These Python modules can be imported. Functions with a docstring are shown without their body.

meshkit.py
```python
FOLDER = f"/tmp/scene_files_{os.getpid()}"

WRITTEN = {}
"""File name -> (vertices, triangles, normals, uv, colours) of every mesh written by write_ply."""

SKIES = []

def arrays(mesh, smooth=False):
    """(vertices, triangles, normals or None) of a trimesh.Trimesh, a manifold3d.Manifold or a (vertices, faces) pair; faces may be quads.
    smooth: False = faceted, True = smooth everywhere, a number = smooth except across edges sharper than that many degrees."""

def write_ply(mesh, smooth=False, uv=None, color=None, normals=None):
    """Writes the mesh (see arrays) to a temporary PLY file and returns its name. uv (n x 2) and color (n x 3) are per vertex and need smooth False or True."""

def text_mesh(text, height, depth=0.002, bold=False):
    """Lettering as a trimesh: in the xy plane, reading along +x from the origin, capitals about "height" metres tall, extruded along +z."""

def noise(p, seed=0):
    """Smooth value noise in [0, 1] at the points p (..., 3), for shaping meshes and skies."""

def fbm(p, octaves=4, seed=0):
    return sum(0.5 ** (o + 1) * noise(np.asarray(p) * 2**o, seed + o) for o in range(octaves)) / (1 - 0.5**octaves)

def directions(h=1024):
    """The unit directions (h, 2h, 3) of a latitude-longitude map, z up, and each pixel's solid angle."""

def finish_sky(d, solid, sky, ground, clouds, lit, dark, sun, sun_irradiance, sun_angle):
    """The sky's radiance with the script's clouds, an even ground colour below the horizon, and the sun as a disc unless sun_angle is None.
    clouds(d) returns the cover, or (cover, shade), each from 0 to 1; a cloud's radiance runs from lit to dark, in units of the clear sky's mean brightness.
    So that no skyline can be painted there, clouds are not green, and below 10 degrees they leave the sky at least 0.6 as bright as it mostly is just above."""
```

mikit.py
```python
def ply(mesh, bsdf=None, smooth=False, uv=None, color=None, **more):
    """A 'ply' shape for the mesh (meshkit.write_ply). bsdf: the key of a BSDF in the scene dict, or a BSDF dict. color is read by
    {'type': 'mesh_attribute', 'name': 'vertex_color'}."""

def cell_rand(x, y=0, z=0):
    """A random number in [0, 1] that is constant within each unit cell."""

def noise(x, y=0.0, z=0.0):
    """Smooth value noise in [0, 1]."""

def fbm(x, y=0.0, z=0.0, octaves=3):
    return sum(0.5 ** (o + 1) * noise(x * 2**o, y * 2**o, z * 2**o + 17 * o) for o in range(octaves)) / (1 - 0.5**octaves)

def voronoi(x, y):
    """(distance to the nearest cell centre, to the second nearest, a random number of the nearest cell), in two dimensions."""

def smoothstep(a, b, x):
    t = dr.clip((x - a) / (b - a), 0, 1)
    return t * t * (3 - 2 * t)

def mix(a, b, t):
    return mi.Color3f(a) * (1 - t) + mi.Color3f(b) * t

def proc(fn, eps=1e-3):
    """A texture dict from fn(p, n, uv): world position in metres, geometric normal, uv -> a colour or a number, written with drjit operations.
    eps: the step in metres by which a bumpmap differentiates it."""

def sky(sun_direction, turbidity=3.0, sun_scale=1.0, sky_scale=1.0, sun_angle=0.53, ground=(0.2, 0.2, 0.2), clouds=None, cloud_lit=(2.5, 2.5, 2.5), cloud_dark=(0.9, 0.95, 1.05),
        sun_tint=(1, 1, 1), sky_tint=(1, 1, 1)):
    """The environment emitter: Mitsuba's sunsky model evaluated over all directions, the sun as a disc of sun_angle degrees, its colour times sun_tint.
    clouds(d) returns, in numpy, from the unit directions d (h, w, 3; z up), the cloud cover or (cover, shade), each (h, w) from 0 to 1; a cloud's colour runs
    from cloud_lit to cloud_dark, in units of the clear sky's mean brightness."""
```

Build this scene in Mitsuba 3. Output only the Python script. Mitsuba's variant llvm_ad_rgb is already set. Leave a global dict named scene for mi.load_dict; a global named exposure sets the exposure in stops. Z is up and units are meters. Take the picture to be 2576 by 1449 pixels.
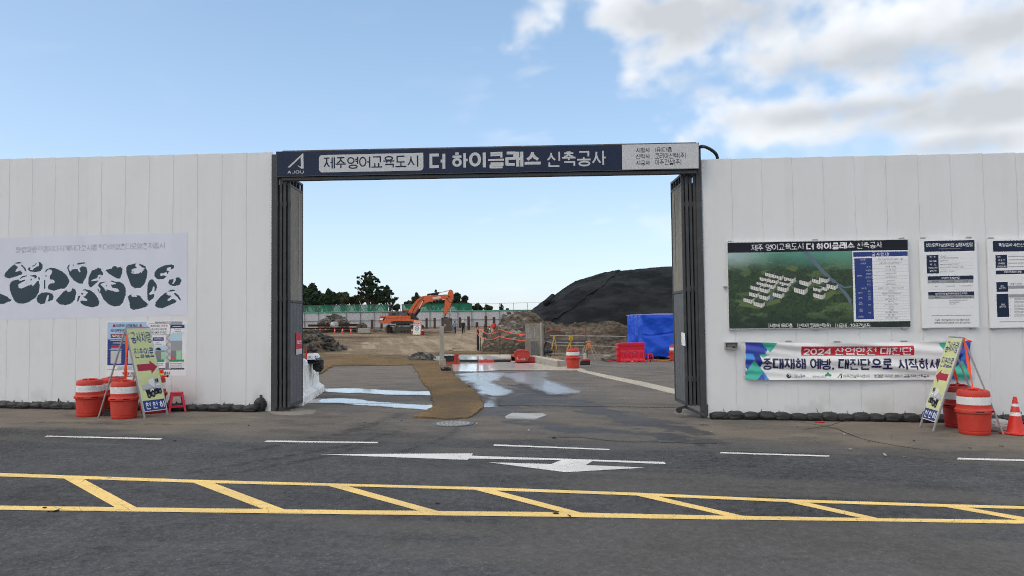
"""A construction-site entrance: white hoarding, open folding gate under a sign beam, road in front, site behind."""
import math, random
import numpy as np
import trimesh
import manifold3d as m3
import drjit as dr
import mitsuba as mi
import mikit, meshkit
from mikit import noise, fbm, voronoi, cell_rand, smoothstep, mix
from shapely import affinity
from shapely.geometry import Polygon, MultiPolygon, LineString, Point, box as sbox
from shapely.ops import unary_union

T = mi.ScalarTransform4f
scene, labels = {}, {}
random.seed(7)
RNG = np.random.default_rng(7)

# ------------------------------------------------------------------ camera, sky, exposure
# measurements below are written in pixels of a 2576 x 1449 view of the photograph and turned into metres on real planes
FPX, CX, CY = 1910.0, 1288.0, 724.5
PITCH, ROLL, EYE = math.atan(83.5 / FPX), 0.011, 1.98
CAM = np.array([0.0, 0.0, EYE])
FWD = np.array([0, math.cos(PITCH), math.sin(PITCH)])
_r0, _u0 = np.array([1.0, 0, 0]), np.array([0, -math.sin(PITCH), math.cos(PITCH)])
RGT = _r0 * math.cos(ROLL) - _u0 * math.sin(ROLL)
UPV = _r0 * math.sin(ROLL) + _u0 * math.cos(ROLL)
scene["camera"] = {
    "type": "perspective", "fov_axis": "x", "fov": math.degrees(2 * math.atan(1288 / FPX)), "near_clip": 0.1, "far_clip": 6000.0,
    "to_world": T().look_at(origin=CAM.tolist(), target=(CAM + FWD).tolist(), up=UPV.tolist()),
}
exposure = 2.16
SUN_DIR = np.array([-0.55, -0.42, 0.78])


def ray(x, y):
    d = FWD + RGT * ((x - CX) / FPX) - UPV * ((y - CY) / FPX)
    return d / d[1]


def at(x, y, Y):
    """The point at distance Y in front of the camera seen at that pixel."""
    return CAM + ray(x, y) * Y


def az_el(x, y):
    d = ray(x, y)
    return math.degrees(math.atan2(d[0], d[1])), math.degrees(math.atan2(d[2], math.hypot(d[0], d[1])))


CLOUD_OUTLINES = [
    [(1475, 72), (1500, -60), (2100, -60), (2020, 25), (1900, 75), (1810, 95), (1760, 135), (1640, 185), (1590, 186), (1640, 150), (1580, 125), (1520, 92)],
    [(1335, 62), (1350, 42), (1375, 30), (1388, 42), (1362, 56)],
    [(1806, 143), (1850, 105), (1955, 68), (2062, 24), (2170, -60), (2800, -60), (2800, 230), (2560, 215), (2300, 215), (2110, 222), (2000, 218), (1925, 236), (1872, 196), (1842, 166)],
    [(1795, 302), (1822, 258), (1955, 252), (2062, 246), (2230, 200), (2800, 190), (2800, 460), (2250, 420), (2262, 330), (2210, 300), (2060, 330), (1920, 344), (1838, 356)],
    [(1722, 318), (1770, 300), (1782, 340), (1740, 352)],

]
CLOUD_SHADE = [(1700, 40, 170, 70), (1840, 30, 160, 60), (2250, 130, 340, 48), (2080, 165, 170, 34), (2480, 90, 240, 60), (2150, 280, 220, 26), (2500, 270, 220, 46), (2400, 370, 150, 30)]


def clouds(d):
    az = np.degrees(np.arctan2(d[..., 0], d[..., 1]))
    el = np.degrees(np.arcsin(np.clip(d[..., 2], -1, 1)))
    p = d / np.maximum(d[..., 2:3], 0.06)
    n = meshkit.fbm(np.stack([p[..., 0] * 1.3, p[..., 1] * 1.3, p[..., 2] * 0 + 3], -1), 5, 4)
    fine = meshkit.fbm(np.stack([az * 0.30, el * 0.55, az * 0], -1), 5, 9)
    wisp = meshkit.fbm(np.stack([az * 0.16 + el * 0.12, el * 0.5 - az * 0.1, az * 0 + 8], -1), 5, 21)
    puff = meshkit.fbm(np.stack([az * 0.55, el * 0.7, az * 0 + 5], -1), 5, 33)
    cover = np.zeros(az.shape)
    shade = np.zeros(az.shape)
    win = (np.abs(az) < 48) & (el < 36)
    a, e = az[win], el[win]
    best = np.full(a.shape, -99.0)
    for poly in CLOUD_OUTLINES:
        q = np.array([az_el(*c) for c in poly])
        inside, dist = np.zeros(a.shape, bool), np.full(a.shape, 1e9)
        for (x0, y0), (x1, y1) in zip(q, np.roll(q, -1, 0)):
            t = np.clip(((a - x0) * (x1 - x0) + (e - y0) * (y1 - y0)) / ((x1 - x0) ** 2 + (y1 - y0) ** 2 + 1e-9), 0, 1)
            dist = np.minimum(dist, np.hypot(a - x0 - t * (x1 - x0), e - y0 - t * (y1 - y0)))
            cross = ((y0 > e) != (y1 > e)) & (a < (x1 - x0) * (e - y0) / (y1 - y0 + 1e-12) + x0)
            inside ^= cross
        best = np.maximum(best, np.where(inside, dist, -dist))
    f = best + (fine[win] - 0.5) * 5.0 + (puff[win] - 0.5) * 4.0 + (wisp[win] - .5) * 1.0
    c = np.clip((f + 2.0) / 3.8, 0, 1)
    c = c * c * (3 - 2 * c) * 0.95
    s = np.zeros(a.shape)
    for x, y, rx, ry in CLOUD_SHADE:
        qx, qy = az_el(x, y)
        k = ((a - qx) / (rx / 34)) ** 2 + ((e - qy) / (ry / 34)) ** 2
        s = np.maximum(s, np.exp(-k * 0.8))
    s = np.clip(s * 1.0 + (fine[win] - 0.5) * 1.0 + .1, 0, 1)
    wl = np.clip((wisp[win] - 0.60) * 1.6, 0, 0.22) * np.clip((a + 6) / 8, .12, 1)
    cover[win] = np.maximum(c, wl)
    shade[win] = s
    g = np.clip((n - 0.36) / 0.16, 0, 1)          # the rest of the sky: broken cloud, as at the upper right of the photograph
    k = np.clip((np.abs(az) - 40) / 10, 0, 1)
    k = np.maximum(k, np.clip((el - 26) / 10, 0, 1))
    cover = cover * (1 - k) + g * g * (3 - 2 * g) * 0.95 * k
    shade = shade * (1 - k) + np.clip((n - 0.5) * 2.2, 0, 0.6) * k
    return cover, shade


scene["sky"] = mikit.sky(SUN_DIR, turbidity=5.0, sun_scale=0.115, sky_scale=1.28, sun_angle=20, ground=(0.14, 0.135, 0.13), clouds=clouds,
                         cloud_lit=(1.52, 1.55, 1.59), cloud_dark=(0.92, 0.96, 1.01), sun_tint=(1.0, 0.98, 0.95), sky_tint=(1.18, 1.115, 1.005))

# ------------------------------------------------------------------ the ground as a height, and the wall's plane
_RY, _RZ = np.array([-50, 38, 46, 52, 70, 107, 150, 220, 400, 5000.]), np.array([0, 0, 0, .05, .2, .42, .95, 1.1, 1.2, 1.2])


def ground_z(x, y):
    x, y = np.asarray(x, float), np.asarray(y, float)
    fade = np.clip((100 - y) / 55, 0, 1)
    return -0.0083 * np.clip(x, -60, 60) * fade + np.interp(y, _RY, _RZ)


def gp(x, y, lift=0.0):
    """Where the view through that pixel meets the ground."""
    r = ray(x, y)
    lo, hi = 1.0, 900.0
    for _ in range(60):
        m = (lo + hi) / 2
        q = CAM + r * m
        if q[2] > ground_z(q[0], q[1]):
            lo = m
        else:
            hi = m
    q = CAM + r * lo
    return np.array([q[0], q[1], float(ground_z(q[0], q[1])) + lift])


def on_ground(x, y, lift=0.0):
    return np.array([x, y, float(ground_z(x, y)) + lift])


PHI = math.atan(0.14458)
W0 = np.array([0, 16.186, 0.0])
WU = np.array([math.cos(PHI), -math.sin(PHI), 0])
WN = np.array([-math.sin(PHI), -math.cos(PHI), 0])


def wpt(s, z, off=0.0):
    return W0 + WU * s + WN * off + np.array([0, 0, z])


def wsz(x, y, off=0.0):
    """(s, z) on the plane OFF metres in front of the wall for a pixel."""
    r = ray(x, y)
    o = W0 + WN * off
    t = np.dot(o - CAM, WN) / np.dot(r, WN)
    q = CAM + r * t
    return float(np.dot(q - W0, WU)), float(q[2])


def wall_matrix(s, z, off=0.0):
    """Local x along the wall, y up, z out of the wall towards the road."""
    m = np.eye(4)
    m[:3, 0], m[:3, 1], m[:3, 2], m[:3, 3] = WU, [0, 0, 1], WN, wpt(s, z, off)
    return m


# ------------------------------------------------------------------ names
_used = {}


def numbered(name):
    n = _used.get(name, -1) + 1
    _used[name] = n
    return name if n == 0 else f"{name}_{n:03d}"


class Thing:
    def __init__(self, name, label, cat, group=None, kind=None, M=None):
        self.key, self.parts, self.M = numbered(name), [], np.eye(4) if M is None else np.asarray(M, float)
        self.name, self.cat = name, cat
        e = {}
        if label:
            e["label"] = label
        if cat:
            e["category"] = cat
        if group:
            e["group"] = group
        if kind:
            e["kind"] = kind
        labels[self.key] = e
        self.group = group

    def add(self, name, mesh, bsdf, smooth=False, parent=None, label=None, kind=None, uv=None, color=None):
        d = mikit.ply(mesh, bsdf, smooth=smooth, uv=uv, color=color) if not isinstance(mesh, dict) else dict(mesh)
        return self.add_dict(name, d, parent, label, kind)

    def add_dict(self, name, d, parent=None, label=None, kind=None, L=None):
        base = f"{parent or self.key}__{name}"
        key = numbered(base)
        L = np.eye(4) if L is None else L
        d = dict(d)
        d["to_world"] = T((self.M @ L).tolist())
        scene[key] = d
        if label or kind:
            labels[key] = {k: v for k, v in (("label", label), ("kind", kind)) if v}
        self.parts.append((key[len(self.key):], d, L))
        return key

    def solo(self, mesh, bsdf, smooth=False):
        d = mikit.ply(mesh, bsdf, smooth=smooth)
        d["to_world"] = T(self.M.tolist())
        scene[self.key] = d
        self.parts.append(("", d, np.eye(4)))
        return self

    def copy(self, label, M, skip=(), swap=None):
        t = Thing(self.name, label, self.cat, self.group, labels[self.key].get("kind"), M)
        for tail, d, L in self.parts:
            if any(s in tail for s in skip):
                continue
            d = dict(d)
            d["to_world"] = T((t.M @ L).tolist())
            if swap:
                i = d["bsdf"]["id"]
                d["bsdf"] = {"type": "ref", "id": swap.get(i, i)}
            scene[t.key + tail] = d
            t.parts.append((tail, d, L))
            src = labels.get(self.key + tail)
            if src and tail:
                labels[t.key + tail] = dict(src)
        return t


def place(p, yaw=0.0, scale=1.0, tilt=(0, 0)):
    c, s = math.cos(yaw), math.sin(yaw)
    m = np.eye(4)
    R = np.array([[c, -s, 0], [s, c, 0], [0, 0, 1]])
    rx, ry = tilt
    Rx = np.array([[1, 0, 0], [0, math.cos(rx), -math.sin(rx)], [0, math.sin(rx), math.cos(rx)]])
    Ry = np.array([[math.cos(ry), 0, math.sin(ry)], [0, 1, 0], [-math.sin(ry), 0, math.cos(ry)]])
    m[:3, :3] = R @ Rx @ Ry * scale
    m[:3, 3] = p
    return m


# ------------------------------------------------------------------ shapes
def cat(*ms):
    ms = [m for m in (ms[0] if len(ms) == 1 and isinstance(ms[0], (list, tuple)) else ms) if m is not None]
    return trimesh.util.concatenate(ms) if len(ms) > 1 else ms[0]


def bx(lo, hi, b=0.0):
    """A box from lo to hi with chamfered edges."""
    lo, hi = np.minimum(lo, hi).astype(float), np.maximum(lo, hi).astype(float)
    b = min(b, 0.45 * float((hi - lo).min()))
    if b <= 0:
        m = trimesh.creation.box(extents=hi - lo)
        m.apply_translation((hi + lo) / 2)
        return m
    pts = []
    for k in range(3):
        for c in np.ndindex(2, 2, 2):
            p = np.where(np.array(c) == 1, hi - b, lo + b)
            p[k] = hi[k] if c[k] else lo[k]
            pts.append(p)
    return trimesh.Trimesh(vertices=np.array(pts)).convex_hull


def tube(pts, r, sides=8, cap=True):
    p = np.asarray(pts, float)
    t = np.gradient(p, axis=0)
    t /= np.linalg.norm(t, axis=1, keepdims=True) + 1e-12
    ref = np.array([0, 0, 1.0]) if np.abs(t[:, 2]).mean() < 0.8 else np.array([1.0, 0, 0])
    a = np.cross(t, ref)
    a /= np.linalg.norm(a, axis=1, keepdims=True) + 1e-12
    b = np.cross(t, a)
    ang = np.arange(sides) * 2 * np.pi / sides
    r = np.broadcast_to(r, (len(p),))
    v = p[:, None] + r[:, None, None] * (np.cos(ang)[None, :, None] * a[:, None] + np.sin(ang)[None, :, None] * b[:, None])
    n, f = len(p), []
    for i in range(n - 1):
        for j in range(sides):
            k = (j + 1) % sides
            f += [[i * sides + j, (i + 1) * sides + j, (i + 1) * sides + k], [i * sides + j, (i + 1) * sides + k, i * sides + k]]
    v = v.reshape(-1, 3)
    if cap:
        v = np.vstack([v, p[:1], p[-1:]])
        for j in range(sides):
            k = (j + 1) % sides
            f += [[n * sides, j, k], [n * sides + 1, (n - 1) * sides + k, (n - 1) * sides + j]]
    m = trimesh.Trimesh(v, f, process=False)
    if m.volume < 0:
        m.invert()
    return m


def bar(p, q, w, h=None, up=(0, 0, 1)):
    """A square or flat bar from p to q."""
    p, q = np.asarray(p, float), np.asarray(q, float)
    h = h or w
    d = q - p
    L = np.linalg.norm(d)
    d /= L
    up = np.asarray(up, float)
    if abs(d @ up) > 0.95:
        up = np.array([0, 1.0, 0])
    a = np.cross(d, up)
    a /= np.linalg.norm(a)
    b = np.cross(a, d)
    m = bx((-w / 2, -h / 2, 0), (w / 2, h / 2, L), min(w, h) * 0.12)
    M = np.eye(4)
    M[:3, 0], M[:3, 1], M[:3, 2], M[:3, 3] = a, b, d, p
    if np.linalg.det(M[:3, :3]) < 0:
        M[:3, 0] *= -1
    m.apply_transform(M)
    return m


def lathe(profile, n=32):
    pr = np.asarray(profile, float)
    ang = np.arange(n) * 2 * np.pi / n
    v = np.stack([pr[:, None, 0] * np.cos(ang), pr[:, None, 0] * np.sin(ang), np.broadcast_to(pr[:, None, 1], (len(pr), n))], -1).reshape(-1, 3)
    f = []
    for i in range(len(pr) - 1):
        for j in range(n):
            k = (j + 1) % n
            a, b, c, d = i * n + j, i * n + k, (i + 1) * n + k, (i + 1) * n + j
            if pr[i, 0] > 1e-9:
                f.append([a, b, c])
            if pr[i + 1, 0] > 1e-9:
                f.append([a, c, d])
    return trimesh.Trimesh(v, f, process=False)


def polys(shape):
    if shape.is_empty:
        return []
    return [g for g in getattr(shape, "geoms", [shape]) if g.geom_type == "Polygon" and g.area > 1e-9]


def prism(shape, depth, z0=0.0):
    """A flat outline (shapely or points) in local xy pulled along +z."""
    if not hasattr(shape, "geom_type"):
        shape = Polygon(shape).buffer(0)
    out = []
    for g in polys(shape):
        m = trimesh.creation.extrude_polygon(g, depth, engine="earcut")
        m.apply_translation([0, 0, z0])
        out.append(m)
    return cat(out)


def xz_prism(shape, y0, y1):
    """An outline in xz (side view) given thickness from y0 to y1."""
    m = prism(shape, abs(y1 - y0))
    v = m.vertices.copy()
    m = trimesh.Trimesh(np.c_[v[:, 0], min(y0, y1) + v[:, 2], v[:, 1]], m.faces[:, ::-1], process=False)
    return m


def moved(m, M):
    m = m.copy()
    m.apply_transform(M)
    return m


def hull_pts(pts):
    return trimesh.Trimesh(vertices=np.asarray(pts, float)).convex_hull


def rock(rx, ry, rz, rng, n=22):
    d = rng.normal(size=(n, 3))
    d /= np.linalg.norm(d, axis=1, keepdims=True)
    d *= rng.uniform(0.8, 1.05, (n, 1))
    return hull_pts(d * [rx, ry, rz])


def grid_mesh(xs, ys, zfun):
    X, Y = np.meshgrid(xs, ys)
    Z = zfun(X, Y)
    v = np.stack([X, Y, Z], -1).reshape(-1, 3)
    nx, ny = len(xs), len(ys)
    i, j = np.meshgrid(np.arange(ny - 1), np.arange(nx - 1), indexing="ij")
    a = (i * nx + j).ravel()
    f = np.vstack([np.c_[a, a + 1, a + nx + 1], np.c_[a, a + nx + 1, a + nx]])
    return trimesh.Trimesh(v, f, process=False)


def ground_sheet(shape, lift, thick=0.0):
    """A flat outline in world xy laid on the (locally plane) ground."""
    if not hasattr(shape, "geom_type"):
        shape = Polygon([p[:2] for p in shape]).buffer(0)
    out = []
    for g in polys(shape):
        g = g.segmentize(2.0)
        if thick:
            m = trimesh.creation.extrude_polygon(g, thick, engine="earcut")
            v = m.vertices.copy()
        else:
            v2, f = trimesh.creation.triangulate_polygon(g, engine="earcut")
            v = np.c_[v2, np.zeros(len(v2))]
            n = np.cross(v[f[:, 1]] - v[f[:, 0]], v[f[:, 2]] - v[f[:, 0]])[:, 2]
            f = np.where((n < 0)[:, None], f[:, ::-1], f)
            m = trimesh.Trimesh(v, f, process=False)
        v[:, 2] += ground_z(v[:, 0], v[:, 1]) + lift
        out.append(trimesh.Trimesh(v, m.faces, process=False))
    return cat(out)


def gpoly(pts):
    return [tuple(gp(x, y)[:2]) for x, y in pts]


def smooth_curve(pts, n=40, closed=False):
    p = np.asarray(pts, float)
    from scipy.interpolate import CubicSpline
    if closed:
        p = np.vstack([p, p[:1]])
    t = np.r_[0, np.cumsum(np.linalg.norm(np.diff(p, axis=0), axis=1) ** 0.7)]
    cs = CubicSpline(t, p, bc_type="periodic" if closed else "natural")
    return cs(np.linspace(0, t[-1], n, endpoint=not closed))


# ------------------------------------------------------------------ lettering: letters are put together from pen strokes
def ring_pts(cx, cy, rx, ry, a0=0, a1=360, n=28):
    t = np.radians(np.linspace(a0, a1, n))
    return [(cx + rx * math.cos(k), cy + ry * math.sin(k)) for k in t]


O_RING = [ring_pts(.5, .5, .5, .5)]
CONS = {
    "ㄱ": [[(0, 1), (1, 1), (1, 0)]], "ㄴ": [[(0, 1), (0, 0), (1, 0)]], "ㄷ": [[(1, 1), (0, 1), (0, 0), (1, 0)]],
    "ㄹ": [[(0, 1), (1, 1), (1, .52), (0, .52), (0, 0), (1, 0)]], "ㅁ": [[(0, 0), (0, 1), (1, 1), (1, 0), (0, 0)]],
    "ㅂ": [[(0, 1), (0, 0), (1, 0), (1, 1)], [(0, .55), (1, .55)]], "ㅅ": [[(.5, 1), (.46, .66), (.30, .3), (0, 0)], [(.50, .66), (.68, .3), (1, 0)]],
    "ㅇ": O_RING, "ㅈ": [[(0, 1), (1, 1)], [(.5, 1), (.46, .62), (.30, .28), (0, 0)], [(.50, .58), (.68, .26), (1, 0)]],
    "ㅊ": [[(.28, 1), (.72, 1)], [(0, .76), (1, .76)], [(.5, .76), (.46, .50), (.30, .2), (0, 0)], [(.50, .46), (.68, .2), (1, 0)]],
    "ㅋ": [[(0, 1), (1, 1), (1, 0)], [(0, .54), (1, .54)]], "ㅌ": [[(1, 1), (0, 1), (0, 0), (1, 0)], [(0, .5), (1, .5)]],
    "ㅍ": [[(0, 1), (1, 1)], [(0, 0), (1, 0)], [(.28, 1), (.28, 0)], [(.72, 1), (.72, 0)]],
    "ㅎ": [[(.30, 1.04), (.70, 1.04)], [(0, .78), (1, .78)], ring_pts(.5, .28, .38, .29)],
}
SIDE = {"ㄱ": [[(0, 1), (.92, 1), (.84, .55), (.60, .25), (.22, 0)]], "ㅋ": [[(0, 1), (.92, 1), (.84, .55), (.60, .25), (.22, 0)], [(.04, .56), (.86, .60)]]}
for dbl, one in (("ㄲ", "ㄱ"), ("ㄸ", "ㄷ"), ("ㅃ", "ㅂ"), ("ㅆ", "ㅅ"), ("ㅉ", "ㅈ")):
    CONS[dbl] = [[(x * .44 + k, y) for x, y in st] for k in (0, .56) for st in CONS[one]]
UP = {"ㅏ": [[(.35, 1), (.35, 0)], [(.35, .52), (1, .52)]], "ㅑ": [[(.35, 1), (.35, 0)], [(.35, .66), (1, .66)], [(.35, .38), (1, .38)]],
      "ㅓ": [[(.85, 1), (.85, 0)], [(.1, .52), (.85, .52)]], "ㅕ": [[(.85, 1), (.85, 0)], [(.1, .66), (.85, .66)], [(.1, .38), (.85, .38)]], "ㅣ": [[(.7, 1), (.7, 0)]],
      "ㅐ": [[(.22, 1), (.22, 0)], [(.9, 1), (.9, 0)], [(.22, .52), (.9, .52)]], "ㅒ": [[(.22, 1), (.22, 0)], [(.9, 1), (.9, 0)], [(.22, .66), (.9, .66)], [(.22, .38), (.9, .38)]],
      "ㅔ": [[(.46, 1), (.46, 0)], [(1, 1), (1, 0)], [(0, .52), (.46, .52)]], "ㅖ": [[(.46, 1), (.46, 0)], [(1, 1), (1, 0)], [(0, .66), (.46, .66)], [(0, .38), (.46, .38)]]}
LOW = {"ㅗ": [[(0, .06), (1, .06)], [(.5, .06), (.5, 1)]], "ㅛ": [[(0, .06), (1, .06)], [(.32, .06), (.32, 1)], [(.68, .06), (.68, 1)]],
       "ㅜ": [[(0, .92), (1, .92)], [(.5, .92), (.5, 0)]], "ㅠ": [[(0, .92), (1, .92)], [(.32, .92), (.32, 0)], [(.68, .92), (.68, 0)]], "ㅡ": [[(0, .5), (1, .5)]]}
PAIR = {"ㅘ": "ㅗㅏ", "ㅙ": "ㅗㅐ", "ㅚ": "ㅗㅣ", "ㅝ": "ㅜㅓ", "ㅞ": "ㅜㅔ", "ㅟ": "ㅜㅣ", "ㅢ": "ㅡㅣ"}
FIRST = "ㄱㄲㄴㄷㄸㄹㅁㅂㅃㅅㅆㅇㅈㅉㅊㅋㅌㅍㅎ"
MIDDLE = "ㅏㅐㅑㅒㅓㅔㅕㅖㅗㅘㅙㅚㅛㅜㅝㅞㅟㅠㅡㅢㅣ"
LAST = [None, "ㄱ", "ㄲ", "ㄱㅅ", "ㄴ", "ㄴㅈ", "ㄴㅎ", "ㄷ", "ㄹ", "ㄹㄱ", "ㄹㅁ", "ㄹㅂ", "ㄹㅅ", "ㄹㅌ", "ㄹㅍ", "ㄹㅎ", "ㅁ", "ㅂ", "ㅂㅅ", "ㅅ", "ㅆ", "ㅇ", "ㅈ", "ㅊ", "ㅋ", "ㅌ", "ㅍ", "ㅎ"]
BOWL = lambda y, r, a0, a1: ring_pts(.25, y, .25, r, a0, a1, 14)
LATIN = {   # strokes in a box half an em wide and .74 em tall
    "A": [[(0, 0), (.28, .74), (.56, 0)], [(.10, .24), (.46, .24)]], "J": [[(.42, .74), (.42, .22)] + ring_pts(.22, .22, .20, .22, 0, -165, 12)], "O": [ring_pts(.31, .37, .31, .37)],
    "U": [[(0, .74), (0, .26)] + ring_pts(.26, .26, .26, .26, 180, 360, 14) + [(.52, .26), (.52, .74)]], "T": [[(0, .74), (.54, .74)], [(.27, .74), (.27, 0)]], "E": [[(.46, .74), (0, .74), (0, 0), (.46, 0)], [(0, .38), (.42, .38)]],
    "L": [[(0, .74), (0, 0), (.44, 0)]], "D": [[(0, 0), (0, .74), (.22, .74)] + ring_pts(.22, .37, .32, .37, 90, -90, 16) + [(.22, 0), (0, 0)]], "N": [[(0, 0), (0, .74), (.52, 0), (.52, .74)]],
    "S": [ring_pts(.25, .55, .23, .19, 40, 270, 16) + ring_pts(.25, .18, .25, .18, 90, -150, 16)],
    "0": [ring_pts(.25, .37, .25, .37)], "1": [[(.05, .58), (.28, .74), (.28, 0)]], "2": [ring_pts(.25, .51, .24, .23, 165, -25, 14) + [(.0, 0), (.5, 0)]], "3": [BOWL(.55, .19, 150, -90), BOWL(.18, .18, 90, -150)],
    "4": [[(.38, 0), (.38, .74), (0, .2), (.54, .2)]], "5": [[(.46, .74), (.08, .74), (.05, .40)] + ring_pts(.24, .23, .25, .23, 130, -150, 16)], "6": [ring_pts(.25, .22, .25, .22), [(.02, .26), (.14, .56), (.36, .74)]],
    "7": [[(0, .74), (.5, .74), (.16, 0)]], "8": [ring_pts(.25, .55, .20, .19), ring_pts(.25, .18, .25, .18)], "9": [ring_pts(.25, .52, .25, .22), [(.48, .48), (.36, .18), (.14, 0)]],
    "(": [ring_pts(.30, .33, .22, .5, 125, 235, 12)], ")": [ring_pts(-.08, .33, .22, .5, 55, -55, 12)], "[": [[(.2, .82), (.06, .82), (.06, -.12), (.2, -.12)]], "]": [[(0, .82), (.14, .82), (.14, -.12), (0, -.12)]],
    ",": [[(.08, .06), (.03, -.12)]], ".": [[(.05, 0), (.05, .07)]], ":": [[(.05, .04), (.05, .12)], [(.05, .42), (.05, .50)]], "-": [[(.0, .3), (.24, .3)]], "!": [[(.06, .74), (.06, .22)], [(.06, .0), (.06, .07)]],
    "?": [ring_pts(.2, .54, .19, .19, 170, -60, 12) + [(.22, .30), (.22, .2)], [(.22, 0), (.22, .07)]], "m": [[(0, 0), (0, .5)], [(0, .36), (.08, .5), (.24, .48), (.28, .34), (.28, 0)], [(.28, .36), (.38, .5), (.52, .48), (.56, .34), (.56, 0)]], "²": [[(.0, .62), (.08, .74), (.2, .68), (.0, .42), (.22, .42)]],
}


def box_map(strokes, x0, y0, x1, y1):
    return [[(x0 + (x1 - x0) * x, y0 + (y1 - y0) * y) for x, y in st] for st in strokes]


def syllable(first, vowel, last):
    """Strokes of one block: first consonant, vowel and closing consonant in a square about .86 em wide."""
    out = []
    lo = .30 if last else 0.0          # where the upper part ends
    if vowel in UP:
        wide = vowel in "ㅐㅔㅒㅖ"
        out += box_map(SIDE.get(first, CONS[first]) if first in SIDE and not last else CONS[first] if first not in SIDE else SIDE[first], .03, lo + (.14 if not last else .08), .46 if wide else .52, .84)
        out += box_map(UP[vowel], .54 if wide else .60, lo + (0 if not last else .02), .86, .90)
    elif vowel in LOW:
        split = lo + (.36 if not last else .22)
        out += box_map(CONS[first], .14, split + .05, .72, .86)
        out += box_map(LOW[vowel], .0, lo + (.02 if not last else .05), .86, split)
    elif vowel == "dot":
        out += box_map(CONS[first], .14, lo + .38 if not last else .56, .72, .86)
        y = lo + (.14 if not last else .10)
        out += [[(.39, y), (.47, y)]]
    else:
        a, b = PAIR[vowel]
        out += box_map(CONS[first], .05, lo + (.46 if not last else .34), .48, .86)
        out += box_map(LOW[a], .0, lo + (.08 if not last else .06), .55, lo + (.36 if not last else .26))
        out += box_map(UP[b], .60, lo - .02, .88, .90)
    if last:
        if len(last) == 2:
            out += box_map(CONS[last[0]], .06, -.02, .40, .24) + box_map(CONS[last[1]], .48, -.02, .82, .24)
        else:
            out += box_map(CONS[last], .14, -.02, .78, .23)
    return [[(x, y - .06) for x, y in st] for st in out]


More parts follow.
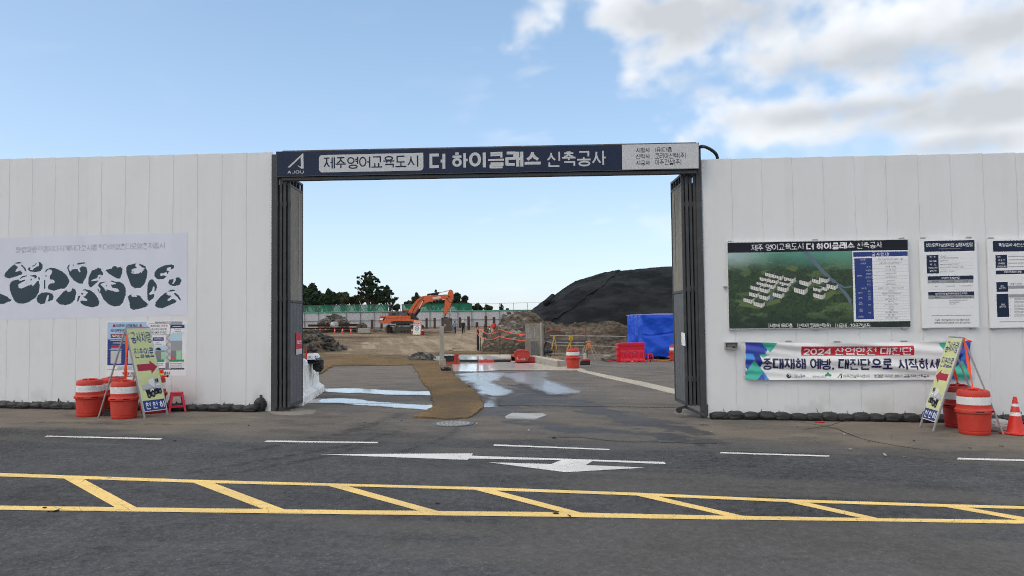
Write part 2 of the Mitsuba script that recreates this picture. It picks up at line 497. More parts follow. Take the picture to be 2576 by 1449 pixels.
def glyph_strokes(ch):
    k = ord(ch) - 0xAC00
    if 0 <= k < 11172:
        return syllable(FIRST[k // 588], MIDDLE[k // 28 % 21], LAST[k % 28]), .95
    if ch == "\u0001":
        return syllable("ㅇ", "dot", None), .95
    if ch == "\u0002":
        return syllable("ㅎ", "dot", None), .95
    if ch == "\u0003":
        return syllable("ㅎ", "dot", "ㄴ"), .95
    st = LATIN[ch]
    return st, max(x for s_ in st for x, _ in s_) + .15


_gcache = {}


def text(s, bold=0.0, track=0.0):
    """The outline of a line of lettering, one em = 1; the pen is .085 em wide plus twice BOLD."""
    s = s.replace("㈜", "(주)").replace("㎡", "m²")
    key = (s, bold, track)
    if key in _gcache:
        return _gcache[key]
    x, out = 0.0, []
    w0 = max(.05, .085 + 1.6 * bold)
    for ch in s:
        if ch == " ":
            x += 0.28 + track
            continue
        st, adv = glyph_strokes(ch)
        w = w0 * (1 if len(st) < 5 else .86) if bold > .015 else w0
        if bold > .015 and ord(ch) > 0xAC00 and (ord(ch) - 0xAC00) % 28 in (8, 4, 21, 17, 16, 1):
            w *= .86 if (ord(ch) - 0xAC00) % 28 != 8 else .70
        for line in st:
            closed = len(line) > 8 and math.dist(line[0], line[-1]) < 1e-6
            g = Polygon(line).exterior.buffer(w / 2) if closed else LineString(line).buffer(w / 2, cap_style=2, join_style=2 if len(line) < 6 else 1)
            out.append(affinity.translate(g.simplify(.004), x, 0))
        x += adv + track + .6 * max(0, bold)
    _gcache[key] = unary_union(out)
    return _gcache[key]


class Plane:
    """A flat face in the world: origin, in-plane axes and normal; outlines are laid on it in metres."""

    def __init__(self, o, u, v):
        self.o, self.u = np.asarray(o, float), np.asarray(u, float) / np.linalg.norm(u)
        v = np.asarray(v, float)
        v = v - self.u * (v @ self.u)
        self.v = v / np.linalg.norm(v)
        self.n = np.cross(self.u, self.v)

    def matrix(self, lift=0.0):
        m = np.eye(4)
        m[:3, 0], m[:3, 1], m[:3, 2], m[:3, 3] = self.u, self.v, self.n, self.o + self.n * lift
        return m

    def uv(self, x, y):
        r = ray(x, y)
        t = np.dot(self.o - CAM, self.n) / np.dot(r, self.n)
        q = CAM + r * t - self.o
        return float(q @ self.u), float(q @ self.v)

    def rect(self, x0, y0, x1, y1):
        """Pixel box -> (u0, v0, u1, v1) in metres."""
        xm, ym = (x0 + x1) / 2, (y0 + y1) / 2
        return self.uv(x0, ym)[0], self.uv(xm, y1)[1], self.uv(x1, ym)[0], self.uv(xm, y0)[1]

    def poly(self, pts):
        return Polygon([self.uv(x, y) for x, y in pts]).buffer(0)

    def mesh(self, shape, lift, depth=0.003):
        m = prism(shape, depth)
        m.apply_transform(self.matrix(lift))
        return m


def fit(shape, u0, v0, u1, v1):
    a, b, c, d = shape.bounds
    return affinity.affine_transform(shape, [(u1 - u0) / (c - a), 0, 0, (v1 - v0) / (d - b), u0 - a * (u1 - u0) / (c - a), v0 - b * (v1 - v0) / (d - b)])


def wall_plane(off):
    return Plane(wpt(0, 0, off), WU, (0, 0, 1))


def zmap(x0, y0, k):
    """Reads coordinates taken in an enlarged crop."""
    return lambda x, y: (x0 + x * k, y0 + y * k)

# ------------------------------------------------------------------ materials
def bsdf(key, d):
    scene[key] = {"type": "twosided", "b": d}
    return key


def pm(key, rgb, rough=0.6, metallic=0.0, spec=0.5, **k):
    return bsdf(key, {"type": "principled", "base_color": {"type": "rgb", "value": list(rgb)} if not isinstance(rgb, dict) else rgb,
                      "roughness": rough if isinstance(rough, dict) else float(rough), "metallic": float(metallic), "specular": float(spec), **k})


def C(*v):
    return mi.Color3f(*v)


def bumped(key, inner, fn, scale, eps=2e-3):
    scene[key] = {"type": "twosided", "b": {"type": "bumpmap", "arbitrary": mikit.proc(fn, eps), "scale": float(scale), "bsdf": inner}}
    return key


_Z5 = zmap(753.9, 881.7, 0.387)
_Z7 = zmap(830.6, 1047.8, 0.3473)
# water carried out by wheels has left damp, darker streaks; tyres have left rubber
DAMP = []
for pts, r in (([(1262, 985), (1325, 992), (1345, 1012)], .75), ([(1318, 968), (1411, 1006), (1489, 1030), (1605, 1060), (1745, 1086)], .42),
               ([(1284, 1054), (1340, 1070), (1480, 1080), (1790, 1112)], .30), ([(1216, 1000), (1228, 1022), (1290, 1048)], .5), ([(1180, 935), (1210, 985)], .4)):
    q = [gp(*p) for p in pts]
    DAMP += [(a[0], a[1], b[0], b[1], r) for a, b in zip(q, q[1:])]
RUBBER = []
for pts, r in (([(1011, 1134.6), (1090, 1114), (1130, 1095), (1153, 1076)], .07), ([(479, 1191), (700, 1152), (895, 1118), (1010, 1080)], .10), ([(560, 1196), (800, 1152), (960, 1112)], .09),
               ([(640, 1132), (900, 1082), (1010, 1040)], .11), ([(850, 1090), (990, 1050)], .1), ([(1640, 1110), (1790, 1092)], .06), ([(80, 1062), (420, 1068)], .1)):
    q = [gp(*p) for p in pts]
    RUBBER += [(a[0], a[1], b[0], b[1], r) for a, b in zip(q, q[1:])]


def seg_mask(x, y, segs, soft):
    w = mi.Float(0)
    for ax, ay, bx_, by_, r in segs:
        dx, dy = bx_ - ax, by_ - ay
        t = dr.clip(((x - ax) * dx + (y - ay) * dy) / (dx * dx + dy * dy + 1e-6), 0, 1)
        d = dr.sqrt(dr.square(x - ax - t * dx) + dr.square(y - ay - t * dy))
        w = dr.maximum(w, 1 - smoothstep(r * (1 - soft), r * (1 + soft), d))
    return w


def asphalt_colour(p, n, uv):
    x, y = p.x, p.y
    grain = noise(x * 90, y * 90)
    grain2 = noise(x * 34, y * 34)
    big = fbm(x * 0.35, y * 0.35, 0.0, 4)
    patch = fbm(x * 1.4 + 9, y * 2.2, 0.0, 4)
    stone = smoothstep(0.80, 0.94, noise(x * 60 + 5, y * 60))
    d = -(x * WN[0] + (y - W0[1]) * WN[1])
    to_road = -d          # metres in front of the wall
    c = C(0.064, 0.064, 0.066) * (0.30 + 0.42 * grain + 0.42 * grain2 + 0.38 * noise(x * 15, y * 15 + 4) + 0.60 * (big - 0.5) + 0.46 * (patch - 0.5)) * (1 + 0.35 * smoothstep(1.0, -1.0, to_road)) + stone * 0.05
    s = x * WU[0] + (y - W0[1]) * WU[1]
    edge = fbm(s * 0.5 + 3, to_road * 1.1, 0.0, 4)
    lane = smoothstep(4.0, 2.4, to_road + (edge - 0.5) * 2.6)
    gate = smoothstep(6.6, 3.4, dr.abs(s + 0.4) + (edge - 0.5) * 2.0)
    dust = lane * (1 - 0.45 * gate)
    far = smoothstep(0.2, 2.2, -to_road)
    dust = dr.maximum(dust, far * (0.16 + 0.5 * smoothstep(1.4, 3.2, x + (edge - .5) * 2)))
    streak = fbm(s * 1.3, to_road * 2.4, 0.0, 4)
    dust = dust * (0.60 + 0.60 * smoothstep(0.30, 0.62, streak))
    soil = C(0.185, 0.155, 0.122) * (0.72 + 0.3 * grain + 0.36 * (patch - 0.3))
    c = mix(c, soil, dr.clip(dust, 0, 0.9) * 0.85)
    thin = smoothstep(0.50, 0.66, fbm(s * 0.25 + 40, to_road * 1.6, 0.0, 4)) * 0.32
    c = mix(c, C(0.135, 0.122, 0.106), thin)
    wob = (fbm(x * 2.2, y * 2.2, 0.0, 3) - 0.5)
    rub = seg_mask(x + wob * 0.10, y + wob * 0.10, RUBBER, 0.7) * smoothstep(0.2, 0.6, noise(x * 9, y * 9))
    c = c * (1 - 0.36 * rub)
    damp = seg_mask(x + wob * 0.9, y + wob * 1.3, DAMP, 0.35) * (0.55 + 0.45 * smoothstep(0.35, 0.55, patch))
    c = mix(c, C(0.027, 0.028, 0.031) * (0.7 + 0.6 * grain2), damp * 0.66)
    return c


def asphalt_rough(p, n, uv):
    x, y = p.x, p.y
    wob = (fbm(x * 2.2, y * 2.2, 0.0, 3) - 0.5)
    damp = seg_mask(x + wob * 0.9, y + wob * 1.3, DAMP, 0.35)
    return 0.88 - 0.28 * damp


scene["asphalt"] = {"type": "twosided", "b": {"type": "bumpmap", "arbitrary": mikit.proc(lambda p, n, uv: noise(p.x * 70, p.y * 70) + 0.5 * noise(p.x * 150, p.y * 150), 3e-3), "scale": 0.0035,
                    "bsdf": {"type": "principled", "base_color": mikit.proc(asphalt_colour), "roughness": mikit.proc(asphalt_rough), "specular": 0.35}}}


TRACK = []
for pts, r in (([(960, 905), (1010, 872), (1110, 852), (1190, 838), (1230, 828)], 2.6), ([(1130, 880), (1180, 862), (1195, 845)], 2.2), ([(900, 880), (980, 858), (1060, 846)], 1.6)):
    q = [gp(*p) for p in pts]
    TRACK += [(a[0], a[1], b[0], b[1], r) for a, b in zip(q, q[1:])]


def dirt_colour(p, n, uv):
    x, y, z = p.x, p.y, p.z
    a = fbm(x * 0.22, y * 0.16, z * 0.3, 4)
    b = fbm(x * 1.6, y * 0.7, z * 1.6, 4)
    g = noise(x * 9, y * 5, z * 9)
    track = fbm(x * 0.10 + y * 0.012, y * 0.8, 0.0, 3)
    c = mix(C(0.108, 0.079, 0.052), C(0.262, 0.200, 0.136), smoothstep(0.32, 0.66, a * 0.6 + track * 0.4))
    c = mix(c, C(0.175, 0.122, 0.074), smoothstep(0.5, 0.72, b) * 0.6)
    wob = fbm(x * 0.5, y * 0.3, 0.0, 3) - 0.5
    run = seg_mask(x + wob * 3.0, y + wob * 5.0, TRACK, 0.5)
    rut = smoothstep(0.35, 0.65, fbm(x * 1.8 + y * 0.35, y * 0.12, 0.0, 3))
    c = mix(c * 0.86, C(0.290, 0.228, 0.158) * (0.78 + 0.35 * rut), run * 0.8)
    return c * (0.60 + 0.42 * g + 0.5 * (b - 0.3))


bumped("dirt", {"type": "principled", "base_color": mikit.proc(dirt_colour), "roughness": 0.95, "specular": 0.15},
       lambda p, n, uv: fbm(p.x * 3.1, p.y * 1.8, p.z * 3.1, 4), 0.16, 2e-2)


def heap_colour(p, n, uv):
    a = fbm(p.x * 0.7, p.y * 0.7, p.z * 0.9, 4)
    b = fbm(p.x * 5, p.y * 5, p.z * 5, 3)
    c = mix(C(0.050, 0.040, 0.031), C(0.150, 0.120, 0.090), smoothstep(0.30, 0.70, a * 0.65 + b * 0.35))
    return c * (0.65 + 0.7 * b)


bumped("heap_soil", {"type": "principled", "base_color": mikit.proc(heap_colour), "roughness": 0.97, "specular": 0.1},
       lambda p, n, uv: fbm(p.x * 4.5, p.y * 4.5, p.z * 4.5, 4), 0.22, 2e-2)


def rock_colour(p, n, uv):
    a = fbm(p.x * 2.3, p.y * 2.3, p.z * 2.3, 4)
    b = noise(p.x * 22, p.y * 22, p.z * 22)
    c = mix(C(0.052, 0.050, 0.047), C(0.150, 0.140, 0.125), smoothstep(0.35, 0.68, a))
    return c * (0.7 + 0.6 * b)


pm("basalt", mikit.proc(rock_colour), 0.92, spec=0.2)
pm("basalt_dark", mikit.proc(lambda p, n, uv: mix(rock_colour(p, n, uv) * 0.62, C(0.105, 0.080, 0.056), smoothstep(0.48, 0.66, fbm(p.x * 1.7 + 3, p.y * 1.7, p.z * 2.4, 3)) * 0.7)), 0.92, spec=0.2)
pm("pale_rock", mikit.proc(lambda p, n, uv: rock_colour(p, n, uv) * 1.55 + C(.02, .015, .008)), 0.92, spec=0.2)


def wall_colour(p, n, uv):
    s = p.x * WU[0] + (p.y - W0[1]) * WU[1]
    panel = cell_rand(dr.floor((s + 60.36) / 0.6), 3)
    a = fbm(s * 1.4, p.z * 0.5, 0.0, 3)
    stain = smoothstep(0.60, 0.80, fbm(s * 5, p.z * 2.2 + 7, 0.0, 4))
    run = smoothstep(0.62, 0.80, fbm(s * 14, p.z * 0.45 + 3, 0.0, 3))
    splash = smoothstep(0.46, 0.70, fbm(s * 2.6 + 11, p.z * 2.6, 0.0, 4)) * smoothstep(0.75, 0.35, p.z + 0.4 * noise(s * 2.1, 3.0))
    c = C(0.722, 0.733, 0.745) * (0.965 + 0.03 * panel + 0.05 * (a - 0.5))
    c = mix(c, C(0.50, 0.49, 0.46), stain * 0.08 + run * 0.07)
    return mix(c, C(0.40, 0.385, 0.33), splash * 0.32)


scene["panel_white"] = {"type": "twosided", "b": {"type": "principled", "base_color": mikit.proc(wall_colour), "roughness": 0.42, "specular": 0.4}}
pm("panel_back", (0.30, 0.31, 0.32), 0.6)


def scuffed(base, dust, k):
    def fn(p, n, uv):
        a = fbm(p.x * 6, p.y * 6, p.z * 6, 4)
        b = noise(p.x * 45, p.y * 45, p.z * 20)
        m = smoothstep(0.52, 0.75, a) * k + smoothstep(0.80, 0.93, b) * k * 0.8
        return mix(C(*base) * (0.9 + 0.2 * a), C(*dust), dr.clip(m, 0, 1))
    return mikit.proc(fn)


pm("drum_orange", scuffed((0.52, 0.036, 0.020), (0.30, 0.13, 0.10), 0.35), 0.5)
pm("drum_red", scuffed((0.40, 0.018, 0.016), (0.25, 0.10, 0.09), 0.30), 0.45)
pm("reflective_white", scuffed((0.74, 0.74, 0.73), (0.42, 0.42, 0.42), 0.5), 0.45)
pm("plastic_red", (0.62, 0.012, 0.035), 0.35)
pm("stool_red", (0.60, 0.012, 0.050), 0.35)
pm("cone_red", scuffed((0.66, 0.030, 0.018), (0.33, 0.16, 0.12), 0.35), 0.45)
pm("black_rubber", (0.022, 0.022, 0.024), 0.6)
pm("slot_black", (0.006, 0.006, 0.006), 0.9, spec=0.1)
pm("steel_grey", (0.115, 0.117, 0.122), 0.45, 0.35)
pm("gate_grey", scuffed((0.050, 0.051, 0.056), (0.11, 0.105, 0.10), 0.22), 0.5, spec=0.4)
pm("gate_panel", scuffed((0.105, 0.106, 0.112), (0.18, 0.17, 0.16), 0.22), 0.5, spec=0.4)
pm("mesh_fabric", mikit.proc(lambda p, n, uv: mix(C(0.215, 0.203, 0.178), C(0.285, 0.268, 0.235), fbm(p.x * 3, p.y * 3, p.z * 1.2, 3)) * (0.85 + 0.3 * noise(p.x * 60, p.y * 60, p.z * 60))), 0.9, spec=0.1)
pm("galvanised", scuffed((0.36, 0.36, 0.36), (0.24, 0.22, 0.20), 0.5), 0.42, 0.55)
pm("white_metal", (0.62, 0.63, 0.64), 0.4)
pm("print_white", (0.76, 0.77, 0.79), 0.5)
pm("print_lilac", mikit.proc(lambda p, n, uv: C(0.645, 0.670, 0.765) * (0.95 + 0.1 * fbm(p.x * 3, p.y * 3, p.z * 0.8, 3))), 0.5)
pm("print_navy", (0.009, 0.019, 0.052), 0.55, spec=0.3)
pm("print_ink", (0.009, 0.010, 0.020), 0.6, spec=0.3)
pm("print_blue", (0.012, 0.035, 0.200), 0.45)
pm("print_teal_dark", (0.012, 0.038, 0.058), 0.5)
pm("print_grey", (0.30, 0.31, 0.33), 0.5)
pm("print_pale_grey", (0.50, 0.51, 0.53), 0.5)
pm("print_mid_grey", (0.20, 0.20, 0.22), 0.5)
pm("print_faint", (0.22, 0.22, 0.27), 0.5)
pm("print_red", (0.50, 0.022, 0.040), 0.5)
pm("print_crimson", (0.40, 0.015, 0.060), 0.5)
pm("print_maroon", (0.22, 0.010, 0.030), 0.5)
pm("print_lime", mikit.proc(lambda p, n, uv: C(0.640, 0.690, 0.330) * (0.9 + 0.2 * fbm(p.x * 5, p.y * 5, p.z * 5, 3))), 0.45)
pm("print_sky", (0.36, 0.52, 0.72), 0.5)
pm("print_skin_blue", (0.42, 0.62, 0.74), 0.5)
pm("print_green", (0.020, 0.26, 0.12), 0.5)
pm("print_mint", (0.32, 0.58, 0.38), 0.5)
pm("print_flame", (0.75, 0.07, 0.03), 0.5)
pm("banner_cloth", (0.76, 0.76, 0.77), 0.55)
pm("banner_blue", (0.045, 0.075, 0.42), 0.5)
pm("banner_azure", (0.05, 0.26, 0.68), 0.5)
pm("banner_teal", (0.06, 0.46, 0.35), 0.5)
pm("banner_deep", (0.016, 0.030, 0.24), 0.5)
pm("banner_ink", (0.013, 0.013, 0.075), 0.5)
pm("ribbon_orange", (0.92, 0.10, 0.030), 0.5)
pm("sandbag_black", mikit.proc(lambda p, n, uv: mix(C(0.016, 0.017, 0.019), C(0.034, 0.033, 0.032), fbm(p.x * 7, p.y * 7, p.z * 7, 3))), 0.48, spec=0.45)
pm("sack_white", mikit.proc(lambda p, n, uv: mix(C(0.30, 0.29, 0.27), C(0.62, 0.61, 0.59), fbm(p.x * 5, p.y * 5, p.z * 5, 4))), 0.7)


def concrete_fn(base):
    def fn(p, n, uv):
        a = fbm(p.x * 2.5, p.y * 2.5, p.z * 2.5, 4)
        b = noise(p.x * 40, p.y * 40, p.z * 40)
        d = smoothstep(0.56, 0.75, fbm(p.x * 6 + 4, p.y * 6, p.z * 1.6, 3))
        c = C(*base) * (0.78 + 0.3 * a + 0.14 * b)
        return mix(c, C(0.20, 0.17, 0.135), d * 0.35)
    return mikit.proc(fn)


pm("concrete", concrete_fn((0.36, 0.335, 0.29)), 0.9, spec=0.2)
pm("barrier_white", concrete_fn((0.70, 0.69, 0.66)), 0.7, spec=0.3)
pm("slab_board", mikit.proc(lambda p, n, uv: mix(C(0.200, 0.178, 0.145), C(0.265, 0.240, 0.200), fbm(p.x * 3, p.y * 3, p.z * 3, 4)) * (0.85 + 0.3 * noise(p.x * 16, p.y * 16, p.z * 5))), 0.8, spec=0.3)
pm("pad_concrete", mikit.proc(lambda p, n, uv: mix(C(0.30, 0.265, 0.21), C(0.42, 0.385, 0.32), fbm(p.x * 0.9, p.y * 0.6, 0.0, 4)) * (0.82 + 0.3 * noise(p.x * 14, p.y * 14))), 0.9, spec=0.2)


def mat_fn(p, n, uv):
    a = fbm(p.x * 1.3, p.y * 1.3, 0.0, 4)
    w = noise(p.x * 30, p.y * 55)
    w2 = noise(p.x * 9, p.y * 26)
    mud = smoothstep(0.52, 0.68, fbm(p.x * 0.8 + 5, p.y * 0.5, 0.0, 4))
    c = mix(C(0.140, 0.097, 0.055), C(0.215, 0.152, 0.088), a) * (0.60 + 0.45 * w + 0.30 * w2)
    return mix(c, C(0.110, 0.090, 0.068), mud * 0.6)


bumped("coir", {"type": "principled", "base_color": mikit.proc(mat_fn), "roughness": 0.98, "specular": 0.05}, lambda p, n, uv: noise(p.x * 26, p.y * 50) + 0.6 * fbm(p.x * 5, p.y * 5, 0.0, 2), 0.02, 4e-3)
# water lying on asphalt or concrete: a smooth dark film that thins out to the bare surface along a broken edge (uv.x is the distance to the edge in metres)
ASPHALT_DRY = {"type": "principled", "base_color": mikit.proc(asphalt_colour), "roughness": 0.85, "specular": 0.35}
PAD_DRY = {"type": "principled", "base_color": {"type": "rgb", "value": [0.30, 0.27, 0.22]}, "roughness": 0.85, "specular": 0.3}


def water_cover(p, n, uv):
    edge = fbm(p.x * 2.6, p.y * 1.5, 0.0, 4)
    return smoothstep(0.0, 0.10, uv.x - 0.05 + (edge - 0.5) * 0.40)


def film_cover(p, n, uv):
    edge = fbm(p.x * 1.6, p.y * 0.8, 0.0, 4)
    grain = noise(p.x * 30, p.y * 22)
    return smoothstep(0.0, 0.34, uv.x - 0.02 + (edge - 0.5) * 0.7) * (0.74 + 0.26 * smoothstep(0.25, 0.6, grain * 0.6 + edge * 0.4))


def water(key, cover, dry, colour, rough):
    scene[key] = {"type": "twosided", "b": {"type": "blendbsdf", "weight": mikit.proc(cover), "dry": dry,
                  "wet": {"type": "principled", "base_color": {"type": "rgb", "value": colour}, "roughness": rough, "specular": 0.85}}}


water("standing_water", water_cover, ASPHALT_DRY, [0.22, 0.22, 0.215], 0.05)
water("pad_water", water_cover, PAD_DRY, [0.38, 0.38, 0.37], 0.07)
water("wet_film", film_cover, ASPHALT_DRY, [0.17, 0.178, 0.19], 0.17)


def paint_fn(base, worn):
    def fn(p, n, uv):
        f1, f2, _ = voronoi(p.x * 3.2 + 0.35 * noise(p.x * 4, p.y * 4), p.y * 3.2)
        crack = 1 - smoothstep(0.008, 0.03, f2 - f1)
        crack = crack * smoothstep(0.35, 0.55, noise(p.x * 1.7, p.y * 1.7 + 3))
        a = fbm(p.x * 2.4, p.y * 2.4, 0.0, 4)
        pit = smoothstep(0.80, 0.90, noise(p.x * 46, p.y * 46))
        grime = smoothstep(0.5, 0.72, fbm(p.x * 0.9 + 7, p.y * 1.5, 0.0, 4))
        c = C(*base) * (0.86 + 0.22 * a)
        c = mix(c, C(*worn), grime * 0.35)
        return mix(c, C(0.09, 0.085, 0.08), dr.clip(crack * 0.55 + pit * 0.35, 0, 1))
    return mikit.proc(fn)


pm("paint_white", paint_fn((0.64, 0.63, 0.60), (0.42, 0.40, 0.36)), 0.7)
pm("paint_yellow", paint_fn((0.82, 0.57, 0.19), (0.62, 0.45, 0.20)), 0.7)
pm("cast_iron", (0.10, 0.10, 0.098), 0.6, 0.2)
pm("cement_dust", concrete_fn((0.19, 0.175, 0.15)), 0.9, spec=0.2)
pm("plate_grey", concrete_fn((0.33, 0.33, 0.32)), 0.7)


def net_fn(p, n, uv):
    a = fbm(p.x * 0.5, p.y * 0.5, p.z * 1.1, 4)
    w = noise(p.x * 3, p.y * 3, p.z * 26)
    v = noise(p.x * 13, p.y * 13, p.z * 13)
    return mix(C(0.0098, 0.0112, 0.0120), C(0.0270, 0.0290, 0.0305), smoothstep(0.3, 0.7, a)) * (0.7 + 0.35 * w + 0.25 * v)


bumped("black_net", {"type": "principled", "base_color": mikit.proc(net_fn), "roughness": 0.9, "specular": 0.12}, lambda p, n, uv: 0.5 * noise(p.x * .5, p.y * .5, p.z * 7) + 1.2 * fbm(p.x * 1.1 + p.z * 1.3, p.y * .4, p.z * .5 - p.x * .3, 4) * smoothstep(17.0, 9.0, p.x) + 0.5 * fbm(p.x * 3, p.y * 3, p.z * 3, 3), 0.09, 3e-2)
pm("tarp_blue", (0.010, 0.085, 0.62), 0.38, spec=0.4)
scene["green_net"] = {"type": "mask", "opacity": 0.88, "b": {"type": "twosided", "b": {"type": "principled", "base_color": mikit.proc(lambda p, n, uv: C(0.010, 0.150, 0.085) * (0.8 + 0.4 * fbm(p.x * 0.7, p.y * 0.7, p.z * 1.5, 3))), "roughness": 0.8}}}
pm("green_rail", (0.10, 0.30, 0.23), 0.6)
pm("far_panel", mikit.proc(lambda p, n, uv: C(0.46, 0.46, 0.475) * (0.9 + 0.2 * fbm(p.x * 0.6, p.z * 0.5, 0.0, 3))), 0.6)
pm("far_pipe", (0.10, 0.10, 0.105), 0.6)


def rust_fn(p, n, uv):
    a = fbm(p.x * 3, p.y * 3, p.z * 1.5, 4)
    return mix(C(0.035, 0.022, 0.017), C(0.115, 0.058, 0.036), a) * (0.7 + 0.6 * noise(p.x * 18, p.y * 18, p.z * 18))


pm("rusty_steel", mikit.proc(rust_fn), 0.85, 0.1)
pm("digger_orange", scuffed((0.63, 0.115, 0.030), (0.28, 0.16, 0.10), 0.35), 0.45)
pm("digger_black", (0.020, 0.020, 0.022), 0.5)
pm("digger_grey", (0.085, 0.085, 0.09), 0.55)
pm("digger_glass", (0.012, 0.014, 0.017), 0.08, spec=0.6)
pm("track_steel", scuffed((0.10, 0.088, 0.074), (0.17, 0.14, 0.105), 0.7), 0.8, 0.2)
pm("chrome", (0.62, 0.62, 0.62), 0.2, 0.9)
pm("bucket_steel", scuffed((0.095, 0.080, 0.064), (0.16, 0.125, 0.09), 0.7), 0.75, 0.2)
pm("machine_red", scuffed((0.42, 0.030, 0.020), (0.22, 0.13, 0.09), 0.4), 0.5)
pm("machine_dark", (0.020, 0.020, 0.021), 0.5)
pm("sign_yellow", (0.76, 0.44, 0.03), 0.5)
pm("sign_cream", (0.72, 0.62, 0.40), 0.5)
pm("stand_yellow", (0.62, 0.36, 0.05), 0.5)
pm("pump_orange", (0.55, 0.17, 0.05), 0.5)
pm("hose_orange", (0.50, 0.20, 0.07), 0.6)
pm("rail_pale", (0.36, 0.335, 0.28), 0.6, 0.2)
pm("wood", mikit.proc(lambda p, n, uv: C(0.33, 0.265, 0.18) * (0.7 + 0.6 * fbm(p.x * 2, p.y * 12, p.z * 12, 3))), 0.85)
pm("helmet_white", (0.78, 0.78, 0.82), 0.25)
pm("bag_black", (0.012, 0.013, 0.015), 0.32, spec=0.5)
pm("wand_red", (0.85, 0.045, 0.025), 0.3)
pm("beacon_green", (0.40, 0.85, 0.05), 0.3)
pm("skin", (0.42, 0.26, 0.18), 0.6)
pm("shirt_blue", (0.17, 0.25, 0.34), 0.85)
pm("jeans", (0.050, 0.075, 0.135), 0.85)
pm("dark_cloth", (0.012, 0.016, 0.018), 0.85)
pm("hair", (0.012, 0.010, 0.010), 0.7)
pm("boot", (0.025, 0.020, 0.017), 0.7)
pm("hand_pale", (0.55, 0.48, 0.40), 0.7)
pm("bark", mikit.proc(lambda p, n, uv: C(0.07, 0.055, 0.042) * (0.6 + 0.8 * fbm(p.x * 3, p.y * 3, p.z * 1.2, 3))), 0.95, spec=0.1)
for _k, _c in (("leaf_dark", (0.044, 0.072, 0.040)), ("leaf_mid", (0.058, 0.092, 0.045)), ("leaf_pale", (0.075, 0.110, 0.050)), ("leaf_brown", (0.050, 0.046, 0.022))):
    scene[_k] = {"type": "twosided", "b": {"type": "principled", "roughness": 0.65, "specular": 0.25,
                 "base_color": {"type": "rgb", "value": list(_c)}}}

# the printed aerial view on the project board: woods, fields and a road (flat print)
BOARD_OFF = 0.075


def aerial_fn(p, n, uv):
    u, v = uv.x, uv.y        # 0..1 across, 0..1 up the print
    wood = fbm(u * 46, v * 40, 0.0, 4)
    tree = noise(u * 150, v * 130)
    field = fbm(u * 7 + 3, v * 11, 0.0, 3)
    c = mix(C(0.004, 0.017, 0.009), C(0.050, 0.105, 0.040), wood)
    c = mix(c, C(0.10, 0.165, 0.060), smoothstep(0.52, 0.66, field) * 0.8)
    c = c * (0.36 + 0.95 * tree)
    mist = smoothstep(0.72, 1.0, v + 0.12 * (fbm(u * 5, v * 5, 0.0, 3) - 0.5))      # the print shows misty far fields
    c = mix(c, mix(C(0.10, 0.34, 0.26), C(0.46, 0.60, 0.62), smoothstep(0.45, 0.0, u)), mist * 0.75)
    return mix(C(0.006, 0.016, 0.014), c, smoothstep(-0.02, 0.34, v + 0.1 * wood))


scene["aerial_print"] = {"type": "twosided", "b": {"type": "principled", "base_color": mikit.proc(aerial_fn), "roughness": 0.4}}
pm("print_road", (0.105, 0.150, 0.200), 0.45)
pm("print_cream", (0.66, 0.66, 0.60), 0.45)
pm("print_side", (0.40, 0.41, 0.37), 0.45)
pm("print_roof", (0.030, 0.036, 0.040), 0.45)
pm("print_lawn", (0.105, 0.145, 0.050), 0.45)

# ------------------------------------------------------------------ ground, road, markings
def structure(name, mesh, b, smooth=False, label=None):
    t = Thing(name, label, None, kind="structure")
    return t.solo(mesh, b, smooth)


def bumps(x, y):
    k = np.clip((x + 8) / 3, 0, 1) * np.clip((18 - x) / 4, 0, 1)
    m = np.clip((y - 38 - 10 * k) / 5, 0, 1) * np.clip((170 - y) / 30, 0, 1)
    p = np.stack([x * 0.22, y * 0.22, x * 0], -1)
    q = np.stack([x * 0.05 + 9, y * 0.55, x * 0], -1)
    return m * ((meshkit.fbm(p, 4, 3) - 0.5) * 0.34 + (meshkit.fbm(q, 3, 5) - 0.5) * 0.16)


gx = np.unique(np.r_[np.linspace(-3000, -80, 10), np.linspace(-80, -40, 14), np.linspace(-40, 45, 190), np.linspace(45, 90, 16), np.linspace(90, 3000, 10)])
gy = np.unique(np.r_[np.linspace(-3000, -40, 8), np.linspace(-40, 36, 12), np.linspace(36, 130, 240), np.linspace(130, 200, 30), np.linspace(200, 4000, 14)])
structure("ground", grid_mesh(gx, gy, lambda X, Y: ground_z(X, Y) - 0.022 + bumps(X, Y)), "dirt", smooth=True)

road_outline = Polygon([(-59, -30), (59, -30), (59, 7.4), (14, 14.3), (14, 33), (9.5, 44.5), (4.3, 46), (1.5, 37.2), (-6.3, 37.0), (-12, 33), (-14, 18.4), (-59, 24.9)])
structure("road", ground_sheet(road_outline, 0.0), "asphalt")
ROAD = "road"
markings = Thing.__new__(Thing)
markings.key, markings.parts, markings.M, markings.name, markings.cat, markings.group = ROAD, [], np.eye(4), ROAD, None, None

